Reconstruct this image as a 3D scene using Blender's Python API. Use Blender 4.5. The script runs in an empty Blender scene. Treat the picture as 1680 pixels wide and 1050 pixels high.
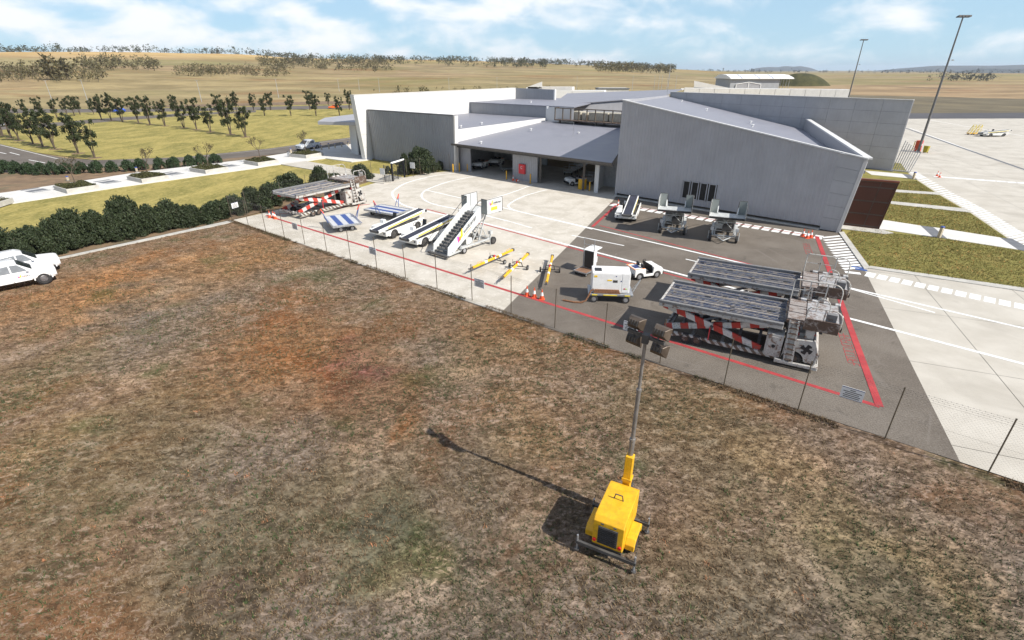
import bpy, bmesh, math, random
import numpy as np
from mathutils import Vector, Matrix, noise as mnoise
R = math.radians
SC = bpy.context.scene
COL = SC.collection
# ---------------------------------------------------------------- camera
H = 14.0                                  # eye height above the apron
PITCH = math.atan(410/840)                # horizon sits 410 px above the middle of a 1680 px wide frame
FPX, CX, CY = 840.0, 840.0, 525.0
cam_d = bpy.data.cameras.new('camera'); cam = bpy.data.objects.new('camera', cam_d); COL.objects.link(cam)
cam_d.sensor_fit = 'HORIZONTAL'; cam_d.sensor_width = 36.0; cam_d.lens = 36.0*FPX/1680.0
cam_d.clip_start = 0.2; cam_d.clip_end = 40000
cam.location = (0, 0, H); cam.rotation_euler = (R(90)-PITCH, 0, 0)
SC.camera = cam
SC.render.resolution_x, SC.render.resolution_y = 1024, 640
# ---------------------------------------------------------------- sky, sun, exposure
SUN_AZ, SUN_EL = -30.5, 42.0              # direction towards the sun, degrees from +X
wd = bpy.data.worlds.new('World'); SC.world = wd; wd.use_nodes = True
nt = wd.node_tree; nt.nodes.clear()
def wn(t, **k):
    n = nt.nodes.new(t)
    for a, b in k.items(): setattr(n, a, b)
    return n
sky = wn('ShaderNodeTexSky', sky_type='NISHITA', sun_disc=False)
sky.sun_elevation = R(SUN_EL); sky.sun_rotation = R(90-SUN_AZ)
sky.altitude = 300; sky.air_density = 1.0; sky.dust_density = 0.15; sky.ozone_density = 1.4
geo = wn('ShaderNodeTexCoord'); sep = wn('ShaderNodeSeparateXYZ')
nt.links.new(geo.outputs['Generated'], sep.inputs[0])
mp = wn('ShaderNodeMapping'); nt.links.new(geo.outputs['Generated'], mp.inputs[0]); mp.inputs['Scale'].default_value = (1, 1, 2.3); mp.inputs['Location'].default_value = (.37, .2, .11)
n1 = wn('ShaderNodeTexNoise'); n1.inputs['Scale'].default_value = 8.0; n1.inputs['Detail'].default_value = 8; n1.inputs['Roughness'].default_value = 0.52; n1.inputs['Distortion'].default_value = 0.25
n2 = wn('ShaderNodeTexNoise'); n2.inputs['Scale'].default_value = 1.3; n2.inputs['Detail'].default_value = 2
for n in (n1, n2): nt.links.new(mp.outputs[0], n.inputs['Vector'])
mx = wn('ShaderNodeMath', operation='MULTIPLY_ADD'); nt.links.new(n2.outputs[0], mx.inputs[0]); mx.inputs[1].default_value = 0.6; nt.links.new(n1.outputs[0], mx.inputs[2])
cr = wn('ShaderNodeMapRange', interpolation_type='SMOOTHSTEP'); cr.inputs['From Min'].default_value = 0.74; cr.inputs['From Max'].default_value = 1.0
nt.links.new(mx.outputs[0], cr.inputs['Value'])
cm_ = wn('ShaderNodeMath', operation='MULTIPLY'); cm_.inputs[1].default_value = 0.9; nt.links.new(cr.outputs[0], cm_.inputs[0])
tint = wn('ShaderNodeMix', data_type='RGBA', blend_type='MULTIPLY'); tint.inputs[0].default_value = 1.0; tint.inputs[7].default_value = (.70, .92, 1.36, 1); nt.links.new(sky.outputs[0], tint.inputs[6])
# thin even high haze, same all round the horizon
hz = wn('ShaderNodeMapRange', interpolation_type='SMOOTHSTEP'); nt.links.new(sep.outputs[2], hz.inputs['Value']); hz.inputs['From Min'].default_value = 0.0; hz.inputs['From Max'].default_value = 0.5; hz.inputs['To Min'].default_value = 0.7; hz.inputs['To Max'].default_value = 0.12
hm_ = wn('ShaderNodeMix', data_type='RGBA'); hm_.inputs[7].default_value = (7.3, 10.6, 12.4, 1); nt.links.new(hz.outputs[0], hm_.inputs[0]); nt.links.new(tint.outputs[2], hm_.inputs[6])
mixc = wn('ShaderNodeMix', data_type='RGBA'); mixc.inputs[7].default_value = (13.5, 13.6, 13.8, 1)
nt.links.new(cm_.outputs[0], mixc.inputs[0]); nt.links.new(hm_.outputs[2], mixc.inputs[6])
bg = wn('ShaderNodeBackground'); bg.inputs[1].default_value = 0.06
nt.links.new(mixc.outputs[2], bg.inputs[0])
wo = wn('ShaderNodeOutputWorld'); nt.links.new(bg.outputs[0], wo.inputs[0])
sun_d = bpy.data.lights.new('sun', 'SUN'); sun_d.energy = 4.8; sun_d.angle = R(0.53); sun_d.color = (1.0, 0.955, 0.88)
sun = bpy.data.objects.new('sun', sun_d); COL.objects.link(sun)
sv = Vector((math.cos(R(SUN_AZ))*math.cos(R(SUN_EL)), math.sin(R(SUN_AZ))*math.cos(R(SUN_EL)), math.sin(R(SUN_EL))))
sun.rotation_euler = sv.to_track_quat('Z', 'Y').to_euler(); sun.location = sv*300
SC.view_settings.view_transform = 'Standard'; SC.view_settings.look = 'None'
SC.view_settings.exposure = 0.44; SC.view_settings.gamma = 1.0; SC.view_settings.use_curve_mapping = False
SC.render.engine = 'CYCLES'
# ---------------------------------------------------------------- photo pixel -> direction -> point on the ground / on a wall
_c, _s = math.cos(PITCH), math.sin(PITCH)
def ray(x, y):
    u, v = (x-CX)/FPX, (CY-y)/FPX
    return Vector((u, _c+v*_s, -_s+v*_c))
def g(x, y, z=0.0):
    d = ray(x, y); t = (z-H)/d.z
    return Vector((0, 0, H)) + d*t
def height(b, t):
    B, d = g(*b), ray(*t)
    return H + d.z*math.hypot(B.x, B.y)/math.hypot(d.x, d.y)
class VPlane:
    def __init__(s, A, B):
        s.A, s.B = Vector(A), Vector(B); s.d = (s.B-s.A).normalized(); s.n = Vector((-s.d.y, s.d.x, 0))
    def __call__(s, x, y):
        r = ray(x, y); o = Vector((0, 0, H)); t = (s.A-o).dot(s.n)/r.dot(s.n)
        return o+r*t
def heading(a, b): return math.atan2(b[1]-a[1], b[0]-a[0])
# ---------------------------------------------------------------- mesh builder
class MB:
    def __init__(s): s.v = []; s.f = []; s.m = []; s.cm = 0
    def add(s, vs, fs):
        o = len(s.v); s.v += [tuple(p) for p in vs]
        for f in fs: s.f.append(tuple(i+o for i in f)); s.m.append(s.cm)
        return s
    def box(s, x0, x1, y0, y1, z0, z1):
        return s.add([(x0,y0,z0),(x1,y0,z0),(x1,y1,z0),(x0,y1,z0),(x0,y0,z1),(x1,y0,z1),(x1,y1,z1),(x0,y1,z1)],
                     [(0,3,2,1),(4,5,6,7),(0,1,5,4),(1,2,6,5),(2,3,7,6),(3,0,4,7)])
    def bar(s, p, q, w, h, up=(0,0,1)):
        p, q = Vector(p), Vector(q); d = (q-p).normalized(); u = Vector(up)
        if abs(d.dot(u)) > .99: u = Vector((1,0,0))
        a = d.cross(u).normalized()*w/2; b = a.cross(d).normalized()*h/2
        vs = [p-a-b,p+a-b,p+a+b,p-a+b,q-a-b,q+a-b,q+a+b,q-a+b]
        return s.add(vs, [(0,1,2,3),(7,6,5,4),(4,5,1,0),(5,6,2,1),(6,7,3,2),(7,4,0,3)])
    def tube(s, pts, r, n=6, cap=True):
        pts = [Vector(p) for p in pts]; rings = []; rs = r if isinstance(r, (list, tuple)) else [r]*len(pts)
        ref = None
        for i, p in enumerate(pts):
            d = (pts[min(i+1, len(pts)-1)]-pts[max(i-1, 0)]).normalized()
            if ref is None: ref = Vector((0,0,1)) if abs(d.z) < .9 else Vector((1,0,0))
            a = d.cross(ref)
            if a.length < 1e-4: a = d.orthogonal()
            a.normalize(); b = a.cross(d).normalized(); ref = b
            rings.append([p+(a*math.cos(2*math.pi*k/n)+b*math.sin(2*math.pi*k/n))*rs[i] for k in range(n)])
        vs = [v for rg in rings for v in rg]; fs = []
        for i in range(len(pts)-1):
            for k in range(n):
                k2 = (k+1) % n; fs.append((i*n+k, i*n+k2, (i+1)*n+k2, (i+1)*n+k))
        if cap: fs += [tuple(reversed(range(n))), tuple(range((len(pts)-1)*n, len(pts)*n))]
        return s.add(vs, fs)
    def cyl(s, c, ax, r, l, n=16, r2=None):
        c, ax = Vector(c), Vector(ax).normalized(); r2 = r if r2 is None else r2
        return s.tube([c-ax*l/2, c+ax*l/2], [r, r2], n)
    def prism(s, poly, ax, a0, a1):
        n = len(poly)
        f = {'y': lambda p, a: (p[0], a, p[1]), 'z': lambda p, a: (p[0], p[1], a), 'x': lambda p, a: (a, p[0], p[1])}[ax]
        vs = [f(p, a0) for p in poly]+[f(p, a1) for p in poly]
        return s.add(vs, [tuple(reversed(range(n))), tuple(range(n, 2*n))]+[(i, (i+1) % n, n+(i+1) % n, n+i) for i in range(n)])
    def slab(s, pts, off):
        """flat polygon in space given thickness by the offset vector"""
        n = len(pts); off = Vector(off); pts = [Vector(p) for p in pts]
        return s.add(pts+[p+off for p in pts], [tuple(reversed(range(n))), tuple(range(n, 2*n))]+[(i, (i+1) % n, n+(i+1) % n, n+i) for i in range(n)])
    def loft(s, rings, cap=True):
        n = len(rings[0]); vs = [v for r in rings for v in r]; fs = []
        for i in range(len(rings)-1):
            for k in range(n):
                k2 = (k+1) % n; fs.append((i*n+k, i*n+k2, (i+1)*n+k2, (i+1)*n+k))
        if cap: fs += [tuple(reversed(range(n))), tuple(range((len(rings)-1)*n, len(rings)*n))]
        return s.add(vs, fs)
    def build(s, name, mat, parent=None, bevel=0.0, smooth=False, label=None, kind=None, seg=1):
        me = bpy.data.meshes.new(name); me.from_pydata(s.v, [], s.f)
        mats = mat if isinstance(mat, (list, tuple)) else [mat]
        for m in mats: me.materials.append(m)
        if len(mats) > 1: me.polygons.foreach_set('material_index', s.m)
        bm = bmesh.new(); bm.from_mesh(me)
        bmesh.ops.recalc_face_normals(bm, faces=bm.faces)
        if bevel > 0:
            es = [e for e in bm.edges if len(e.link_faces) == 2 and e.calc_face_angle(0) > .5]
            bmesh.ops.bevel(bm, geom=es, offset=bevel, segments=seg, affect='EDGES', profile=.6, clamp_overlap=True)
        if smooth:
            for f in bm.faces: f.smooth = True
            for e in bm.edges:
                if len(e.link_faces) == 2 and e.calc_face_angle(0) > R(38): e.smooth = False
        bm.to_mesh(me); bm.free()
        o = bpy.data.objects.new(name, me); COL.objects.link(o); o.parent = parent
        if label: o['label'] = label
        if kind: o['kind'] = kind
        return o
def thing(name, label, cat, loc=(0,0,0), rz=0.0, group=None):
    o = bpy.data.objects.new(name, None); COL.objects.link(o); o.empty_display_size = .3
    o.location = loc; o.rotation_euler = (0, 0, rz)
    return tag(o, label, cat, group)
def tag(o, label, cat, group=None):
    o['label'] = label; o['category'] = cat
    if group: o['group'] = group
    return o
def struct(o): o['kind'] = 'structure'; return o
KIDS = {}
def copy_tree(o, loc=None, rz=None, label=None, parent=None, scale=None, group=None):
    c = o.copy(); COL.objects.link(c); c.parent = parent
    if loc is not None: c.location = loc
    if rz is not None: c.rotation_euler = (0, 0, rz)
    if scale is not None: c.scale = scale if hasattr(scale, '__len__') else (scale,)*3
    if label: c['label'] = label
    if group: c['group'] = group
    for ch in list(o.children): copy_tree(ch, parent=c)
    return c
ORD = ['first','second','third','fourth','fifth','sixth','seventh','eighth','ninth','tenth','eleventh','twelfth','thirteenth','fourteenth','fifteenth','sixteenth','seventeenth','eighteenth','nineteenth','twentieth','twenty-first','twenty-second','twenty-third','twenty-fourth','twenty-fifth','twenty-sixth','twenty-seventh','twenty-eighth','twenty-ninth','thirtieth']
# ---------------------------------------------------------------- materials
class NT:
    def __init__(s, name):
        s.m = bpy.data.materials.new(name); s.m.use_nodes = True; s.t = s.m.node_tree; s.b = s.t.nodes['Principled BSDF']
        s.tc = s.t.nodes.new('ShaderNodeTexCoord')
    def n(s, ty, ins=None, **k):
        n = s.t.nodes.new(ty)
        for a, b in k.items(): setattr(n, a, b)
        for a, b in (ins or {}).items():
            if hasattr(b, 'is_output'): s.t.links.new(b, n.inputs[a])
            else: n.inputs[a].default_value = b
        return n
    def vec(s, scale=(1,1,1), rot=(0,0,0), co='Object'):
        return s.n('ShaderNodeMapping', {'Vector': s.tc.outputs[co], 'Scale': scale, 'Rotation': rot}).outputs[0]
    def noise(s, scale, detail=4, rough=.55, v=None, dist=0):
        return s.n('ShaderNodeTexNoise', {'Vector': v if v is not None else s.tc.outputs['Object'], 'Scale': scale, 'Detail': detail, 'Roughness': rough, 'Distortion': dist}).outputs[0]
    def rng(s, v, a, b, c=0., d=1., smooth=True):
        return s.n('ShaderNodeMapRange', {'Value': v, 'From Min': a, 'From Max': b, 'To Min': c, 'To Max': d}, interpolation_type='SMOOTHSTEP' if smooth else 'LINEAR').outputs[0]
    def mix(s, f, a, b, mode='MIX'):
        n = s.t.nodes.new('ShaderNodeMix'); n.data_type = 'RGBA'; n.blend_type = mode
        for i, v in ((0, f), (6, a), (7, b)):
            if hasattr(v, 'is_output'): s.t.links.new(v, n.inputs[i])
            else: n.inputs[i].default_value = (*v, 1) if isinstance(v, tuple) and len(v) == 3 else v
        return n.outputs[2]
    def math(s, op, a, b=None):
        n = s.t.nodes.new('ShaderNodeMath'); n.operation = op
        for i, v in enumerate((a, b)):
            if v is None: continue
            if hasattr(v, 'is_output'): s.t.links.new(v, n.inputs[i])
            else: n.inputs[i].default_value = v
        return n.outputs[0]
    def set(s, k, v):
        if hasattr(v, 'is_output'): s.t.links.new(v, s.b.inputs[k])
        else: s.b.inputs[k].default_value = (*v, 1) if isinstance(v, tuple) and len(v) == 3 else v
    def bump(s, hgt, strength=.3, dist=.02):
        s.set('Normal', s.n('ShaderNodeBump', {'Height': hgt, 'Strength': strength, 'Distance': dist}).outputs[0])
def sc(c, k): return tuple(min(x*k, 1) for x in c)
def mat(name, col, rough=.55, metal=0., var=.12, vs=2.5, dirt=0., dirtcol=(.12,.10,.08), bump=0., bs=30):
    t = NT(name); n = t.noise(vs, 5)
    c = t.mix(t.rng(n, .3, .7), sc(col, 1-var), sc(col, 1+var))
    if dirt:
        d = t.noise(vs*1.7, 8, .68, dist=.6)
        c = t.mix(t.math('MULTIPLY', t.rng(d, .5, .72), dirt), c, dirtcol)
    t.set('Base Color', c); t.set('Metallic', metal)
    t.set('Roughness', t.rng(n, .3, .7, max(rough-.08, .03), min(rough+.1, 1)))
    if bump: t.bump(t.noise(bs, 4), bump, .01)
    return t.m
def rusty(name, col, amt=.5, rust=(.16,.075,.035), dark=(.05,.04,.035)):
    t = NT(name); n = t.noise(3.2, 9, .66, dist=.5); n2 = t.noise(14, 6, .6)
    c = t.mix(t.rng(n2, .35, .75), sc(col, .82), sc(col, 1.08))
    c = t.mix(t.math('MULTIPLY', t.rng(t.math('ADD', n, t.math('MULTIPLY', t.math('SUBTRACT', n2, .5), .35)), .66-.2*amt, .72-.12*amt), .9), c, rust)
    c = t.mix(t.math('MULTIPLY', t.rng(t.noise(22, 3), .66, .74), .7), c, dark)
    t.set('Base Color', c); t.set('Roughness', t.rng(n, .3, .7, .45, .75)); t.bump(n2, .15, .01)
    return t.m
def striped(name, ca, cb, per, axis=0, shear=0.3, worn=.5, off=0.):
    """painted bands across a beam, in the thing's own coordinates"""
    t = NT(name); sp = t.n('ShaderNodeSeparateXYZ', {0: t.tc.outputs['Object']})
    co = t.math('ADD', sp.outputs[axis], t.math('MULTIPLY', sp.outputs[2], shear)); co = t.math('ADD', co, off)
    fr = t.math('FRACT', t.math('DIVIDE', co, per)); m = t.math('GREATER_THAN', fr, .5)
    c = t.mix(m, ca, cb); n = t.noise(5, 8, .65)
    c = t.mix(t.math('MULTIPLY', t.rng(n, .5, .66), worn), c, (.15,.09,.06))
    c = t.mix(t.math('MULTIPLY', t.rng(t.noise(18, 4), .6, .7), worn), c, (.07,.06,.055))
    t.set('Base Color', c); t.set('Roughness', .55)
    return t.m
M = {}
M['white'] = mat('white_paint', (.80,.79,.76), .38, var=.05, dirt=.12)
M['carwhite'] = mat('car_white', (.82,.81,.79), .22, var=.02)
M['offwhite'] = mat('off_white', (.66,.66,.63), .5, var=.08, dirt=.25)
M['pane'] = mat('dark_pane', (.012,.010,.009), .7)
M['black'] = mat('black_plastic', (.02,.02,.022), .5)
M['rubber'] = mat('rubber', (.035,.033,.032), .85, var=.3, vs=8)
M['rim'] = mat('rim_steel', (.45,.45,.46), .4, .6, dirt=.3)
M['rimgrey'] = mat('rim_alloy', (.30,.30,.31), .3, .7)
M['glass'] = mat('dark_glass', (.02,.024,.028), .06)
M['steel'] = mat('galvanised', (.42,.43,.44), .45, .7, var=.2, vs=6)
M['darksteel'] = mat('dark_steel', (.09,.085,.08), .6, .3, var=.25)
M['yellow'] = mat('yellow_paint', (.74,.405,.015), .42, var=.10, dirt=.5, dirtcol=(.35,.19,.04), vs=4)
M['yellowsign'] = mat('yellow_mark', (.80,.62,.05), .5, var=.05)
M['belt'] = mat('belt_rubber', (.03,.033,.05), .8, var=.3)
M['orange'] = mat('cone_orange', (.75,.10,.03), .5, var=.08)
M['red'] = mat('red_paint', (.62,.03,.04), .4, var=.06)
M['redline'] = None
M['blue'] = rusty('blue_deck', (.06,.11,.30), .25, (.22,.16,.12))
M['lowhite'] = rusty('weathered_white', (.52,.50,.46), .72, (.17,.10,.065))
M['loblue'] = rusty('roller_deck', (.085,.10,.15), .95, (.27,.24,.215), (.06,.055,.05))
M['logrey'] = rusty('weathered_grey', (.21,.205,.20), .5, (.12,.085,.06))
M['lobrown'] = rusty('weathered_brown', (.11,.07,.05), .7, (.30,.26,.23))
M['arm'] = striped('red_white_arm', (.60,.58,.54), (.50,.045,.03), .95)
M['chevron'] = striped('rail_chevron', (.50,.50,.46), (.12,.085,.06), .42, shear=1.0, worn=.7)
M['amber'] = mat('amber_lens', (.8,.28,.02), .2)
M['redlens'] = mat('red_lens', (.6,.02,.02), .2)
M['hivis'] = mat('hi_vis', (.55,.85,.05), .6)
M['navy'] = mat('navy_mark', (.03,.05,.16), .5)
M['magenta'] = mat('logo_magenta', (.62,.06,.50), .5)
M['logoyellow'] = mat('logo_yellow', (.95,.62,.02), .5)
M['logoorange'] = mat('logo_orange', (.88,.25,.03), .5)
# ================================================================ GROUND
def vnoise(x, y, sc_, seed=0):
    x = np.asarray(x)*sc_+seed*17.3; y = np.asarray(y)*sc_+seed*5.7
    xi, yi = np.floor(x), np.floor(y); fx, fy = x-xi, y-yi; fx = fx*fx*(3-2*fx); fy = fy*fy*(3-2*fy)
    def h(a, b):
        t = np.sin(a*127.1+b*311.7+seed*74.7)*43758.5453; return t-np.floor(t)
    return (h(xi,yi)*(1-fx)+h(xi+1,yi)*fx)*(1-fy)+(h(xi,yi+1)*(1-fx)+h(xi+1,yi+1)*fx)*fy
def fbm(x, y, s, seed=0, o=4):
    r = 0; a = .5; t = 0
    for i in range(o): r = r+a*vnoise(x, y, s*2**i, seed+i); t += a; a *= .5
    return r/t
def np_mesh(name, V, F, mat_, col=None, parent=None):
    V = np.asarray(V, np.float32); F = np.asarray(F, np.int32); k = F.shape[1]
    me = bpy.data.meshes.new(name); me.vertices.add(len(V)); me.vertices.foreach_set('co', V.ravel())
    me.loops.add(F.size); me.loops.foreach_set('vertex_index', F.ravel())
    me.polygons.add(len(F)); me.polygons.foreach_set('loop_start', np.arange(0, F.size, k, dtype=np.int32)); me.polygons.foreach_set('loop_total', np.full(len(F), k, np.int32))
    if col is not None:
        a = me.color_attributes.new('Col', 'FLOAT_COLOR', 'POINT'); a.data.foreach_set('color', np.c_[np.asarray(col, np.float32), np.ones(len(V), np.float32)].ravel())
    me.update(calc_edges=True); me.materials.append(mat_)
    o = bpy.data.objects.new(name, me); COL.objects.link(o); o.parent = parent
    return o
# ---- terrain heights: flat airfield, rising to a wooded ridge far left
RIDGE = [(-900,92),(-200,88),(0,88),(120,87),(250,88),(400,90),(480,96),(600,98),(750,101),(850,104),(950,107),(1050,111),(1150,115.5),(1250,121),(1330,122.4),(1680,122.4),(3000,122.4)]
_raz = [math.atan2(ray(x, 100).x, ray(x, 100).y) for x, y in RIDGE]
_rel = [ray(x, y).z/math.hypot(ray(x, y).x, ray(x, y).y) for x, y in RIDGE]
def tz(x, y):
    x = np.asarray(x, float); y = np.asarray(y, float); r = np.hypot(x, y); az = np.arctan2(x, y)
    zr = np.maximum(14+1800*np.interp(az, _raz, _rel), 0)
    t = np.clip((r-260)/1540, 0, 1); t = t*t*(3-2*t)
    z = zr*t
    t2 = np.clip((r-1900)/2200, 0, 1); z = z*(1-.75*t2*t2*(3-2*t2))
    w = np.clip((r-300)/500, 0, 1)*np.clip(zr/40, 0, 1)
    z = z+w*(fbm(x, y, .004, 3)-.5)*9
    return z-.12
# field
t = NT('dry_field')
v1 = t.vec((.8, 1.25, 1), (0,0,R(12))); n1 = t.noise(.018, 7, .62, v1, .5); n2 = t.noise(.0035, 5, .6, dist=.6); n3 = t.noise(.11, 6, .68); n4 = t.noise(.008, 5, .6, t.vec((.7, 1.4, 1)), .8)
pad = t.n('ShaderNodeTexVoronoi', {'Vector': t.vec((.6, 1.0, 1), (0,0,R(-25))), 'Scale': .0042}).outputs['Color']
c = t.mix(t.rng(n1, .32, .68), (.235,.188,.10), (.40,.32,.175))
c = t.mix(t.math('MULTIPLY', t.rng(n2, .46, .62), .6), c, (.21,.195,.075))
c = t.mix(t.math('MULTIPLY', t.rng(n4, .54, .68), .6), c, (.25,.13,.06))
c = t.mix(t.math('MULTIPLY', t.rng(n3, .48, .72), .5), c, (.15,.12,.06))
c = t.mix(.4, c, t.mix(.82, pad, (.34,.31,.24)), 'SOFT_LIGHT')
sp = t.n('ShaderNodeSeparateXYZ', {0: t.tc.outputs['Object']})
c = t.mix(t.math('MULTIPLY', t.rng(sp.outputs[2], 22, 46), .85), c, t.mix(t.rng(n1, .35, .65), (.46,.29,.11), (.58,.40,.18)))
t.set('Base Color', c); t.set('Roughness', .95); t.set('Specular IOR Level', .1); t.bump(n3, .4, .5)
M['field'] = t.m
rr = np.concatenate([[0, 20, 45], np.geomspace(70, 16000, 90)]); aa = np.radians(np.linspace(-180, 180, 241))
AA, RR = np.meshgrid(aa, rr); X = RR*np.sin(AA); Y = RR*np.cos(AA)
V = np.c_[X.ravel(), Y.ravel(), tz(X, Y).ravel()]; n = len(aa)
i, j = np.meshgrid(np.arange(len(rr)-1), np.arange(n-1), indexing='ij'); a0 = (i*n+j).ravel()
terr = struct(np_mesh('terrain', V, np.c_[a0, a0+n, a0+n+1, a0+1], M['field']))
for p in terr.data.polygons: p.use_smooth = True
# ---- surface materials
def ground_mat(name, a, b, s=.4, blot=None, bump=.2, fine=14, rough=.9, fa=.35, fcol=None):
    t = NT(name); n = t.noise(s, 6, .62); f = t.noise(fine, 4, .7)
    c = t.mix(t.rng(n, .33, .67), a, b)
    if blot: c = t.mix(t.math('MULTIPLY', t.rng(t.noise(s*.35, 5, .6, dist=.8), .52, .68), .7), c, blot)
    c = t.mix(t.math('MULTIPLY', t.rng(f, .45, .75), fa), c, fcol or sc(a, .55))
    t.set('Base Color', c); t.set('Roughness', rough); t.set('Specular IOR Level', .25); t.bump(f, bump, .02)
    return t.m
M['concrete'] = ground_mat('apron_concrete', (.45,.413,.35), (.53,.492,.425), .35, (.39,.355,.30), .08, 22, .85, .18)
t = NT('apron_concrete_worn')
n = t.noise(.45, 8, .62, dist=.4); n2 = t.noise(2.2, 8, .65); f = t.noise(30, 3, .6)
c = t.mix(t.rng(n, .35, .62), (.465,.422,.35), (.565,.52,.447)); c = t.mix(t.math('MULTIPLY', t.rng(n2, .56, .64), .55), c, (.68,.645,.58))
c = t.mix(t.math('MULTIPLY', t.rng(t.noise(.9, 7, .7, dist=1.), .60, .72), .5), c, (.33,.295,.25)); c = t.mix(t.math('MULTIPLY', t.rng(f, .5, .8), .25), c, (.36,.33,.28))
t.set('Base Color', c); t.set('Roughness', .88); t.set('Specular IOR Level', .2); t.bump(f, .08, .01); M['concrete2'] = t.m
M['paleconc'] = ground_mat('pale_concrete', (.58,.56,.52), (.66,.64,.60), .5, None, .05, 25, .8, .12)
M['kerb'] = ground_mat('kerb_concrete', (.42,.40,.36), (.52,.50,.45), 1.2, None, .1, 20, .9, .3)
t = NT('asphalt_stand')
n = t.noise(.22, 6, .6); f = t.noise(13, 5, .8); vo = t.n('ShaderNodeTexVoronoi', {'Vector': t.n('ShaderNodeMapping', {'Vector': t.n('ShaderNodeMix', {0: .28, 4: t.tc.outputs['Object'], 5: t.n('ShaderNodeTexNoise', {'Scale': .7, 'Detail': 4}).outputs[1]}, data_type='VECTOR').outputs[1]}).outputs[0], 'Scale': .42}, feature='DISTANCE_TO_EDGE')
c = t.mix(t.rng(n, .35, .68), (.125,.104,.083), (.180,.154,.126)); c = t.mix(t.math('MULTIPLY', t.rng(f, .5, .72), .7), c, (.29,.26,.22)); c = t.mix(t.math('MULTIPLY', t.rng(f, .5, .3), .7), c, (.055,.047,.038)); c = t.mix(t.math('MULTIPLY', t.rng(t.noise(.6, 6, .65, dist=.7), .58, .70), .45), c, (.075,.064,.053))
crack = t.math('MULTIPLY', t.rng(vo.outputs[0], .0, .022, 1, 0), t.rng(t.noise(.3, 3), .5, .6)); c = t.mix(t.math('MULTIPLY', crack, .6), c, (.19,.165,.14))
t.set('Base Color', c); t.set('Roughness', .9); t.set('Specular IOR Level', .3); t.bump(f, .35, .012); M['asphalt'] = t.m
M['road'] = ground_mat('road_asphalt', (.125,.105,.088), (.16,.138,.115), .25, (.10,.085,.072), .2, 30, .9, .3)
M['runway'] = ground_mat('runway_asphalt', (.075,.073,.078), (.10,.096,.10), .05, None, .1, 5, .9, .2)
t = NT('yellow_lawn'); va = t.vec((1.6,.7,1), (0,0,R(28))); n1 = t.noise(.16, 5, .6, va, .4); n2 = t.noise(.8, 6, .65, va); f = t.noise(2.6, 6, .75)
c = t.mix(t.rng(n1, .34, .66), (.215,.19,.058), (.37,.30,.10)); c = t.mix(t.math('MULTIPLY', t.rng(n2, .5, .72), .6), c, (.43,.35,.12)); c = t.mix(t.math('MULTIPLY', t.rng(n2, .48, .3), .55), c, (.12,.125,.03)); c = t.mix(t.math('MULTIPLY', t.rng(f, .5, .68), .6), c, (.13,.12,.035)); c = t.mix(t.math('MULTIPLY', t.rng(f, .5, .34), .5), c, (.48,.39,.16))
t.set('Base Color', c); t.set('Roughness', .95); t.set('Specular IOR Level', .1); t.bump(f, .5, .03); M['lawn'] = t.m
M['lawn2'] = ground_mat('green_lawn', (.175,.16,.04), (.265,.225,.065), .8, (.29,.22,.07), .5, 9, .95, .5, (.10,.105,.025))
M['mulch'] = ground_mat('garden_mulch', (.16,.11,.07), (.25,.17,.10), .5, (.13,.12,.07), .4, 8, .95, .4)
M['wpaint'] = ground_mat('road_paint_white', (.74,.73,.70), (.82,.81,.78), 1.5, None, .05, 25, .7, .2, (.55,.52,.47))
M['rpaint'] = ground_mat('road_paint_red', (.36,.045,.05), (.46,.065,.065), 1.2, (.30,.05,.05), .05, 20, .7, .3, (.22,.05,.045))
for k_, wc in (('wpaint',(.30,.28,.25)),('rpaint',(.16,.10,.085))):
    q_ = M[k_].node_tree; bs = q_.nodes['Principled BSDF']; src = bs.inputs['Base Color'].links[0].from_socket
    tcx = q_.nodes.new('ShaderNodeTexCoord'); nz = q_.nodes.new('ShaderNodeTexNoise'); nz.inputs['Scale'].default_value = 1.7; nz.inputs['Detail'].default_value = 9; nz.inputs['Roughness'].default_value = .72; q_.links.new(tcx.outputs['Object'], nz.inputs['Vector'])
    mr = q_.nodes.new('ShaderNodeMapRange'); mr.inputs['From Min'].default_value = .55; mr.inputs['From Max'].default_value = .68; mr.inputs['To Max'].default_value = .6; q_.links.new(nz.outputs[0], mr.inputs['Value'])
    mm = q_.nodes.new('ShaderNodeMix'); mm.data_type = 'RGBA'; q_.links.new(mr.outputs[0], mm.inputs[0]); q_.links.new(src, mm.inputs[6]); mm.inputs[7].default_value = (*wc,1); q_.links.new(mm.outputs[2], bs.inputs['Base Color'])
M['bpaint'] = ground_mat('road_paint_blue', (.04,.09,.26), (.06,.12,.32), 1.2, None, .05, 20, .7, .2)
M['slate'] = ground_mat('dark_paving', (.13,.135,.145), (.18,.185,.195), 1.5, None, .1, 12, .8, .2)
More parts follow.
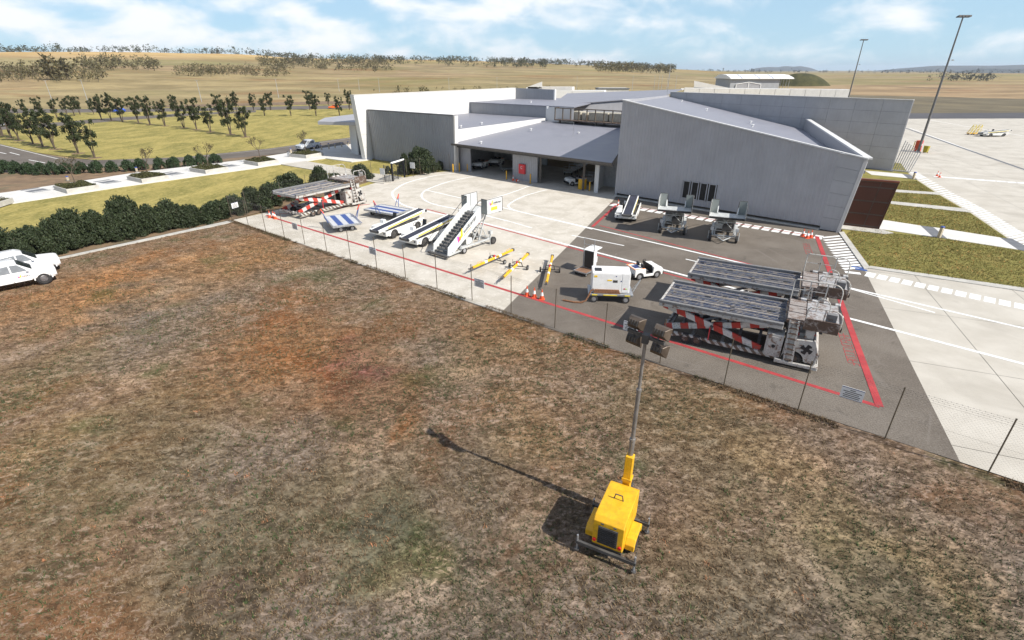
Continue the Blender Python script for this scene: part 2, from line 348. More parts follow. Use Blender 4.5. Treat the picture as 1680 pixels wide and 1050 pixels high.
# dry lot: brown, straw and grey-green patches
t = NT('dry_lot')
va = t.vec((1, 1.5, 1), (0, 0, R(-20)))
n1 = t.noise(.045, 4, .55); n2 = t.noise(.11, 5, .6, dist=.6); n3 = t.noise(1.5, 5, .6, va, .8); n4 = t.noise(4.5, 6, .68, va, .5); n6 = t.noise(.45, 5, .6, va, .7)
sp = t.n('ShaderNodeSeparateXYZ', {0: t.tc.outputs['Object']})
dryness = t.math('ADD', n1, t.math('MULTIPLY', t.math('SUBTRACT', sp.outputs[1], 24), .0035))     # greener hollow towards the low end
br = t.mix(t.rng(n3, .30, .70), (.085,.056,.032), (.27,.195,.118))
gr = t.mix(t.rng(n3, .30, .70), (.062,.053,.040), (.22,.195,.155))
c = t.mix(t.rng(dryness, .38, .54), gr, br)
c = t.mix(t.math('MULTIPLY', t.rng(n2, .50, .64), .8), c, t.mix(n3, (.095,.046,.018), (.25,.135,.062)))
c = t.mix(t.math('MULTIPLY', t.rng(n6, .54, .68), .65), c, t.mix(n4, (.22,.175,.125), (.40,.335,.25)))
c = t.mix(t.math('MULTIPLY', t.rng(n6, .46, .33), .6), c, t.mix(n4, (.045,.036,.022), (.13,.105,.065)))
c = t.mix(t.math('MULTIPLY', t.rng(t.noise(.16, 4, .6, t.vec((1,1,1), (0,0,2.2))), .58, .70), .8), c, t.mix(n4, (.22,.18,.125), (.44,.37,.27)))
c = t.mix(t.math('MULTIPLY', t.rng(t.noise(.24, 5, .6, t.vec((1,1,1), (0,0,.7))), .56, .68), .75), c, t.mix(n4, (.035,.045,.018), (.12,.135,.065)))
n7 = t.noise(2.6, 6, .7, va, 1.0); c = t.mix(t.math('MULTIPLY', t.rng(n7, .52, .64), .6), c, (.39,.32,.25)); c = t.mix(t.math('MULTIPLY', t.rng(n7, .48, .36), .65), c, (.045,.034,.021)); c = t.mix(t.math('MULTIPLY', t.rng(n4, .54, .70), .5), c, (.38,.31,.22)); c = t.mix(t.math('MULTIPLY', t.rng(n4, .48, .30), .6), c, (.032,.025,.015))
c = t.mix(1.0, c, t.n('ShaderNodeAttribute', attribute_name='Col').outputs[0], 'MULTIPLY')
t.set('Base Color', c); t.set('Roughness', .97); t.set('Specular IOR Level', .1); t.bump(t.math('ADD', n4, t.math('MULTIPLY', n3, 1.5)), .8, .05); M['lot'] = t.m
M['tuft'] = None
t = NT('tuft_leaf'); at = t.n('ShaderNodeAttribute', attribute_name='Col'); t.set('Base Color', at.outputs[0]); t.set('Roughness', .8); t.set('Specular IOR Level', .15); M['tuft'] = t.m
# ---- sheets
def sheet(name, pts, z, m, kind='structure', thick=0.0, parent=None):
    P = [(g(*p) if len(p) == 2 else Vector((p[0], p[1], 0))) for p in pts]
    mb = MB()
    if thick: mb.prism([(p.x, p.y) for p in P], 'z', z-thick, z)
    else: mb.add([(p.x, p.y, z) for p in P], [tuple(range(len(P)))])
    o = mb.build(name, m, parent)
    if not thick:
        if o.data.polygons[0].normal.z < 0: o.data.flip_normals()
    if parent is None and kind: o['kind'] = kind
    return o
FA, FB = g(1621,776), g(381,361)                       # fence line feet: right end in view, left corner
FD = (FB-FA).normalized()
F0 = FA-FD*16                                          # carries on out of frame to the right
HK0, HK1 = g(86,425), g(381,361)                       # kerb along the hedge
hkd = (HK1-HK0).normalized()
def onF(t): return FA+FD*t
# dry lot with real relief
gx, gy = np.arange(-62, 46, .3), np.arange(-8, 64, .3)
X, Y = np.meshgrid(gx, gy)
Z = -.075+(fbm(X, Y, .45, 5)-.5)*.075+(fbm(X, Y, 1.7, 8, 2)-.5)*.035
side1 = -((X-FA.x)*FD.y-(Y-FA.y)*FD.x)                  # >0 on the camera side of the fence
side2 = (X-HK0.x)*hkd.y-(Y-HK0.y)*hkd.x                # >0 right of the hedge kerb
Z = Z+np.clip(1-np.abs(side1)/1.1,0,1)*.055
ok = (side1 > -.7) & (side2 > -.3)
n = len(gx); i, j = np.meshgrid(np.arange(len(gy)-1), np.arange(n-1), indexing='ij'); a0 = (i*n+j)
keep = ok[:-1,:-1] & ok[1:,:-1] & ok[:-1,1:] & ok[1:,1:]
a0 = a0[keep]
# ground colour patches of the lot itself: red-brown dead grass, grey-green regrowth, pale bare straw, dark damp spots
PATCH = [((90,500),7,(1.35,1.02,.66)),((330,440),8,(1.35,1.08,.74)),((480,570),5,(1.15,.82,.52)),((590,650),3.2,(.95,.66,.40)),((600,560),3,(.85,.66,.48)),((820,560),4,(1.0,.86,.66)),
         ((180,740),5,(.74,.82,.72)),((60,620),4,(.95,.98,.85)),((430,860),3.5,(.62,.70,.58)),((640,880),1.8,(.55,.68,.46)),((350,1000),2,(.55,.60,.58)),((780,800),4,(.82,.84,.76)),((1130,700),4,(.82,.88,.76)),((1450,940),3,(.72,.78,.62)),((1180,960),2.5,(.82,.86,.74)),
         ((690,965),1.5,(1.75,1.66,1.52)),((60,735),1.8,(1.5,1.4,1.25)),((1330,800),2.6,(1.4,1.28,1.08)),((520,480),2.2,(1.25,1.22,1.15)),((620,740),2.0,(1.35,1.28,1.15)),((1560,920),2,(1.3,1.2,1.0)),((230,610),2.6,(1.3,1.22,1.1)),((1240,600),2.5,(1.2,1.1,.95)),((860,700),2,(1.15,1.1,1.0)),((900,470),1.5,(.9,.85,.7))]
TINT = np.ones((X.size,3)); wj = (fbm(X, Y, .5, 91)-.5).ravel()
for pp, rad, colr in PATCH:
    c_ = g(*pp); dd_ = np.hypot(X.ravel()-c_.x, (Y.ravel()-c_.y)*.8)/rad+wj*1.1; w_ = np.clip(1.25-dd_, 0, 1); w_ = (w_*w_*(3-2*w_))[:,None]; TINT = TINT*(1-w_)+TINT*np.array(colr)*w_
TINT = (1+(np.clip(TINT, .45, 2.1)-1)*.75)*np.array([1.05,.945,.93])
lot = struct(np_mesh('dry_lot', np.c_[X.ravel(), Y.ravel(), Z.ravel()], np.c_[a0, a0+1, a0+n+1, a0+n], M['lot'], TINT))
for p in lot.data.polygons: p.use_smooth = True
# aprons
A_TOP = 0.0
e_as0, e_as1 = (822,513), (1004,331)                   # concrete / asphalt joint
sheet('concrete_apron', [(381,361),(822,513),(1004,331),(1011,322),(1012,314),(880,292),(752,276),(738,281),(700,284),(655,293),(616,300),(520,328),(440,348)], A_TOP, M['concrete2'], thick=.14)
sheet('asphalt_stand', [(822,513),(1575,757.5),(1418,442),(1390,383),(1376,379),(1009,323)], A_TOP-.002, M['asphalt'], thick=.138)
# right-hand apron in cast slabs
RA = [g(1575,757.5), F0, F0+Vector((70,-18,0)), Vector((330,40,0)), g(2600,192), g(1440,195), g(1452,262), g(1491,285), g(1504,295), g(1542,320), g(1592,349), g(1652,390), g(1700,424), g(1700,470), g(1430,440), g(1418,442)]
slab_base = sheet('right_apron', [(p.x, p.y, 0) for p in RA], A_TOP-.05, M['slate'], thick=.09)
def clip(poly, nx, ny, d):
    out = []
    for i in range(len(poly)):
        a, b = poly[i], poly[(i+1) % len(poly)]; da = a[0]*nx+a[1]*ny-d; db = b[0]*nx+b[1]*ny-d
        if da >= 0: out.append(a)
        if (da >= 0) != (db >= 0): s_ = da/(da-db); out.append((a[0]+(b[0]-a[0])*s_, a[1]+(b[1]-a[1])*s_))
    return out
# joints: one family along the (1435,440)-(1575,620) joint, the other roughly square to it
j1a, j1b = g(1510,463), g(1640,620); ju = (j1b-j1a).normalized(); jv = Vector((-ju.y, ju.x, 0))
raw = [(p.x, p.y) for p in RA]; PU, PV, GAP = 7.5, 5.6, .014
us = [Vector((*p, 0)).dot(ju) for p in raw]; vs_ = [Vector((*p, 0)).dot(jv) for p in raw]
v0 = j1a.dot(jv); kn = 0
from mathutils.geometry import tessellate_polygon
tris = tessellate_polygon([[Vector((*p, 0)) for p in raw]])
def area(p): return .5*abs(sum(p[i][0]*p[(i+1) % len(p)][1]-p[(i+1) % len(p)][0]*p[i][1] for i in range(len(p))))
mb_far = MB(); n_slab = 0
for iv in range(int((min(vs_)-v0)//PV), int((max(vs_)-v0)//PV)+1):
    for iu in range(int(min(us)//PU), int(max(us)//PU)+1):
        cu, cv = (iu+.5)*PU, v0+(iv+.5)*PV; ctr = ju*cu+jv*cv
        near = ctr.length < 64 and ctr.y > 8
        mb = MB(); tot = 0
        for tr in tris:
            P = [raw[k] for k in tr]
            if (P[1][0]-P[0][0])*(P[2][1]-P[0][1])-(P[2][0]-P[0][0])*(P[1][1]-P[0][1]) < 0: P = P[::-1]
            for nx, ny, d in ((ju.x, ju.y, iu*PU+GAP), (-ju.x, -ju.y, -((iu+1)*PU-GAP)), (jv.x, jv.y, v0+iv*PV+GAP), (-jv.x, -jv.y, -(v0+(iv+1)*PV-GAP))):
                if len(P) > 2: P = clip(P, nx, ny, d)
            if len(P) > 2 and area(P) > .01:
                dz = 0.0; mb.add([(p[0], p[1], A_TOP) for p in P], [tuple(range(len(P)))]); tot += area(P)
        if tot < .05: continue
        if near and tot > 2:
            o = mb.build('slab', M['concrete'], slab_base); n_slab += 1
            for p in o.data.polygons:
                if p.normal.z < 0: o.data.flip_normals(); break
        else: mb_far.add(mb.v, mb.f)
o = mb_far.build('slab_field', M['concrete'], slab_base); o['kind'] = 'stuff'
# ---- right lawn, paths and kerbs
sheet('airside_lawn', [(1382,381),(1425,440),(1700,480),(1700,424),(1652,390),(1592,349),(1542,320),(1504,295),(1491,285),(1478,268),(1380,255)], .004, M['lawn2'], thick=.12)
def strip(name, a, b, w, z, m, thick=0, parent=None):
    a = g(*a) if len(a) == 2 else Vector(a); b = g(*b) if len(b) == 2 else Vector(b)
    d = (b-a).normalized(); nn = Vector((-d.y, d.x, 0))*w/2
    return sheet(name, [(*(p.xy), 0) for p in (a-nn, b-nn, b+nn, a+nn)], z, m, thick=thick, parent=parent)
for q in [[(1449,361),(1510,370.5),(1530,389),(1464,379),(1442,376)], [(1531,373),(1640,390),(1670,410),(1554,392)], [(1418,280),(1480,285.5),(1489,292.5),(1430,287)]]:
    sheet('footpath', q, .032, M['paleconc'], thick=.1)
for q in [[(1510,370.5),(1531,373),(1554,392),(1530,389)], [(1640,390),(1660,392),(1700,413),(1700,416),(1670,410)], [(1480,285.5),(1493,287),(1505,295),(1489,292.5)]]:
    sheet('dark_paving', q, .030, M['slate'], thick=.1)
sheet('concrete_strip', [(1465,311),(1540,316),(1543,320),(1462,315)], .03, M['kerb'], thick=.1)
sheet('concrete_strip', [(1460,330),(1580,342),(1592,349),(1462,335)], .03, M['kerb'], thick=.1)
sheet('kerb', [(1376,382),(1384,381),(1427,440),(1417,441)], .07, M['kerb'], thick=.2)
sheet('kerb', [(1419,439.5),(1428,437),(1695,475),(1695,481)], .05, M['kerb'], thick=.18)
sheet('wall_apron', [(1380,369),(1442,376),(1466,383),(1450,384.5),(1380,376)], .06, M['kerb'], thick=.15)
# ---- painted markings (each its own sheet, 4 mm up)
MZ = A_TOP+.005
def line(a, b, w, m, z=MZ, name='painted_line'): return strip(name, a, b, w, z, m)
line((437,353.5),(1443,667), .27, M['rpaint'])
line((437,353.5),(607,335), .2, M['rpaint'], MZ+.002)
# long road lines across the apron
line((700,312),(1690,541), .24, M['wpaint'], MZ+.004); line((795,366),(1690,600), .27, M['wpaint'], MZ+.004)
line((700,343),(1330,512), .20, M['rpaint'])
line((984,370),(1330,459), .16, M['rpaint']); line((972,372),(1011,337), .30, M['rpaint'], MZ+.009); line((1000,333),(1345,389), .14, M['rpaint'], MZ+.012)
line((1340,388),(1443,667), .34, M['rpaint'], MZ+.009)
for a, b in [((835,363),(873,374)),((938,386),(1024,403)),((1125,425),(1180,438)),((1385,471),(1534,513))]: line(a, b, .16, M['wpaint'])
# curved guide lines on the concrete
def curve(pts, w, m):
    P = [g(*p) for p in pts]; Q = []
    for i in range(len(P)-1):
        p0, p1, p2, p3 = P[max(i-1,0)], P[i], P[i+1], P[min(i+2,len(P)-1)]
        for k in range(6):
            t_ = k/6; Q.append(.5*((2*p1)+(p2-p0)*t_+(2*p0-5*p1+4*p2-p3)*t_**2+(3*p1-p0-3*p2+p3)*t_**3))
    Q.append(P[-1]); mb = MB(); vs = []
    for i, p in enumerate(Q):
        d = (Q[min(i+1,len(Q)-1)]-Q[max(i-1,0)]).normalized(); nn = Vector((-d.y, d.x, 0))*w/2
        vs += [(p.x-nn.x, p.y-nn.y, MZ), (p.x+nn.x, p.y+nn.y, MZ)]
    mb.add(vs, [(2*i, 2*i+2, 2*i+3, 2*i+1) for i in range(len(Q)-1)])
    return struct(mb.build('painted_line', m))
curve([(757,283),(715,288),(670,299),(647,312),(644,320),(652,330),(680,342),(795,366)], .26, M['wpaint'])
curve([(790,287),(740,297),(705,309),(693,317),(694,326),(712,335),(755,344),(790,352),(835,363)], .24, M['wpaint'])
curve([(874,303),(842,315),(795,330),(762,341)], .2, M['wpaint'])
curve([(898,311),(862,321),(838,333),(836,341),(860,349),(922,364),(972,376)], .22, M['wpaint'])
# zebra blocks along the building and the lawn
def block(a, b, w, **k): return strip('painted_block', a, b, w, MZ, M['wpaint'])
z0, z1 = g(1002,335), g(1352,390.5)
L = (z1-z0).length; zd = (z1-z0).normalized(); zn = Vector((-zd.y, zd.x, 0))
nblk = 24
for k in range(nblk):
    p = z0+zd*L*(k+.5)/nblk
    sheet('painted_block', [(*(p+zd*a+zn*b).xy, 0) for a, b in ((-.34,-.68),(.34,-.68),(.34,.68),(-.34,.68))], MZ, M['wpaint'])
y0, y1 = g(1428,451), g(1700,508); L = (y1-y0).length; zd = (y1-y0).normalized(); zn = Vector((-zd.y, zd.x, 0)); nblk = 12
for k in range(nblk):
    p = y0+zd*L*(k+.0)/nblk
    sheet('painted_block', [(*(p+zd*a+zn*b).xy, 0) for a, b in ((-.30,-.58),(.30,-.58),(.30,.58),(-.30,.58))], MZ, M['wpaint'])
# crosswalk ladder at the building corner
cl, crr = [(1349,389),(1385,444)], [(1378,385),(1414,438)]
for k in range(13):
    t_ = k/12.6; a = (1349+36*t_, 390+54*t_); b = (1379+38*t_, 387+54*t_)
    line(a, b, .36, M['wpaint'], name='painted_bar')
line((1386,446),(1412,449), .5, M['wpaint']); line((1403,441),(1423,444), .4, M['bpaint'], MZ+.004); line((1397,437),(1418,440.5), .34, M['bpaint'], MZ+.004)
# far zebra on the right apron and its long lines
for k in range(14):
    t_ = k/14; a = (1540+240*t_, 290+18*t_)
    p = g(*a); sheet('painted_block', [(*(p+ju*x_+jv*y_).xy, 0) for x_, y_ in ((-.5,-.6),(.5,-.6),(.5,.6),(-.5,.6))], MZ, M['wpaint'])
line((1492,210),(1700,286), .28, M['wpaint']); line((1520,196),(1720,230), .3, M['wpaint'])
for k in range(44):
    t_ = k/44; ea = np.interp(t_, [0,.12,.3,.55,.85,1.], [1491,1504,1542,1592,1652,1690]), np.interp(t_, [0,.12,.3,.55,.85,1.], [284,294,318.5,347.5,388,415]); a = (ea[0]+2, ea[1]); b = (ea[0]+14+16*t_, ea[1]-2-4*t_)
    line(a, b, .34, M['wpaint'], name='painted_bar')
line((1485,210),(1720,292), .55, M['slate'], MZ+.006, name='drain_channel')
# red lettering rows beside the red line (illegible in the photograph): short strokes
def scrawl(a, b, n, w):
    A, B = g(*a), g(*b); d = (B-A)/n; nn = -Vector((-d.y, d.x, 0)).normalized(); mb = MB(); rg = random.Random(n); zi = 0
    for k in range(n):
        p = A+d*(k+.15); u = d*.62
        for st in rg.sample([((0,0),(0,1)),((0,0),(1,0)),((0,1),(1,1)),((1,0),(1,1)),((0,.5),(1,.5))], 3):
            q0 = p+u*st[0][0]+nn*w*st[0][1]; q1 = p+u*st[1][0]+nn*w*st[1][1]; zi += 1; zq = MZ+.0003*(zi % 8); dd = (q1-q0).normalized()*.02; n2_ = Vector((-dd.y, dd.x, 0))
            mb.add([(*(q0-n2_-dd).xy, zq), (*(q1-n2_+dd).xy, zq), (*(q1+n2_+dd).xy, zq), (*(q0+n2_-dd).xy, zq)], [(0,1,2,3)])
    return struct(mb.build('faded_lettering', M['rpaint']))
scrawl((1391,548),(1411,602), 12, .5); scrawl((1327,400),(1334,418), 10, .5)
# ---- left side: lawns, road, footpath
sheet('car_park_lawn', [(-400,300),(-400,190),(-60,178),(300,176),(600,170),(760,165),(760,205),(580,226),(440,244),(300,258),(160,263),(60,250),(0,236)], -.045, M['lawn'])
sheet('front_lawn', [(-330,395),(0,331),(150,304),(420,270),(540,256),(660,262),(752,278),(655,292),(560,315),(400,352),(382,359),(86,423),(-330,520)], -.05, M['lawn'])
sheet('garden_bed', [(-330,330),(-100,285),(0,281),(180,272),(300,264),(440,252),(440,260),(300,272),(180,290),(0,318),(-330,380)], -.04, M['mulch'])
sheet('access_road', [(-700,210),(-500,120+85),(-200,205),(0,236),(60,250.5),(110,259.5),(160,262.5),(300,257.5),(440,243.5),(580,224.5),(760,200),(760,212),(580,237),(440,254),(300,266),(180,274),(0,284),(-330,340),(-700,330)], -.02, M['road'])
line((-20,246),(10,252), .22, M['wpaint'], -.014); line((16,250),(32,254), .2, M['wpaint'], -.014); line((47,262),(74,267), .2, M['wpaint'], -.014); line((105,270),(150,272), .2, M['wpaint'], -.014)
line((0,237.5),(95,260.5), .3, M['kerb'], -.012); line((300,259),(440,245), .2, M['kerb'], -.012); line((440,245),(600,223.5), .2, M['kerb'], -.012)
sheet('far_road', [(-300,186),(0,179),(300,177),(600,172),(800,167),(800,171),(600,177.5),(300,182.5),(0,186),(-300,194)], -.028, M['road'])
sheet('car_park_track', [(-120,214),(0,207),(100,200),(200,192),(300,186),(420,181),(420,184),(300,190),(200,197.5),(100,206),(0,213),(-120,221)], -.03, M['road'])
sheet('dirt_verge', [(-300,182),(150,173),(320,167),(600,160),(800,157),(800,165),(600,170),(300,175.5),(0,178)], -.05, M['mulch'])
sheet('footpath', [(-330,362),(-100,330),(15,315.5),(150,295),(217,284.5),(312,273),(410,261.5),(440,256.5),(480,250),(577,236.5),(620,240),(610,262),(598,263.5),(577,266),(534,260),(502,264.5),(440,272.5),(420,276),(200,306.5),(0,337),(-330,402)], .06, M['paleconc'], thick=.15)
sheet('gate_path', [(461,270),(502,264.5),(560,275),(612,285),(640,287),(664,292),(655,296),(630,302),(600,297),(520,280)], .055, M['concrete'], thick=.15)
for (x, y) in [(60,313),(178,299),(283,285.5),(376,272.5)]:
    u = g(x+17, y+1)-g(x-17, y-1.5); c_ = g(x, y); ud = Vector((.46,.888,0)); vd = Vector((.888,-.46,0))
    for off, wv in ((0, .75), (1.25, .18), (-1.6, .3)):
        q = [c_+ud*a+vd*(off+b) for a, b in ((-1.0,-wv),(1.0,-wv),(1.0,wv),(-1.0,wv))]
        sheet('dark_paving', [(*p.xy, 0) for p in q], .0645, M['slate'])
sheet('hedge_bed', [(-330,512),(86,423),(381,359.5),(540,318),(605,298),(592,284),(400,338),(200,380),(-330,480)], -.044, M['mulch'])
sheet('hedge_kerb', [(78,428),(86,424),(381,360.5),(383,363.5)], -.01, M['kerb'], thick=.2)
# taxiways and runway on the far right
for q, m in [([(1330,186.5),(2600,180),(2600,193),(1480,195),(1330,193)], 'runway'), ([(1395,130),(1700,139),(2300,147),(2300,152),(1700,145),(1540,139),(1395,132.5)], 'runway'), ([(1370,129),(1480,134),(1700,138),(1700,134),(1480,131)], 'runway')]:
    sheet('taxiway', q, -.02, M[m])
sheet('fallow_field', [(1290,150),(1420,149),(1530,150),(1700,160),(2500,172),(2500,186),(1700,186.5),(1330,186),(1290,170)], -.06, ground_mat('fallow_soil', (.115,.095,.06), (.17,.14,.085), .05, (.20,.16,.09), .3, .6, .95, .4))
sheet('runway_turn_pad', [(1410,126.5),(1470,126),(1475,128),(1420,128)], -.015, M['paleconc'])
sheet('dirt_patch', [(1080,158),(1130,152.5),(1180,150),(1180,156),(1110,163)], -.03, M['mulch'])
sheet('farm_dam', [(835,126),(855,125),(862,126.2),(845,127)], .0, mat('dam_water', (.05,.14,.24), .15)); 
# ================================================================ TERMINAL
def clad_mat(name, col, rough=.5, metal=.25, streak=.25):
    t = NT(name); n = t.noise(.5, 5, .6); st = t.noise(3.0, 4, .6, t.vec((1.4, 1.4, .08)))
    c = t.mix(t.rng(n, .3, .7), sc(col, .92), sc(col, 1.06)); c = t.mix(t.math('MULTIPLY', t.rng(st, .5, .75), streak), c, sc(col, .6))
    t.set('Base Color', c); t.set('Metallic', metal); t.set('Roughness', t.rng(n, .3, .7, rough-.06, rough+.08))
    return t.m
M['clad'] = clad_mat('grey_cladding', (.37,.366,.378), .55, .1)
M['clad2'] = clad_mat('dark_grey_cladding', (.29,.295,.31), .5, .15, .35)
M['panelgrey'] = clad_mat('grey_wall_panel', (.37,.367,.375), .55, .05, .22)
M['wallwhite'] = mat('white_render', (.64,.63,.605), .6, var=.03, vs=.4)
M['roof'] = clad_mat('lilac_roof_sheet', (.24,.24,.27), .5, .1, .12)
M['fascia'] = mat('dark_fascia', (.10,.085,.07), .6, var=.3, vs=4)
M['copper'] = clad_mat('red_brown_panel', (.085,.030,.020), .4, .3, .2)
M['bronze'] = mat('bronze_edge', (.22,.07,.04), .4, .4)
M['innerwall'] = mat('inner_wall', (.5,.5,.5), .8)
M['cream'] = mat('cream_concrete', (.60,.575,.53), .75, var=.05, vs=.6)
TB = thing('terminal_building', 'long low grey and white airport terminal with lilac sheet roofs behind the apron', 'building', g(1008,321))
TB_L = Vector(TB.location)
def bpart(mb, name, m, parent=TB, **k):
    mb.v = [(v[0]-TB_L.x, v[1]-TB_L.y, v[2]-TB_L.z) for v in mb.v]
    return mb.build(name, m, parent, **k)
def wall_poly(name, pts, thick, m, outward, parent=TB, **k):
    off = -Vector(outward).normalized()*thick
    return bpart(MB().slab(pts, off), name, m, parent, **k)
def ribbed(name, bl, br, tl, tr, m, pitch=.36, depth=.032, parent=TB, thick=.2):
    """standing rib sheet cladding between two bottom and two top corners (front face towards the apron)"""
    bl, br, tl, tr = map(Vector, (bl, br, tl, tr)); d = (br-bl); nrm = Vector((d.y, -d.x, 0)).normalized()
    if nrm.dot(Vector((0,0,0))-bl) < 0: nrm = -nrm
    n = max(2, int(d.length/pitch)); prof = [(0, 0), (.42, 0), (.5, 1), (.78, 1), (.86, 0)]
    us = [((i+p[0])/n, p[1]*depth) for i in range(n) for p in prof]+[(1, 0)]
    mb = MB(); vs = []
    for u, dep in us: vs += [bl.lerp(br, u)+nrm*dep, tl.lerp(tr, u)+nrm*dep]
    mb.add(vs, [(2*i, 2*i+2, 2*i+3, 2*i+1) for i in range(len(us)-1)])
    mb.slab([bl-nrm*.01, br-nrm*.01, tr-nrm*.01, tl-nrm*.01], -nrm*thick)
    return bpart(mb, name, m, parent)
# --- main shed: front wall W1, side walls, roof
W1 = VPlane(g(1008,321), g(1377,382)); n1_ = Vector((-W1.n.x, -W1.n.y, 0)); n1_ = n1_ if n1_.dot(-W1.A) > 0 else -n1_
A0, B0 = W1.A, W1.B; A1, B1 = W1(1021,164), W1(1425,261); A1.x, A1.y = A0.x, A0.y
W2A = g(1499,164.3,10.07); W2B = g(1100,151,10.07); W2 = VPlane((W2A.x,W2A.y,0), (W2B.x,W2B.y,0))
C1, D1 = W2(1325,196), W2(1096,158)
Z_ = Vector((0,0,1))
zb = .38
def up(p, z): return Vector((p.x, p.y, z))
lo = lambda p, q, f: p.lerp(q, f)
# windows cut: four tall louvre panes (px) -> build wall in bands around the opening
wx = [(1121,296),(1179,302),(1171,331),(1117,325)]
wl, wr = W1(1121,296), W1(1178,302); wzb, wzt = W1(1118,324).z, W1(1121,296).z
uL = (wl-A0).xy.length/(B0-A0).xy.length; uR = (wr-A0).xy.length/(B0-A0).xy.length
def topz(u): return A1.z+(B1.z-A1.z)*u
def wp(u, z): return Vector((A0.x+(B0.x-A0.x)*u, A0.y+(B0.y-A0.y)*u, z))
ribbed('cladding', wp(0,zb), wp(uL,zb), wp(0,topz(0)), wp(uL,topz(uL)), M['clad'])
ribbed('cladding', wp(uL,zb), wp(uR,zb), wp(uL,wzb), wp(uR,wzb), M['clad'])
ribbed('cladding', wp(uL,wzt), wp(uR,wzt), wp(uL,topz(uL)), wp(uR,topz(uR)), M['clad'])
ue = .93
ribbed('cladding', wp(uR,zb), wp(ue,zb), wp(uR,topz(uR)), wp(ue,topz(ue)), M['clad'])
# canted smooth corner panels at the right end
lean = (B1-up(B0, B1.z)); nrow = 6
for k in range(nrow):
    f0, f1 = k/nrow+.0012, (k+1)/nrow-.0012
    L0, L1 = wp(ue, .05).lerp(wp(ue, topz(ue)), f0), wp(ue, .05).lerp(wp(ue, topz(ue)), f1)
    R0, R1 = up(B0, .05).lerp(B1, f0), up(B0, .05).lerp(B1, f1)
    wall_poly('panel', [L0, R0, R1, L1], .3, M['panelgrey'], n1_)
wn_ = wp((uL+uR)/2, (wzb+wzt)/2)
for k in range(4):
    u0 = uL+(uR-uL)*(k/4+.03); u1 = uL+(uR-uL)*((k+1)/4-.03)
    mb = MB(); q = [wp(u0,wzb)+n1_*.05, wp(u1,wzb)+n1_*.05, wp(u1,wzt)+n1_*.05, wp(u0,wzt)+n1_*.05]
    for i in range(4): mb.bar(q[i], q[(i+1) % 4], .09, .09, up=n1_)
    w = bpart(mb, 'window', M['panelgrey'])
    wall_poly('pane', [p-n1_*.03 for p in q], .06, M['pane'], n1_, parent=w)
# recess and plinth under the wall
wall_poly('base_recess', [wp(0,0)-n1_*.5, wp(ue,0)-n1_*.5, wp(ue,zb)-n1_*.5, wp(0,zb)-n1_*.5], .2, M['fascia'], n1_)
bpart(MB().slab([wp(-.0,0)-n1_*.5, wp(ue,0)-n1_*.5, wp(ue,0)+n1_*.25, wp(0,0)+n1_*.25], Z_*.12), 'plinth', M['kerb'])
# side walls and roof
def cap_strip(a, b, w, h, m, name='coping'): return bpart(MB().bar(a, b, w, h), name, m)
wall_poly('wall', [A0, up(D1,0), D1+Z_*.2, A1], .3, M['clad'], (-.93,.36,0))
wall_poly('wall', [B0, up(C1,0), C1, B1], .3, M['panelgrey'], (.93,-.36,0))
rA, rB = A1-Z_*.28, B1-Z_*1.05; rC = W2(1318,212); rD = D1
bpart(MB().slab([rA-n1_*.25, rB-n1_*.25, rC, rD], -Z_*.25), 'roof', M['roof'])
cap_strip(A1+Z_*.03, B1+Z_*.03, .34, .10, M['wallwhite']); cap_strip(B1+Z_*.05, C1+Z_*.05, .62, .16, M['wallwhite']); cap_strip(A1, D1, .2, .06, M['wallwhite'])
# low white corner column and ground-level door bay left of the shed belong to the hall, below
# --- far blade wall W2 in panels
n2_ = Vector((W2.n.x, W2.n.y, 0)); n2_ = n2_ if n2_.dot(-W2.A) > 0 else -n2_
def w2p(s_, z): return up(W2.A+W2.d*s_, z)
L2 = (W2B-W2A).xy.length
bpart(MB().slab([w2p(0,0)-n2_*.06, w2p(L2,0)-n2_*.06, w2p(L2,10.0)-n2_*.06, w2p(0,10.0)-n2_*.06], -n2_*.35), 'wall', M['slate'])
ncol, nrow = 11, 6
for i in range(ncol):
    for k in range(nrow):
        a, b = L2*i/ncol+.012, L2*(i+1)/ncol-.012; c0, c1 = 10.07*k/nrow+.012, 10.07*(k+1)/nrow-.012
        wall_poly('panel', [w2p(a,c0), w2p(b,c0), w2p(b,c1), w2p(a,c1)], .06, M['panelgrey'], n2_)
cap_strip(w2p(-.05,10.1), w2p(L2,10.1), .42, .07, M['wallwhite'])
bpart(MB().slab([w2p(-.3,0)+n2_*.5, w2p(9,0)+n2_*.5, w2p(9,0), w2p(-.3,0)], Z_*.08), 'plinth', M['slate'])
# slatted screen at the end of W2
sa, sb = g(1463,280), g(1492,283); sd = (sb-sa)
for k in range(9):
    p = sa+sd*(k/8); h_ = 4.4-1.6*k/8
    tp = Vector((p.x+.9, p.y+.25, h_))
    bpart(MB().bar(p, tp, .09, .05), 'screen_slat', M['steel'])
bpart(MB().bar(sa+Z_*.08, sb+Z_*.08, .5, .16), 'screen_base', M['kerb'])
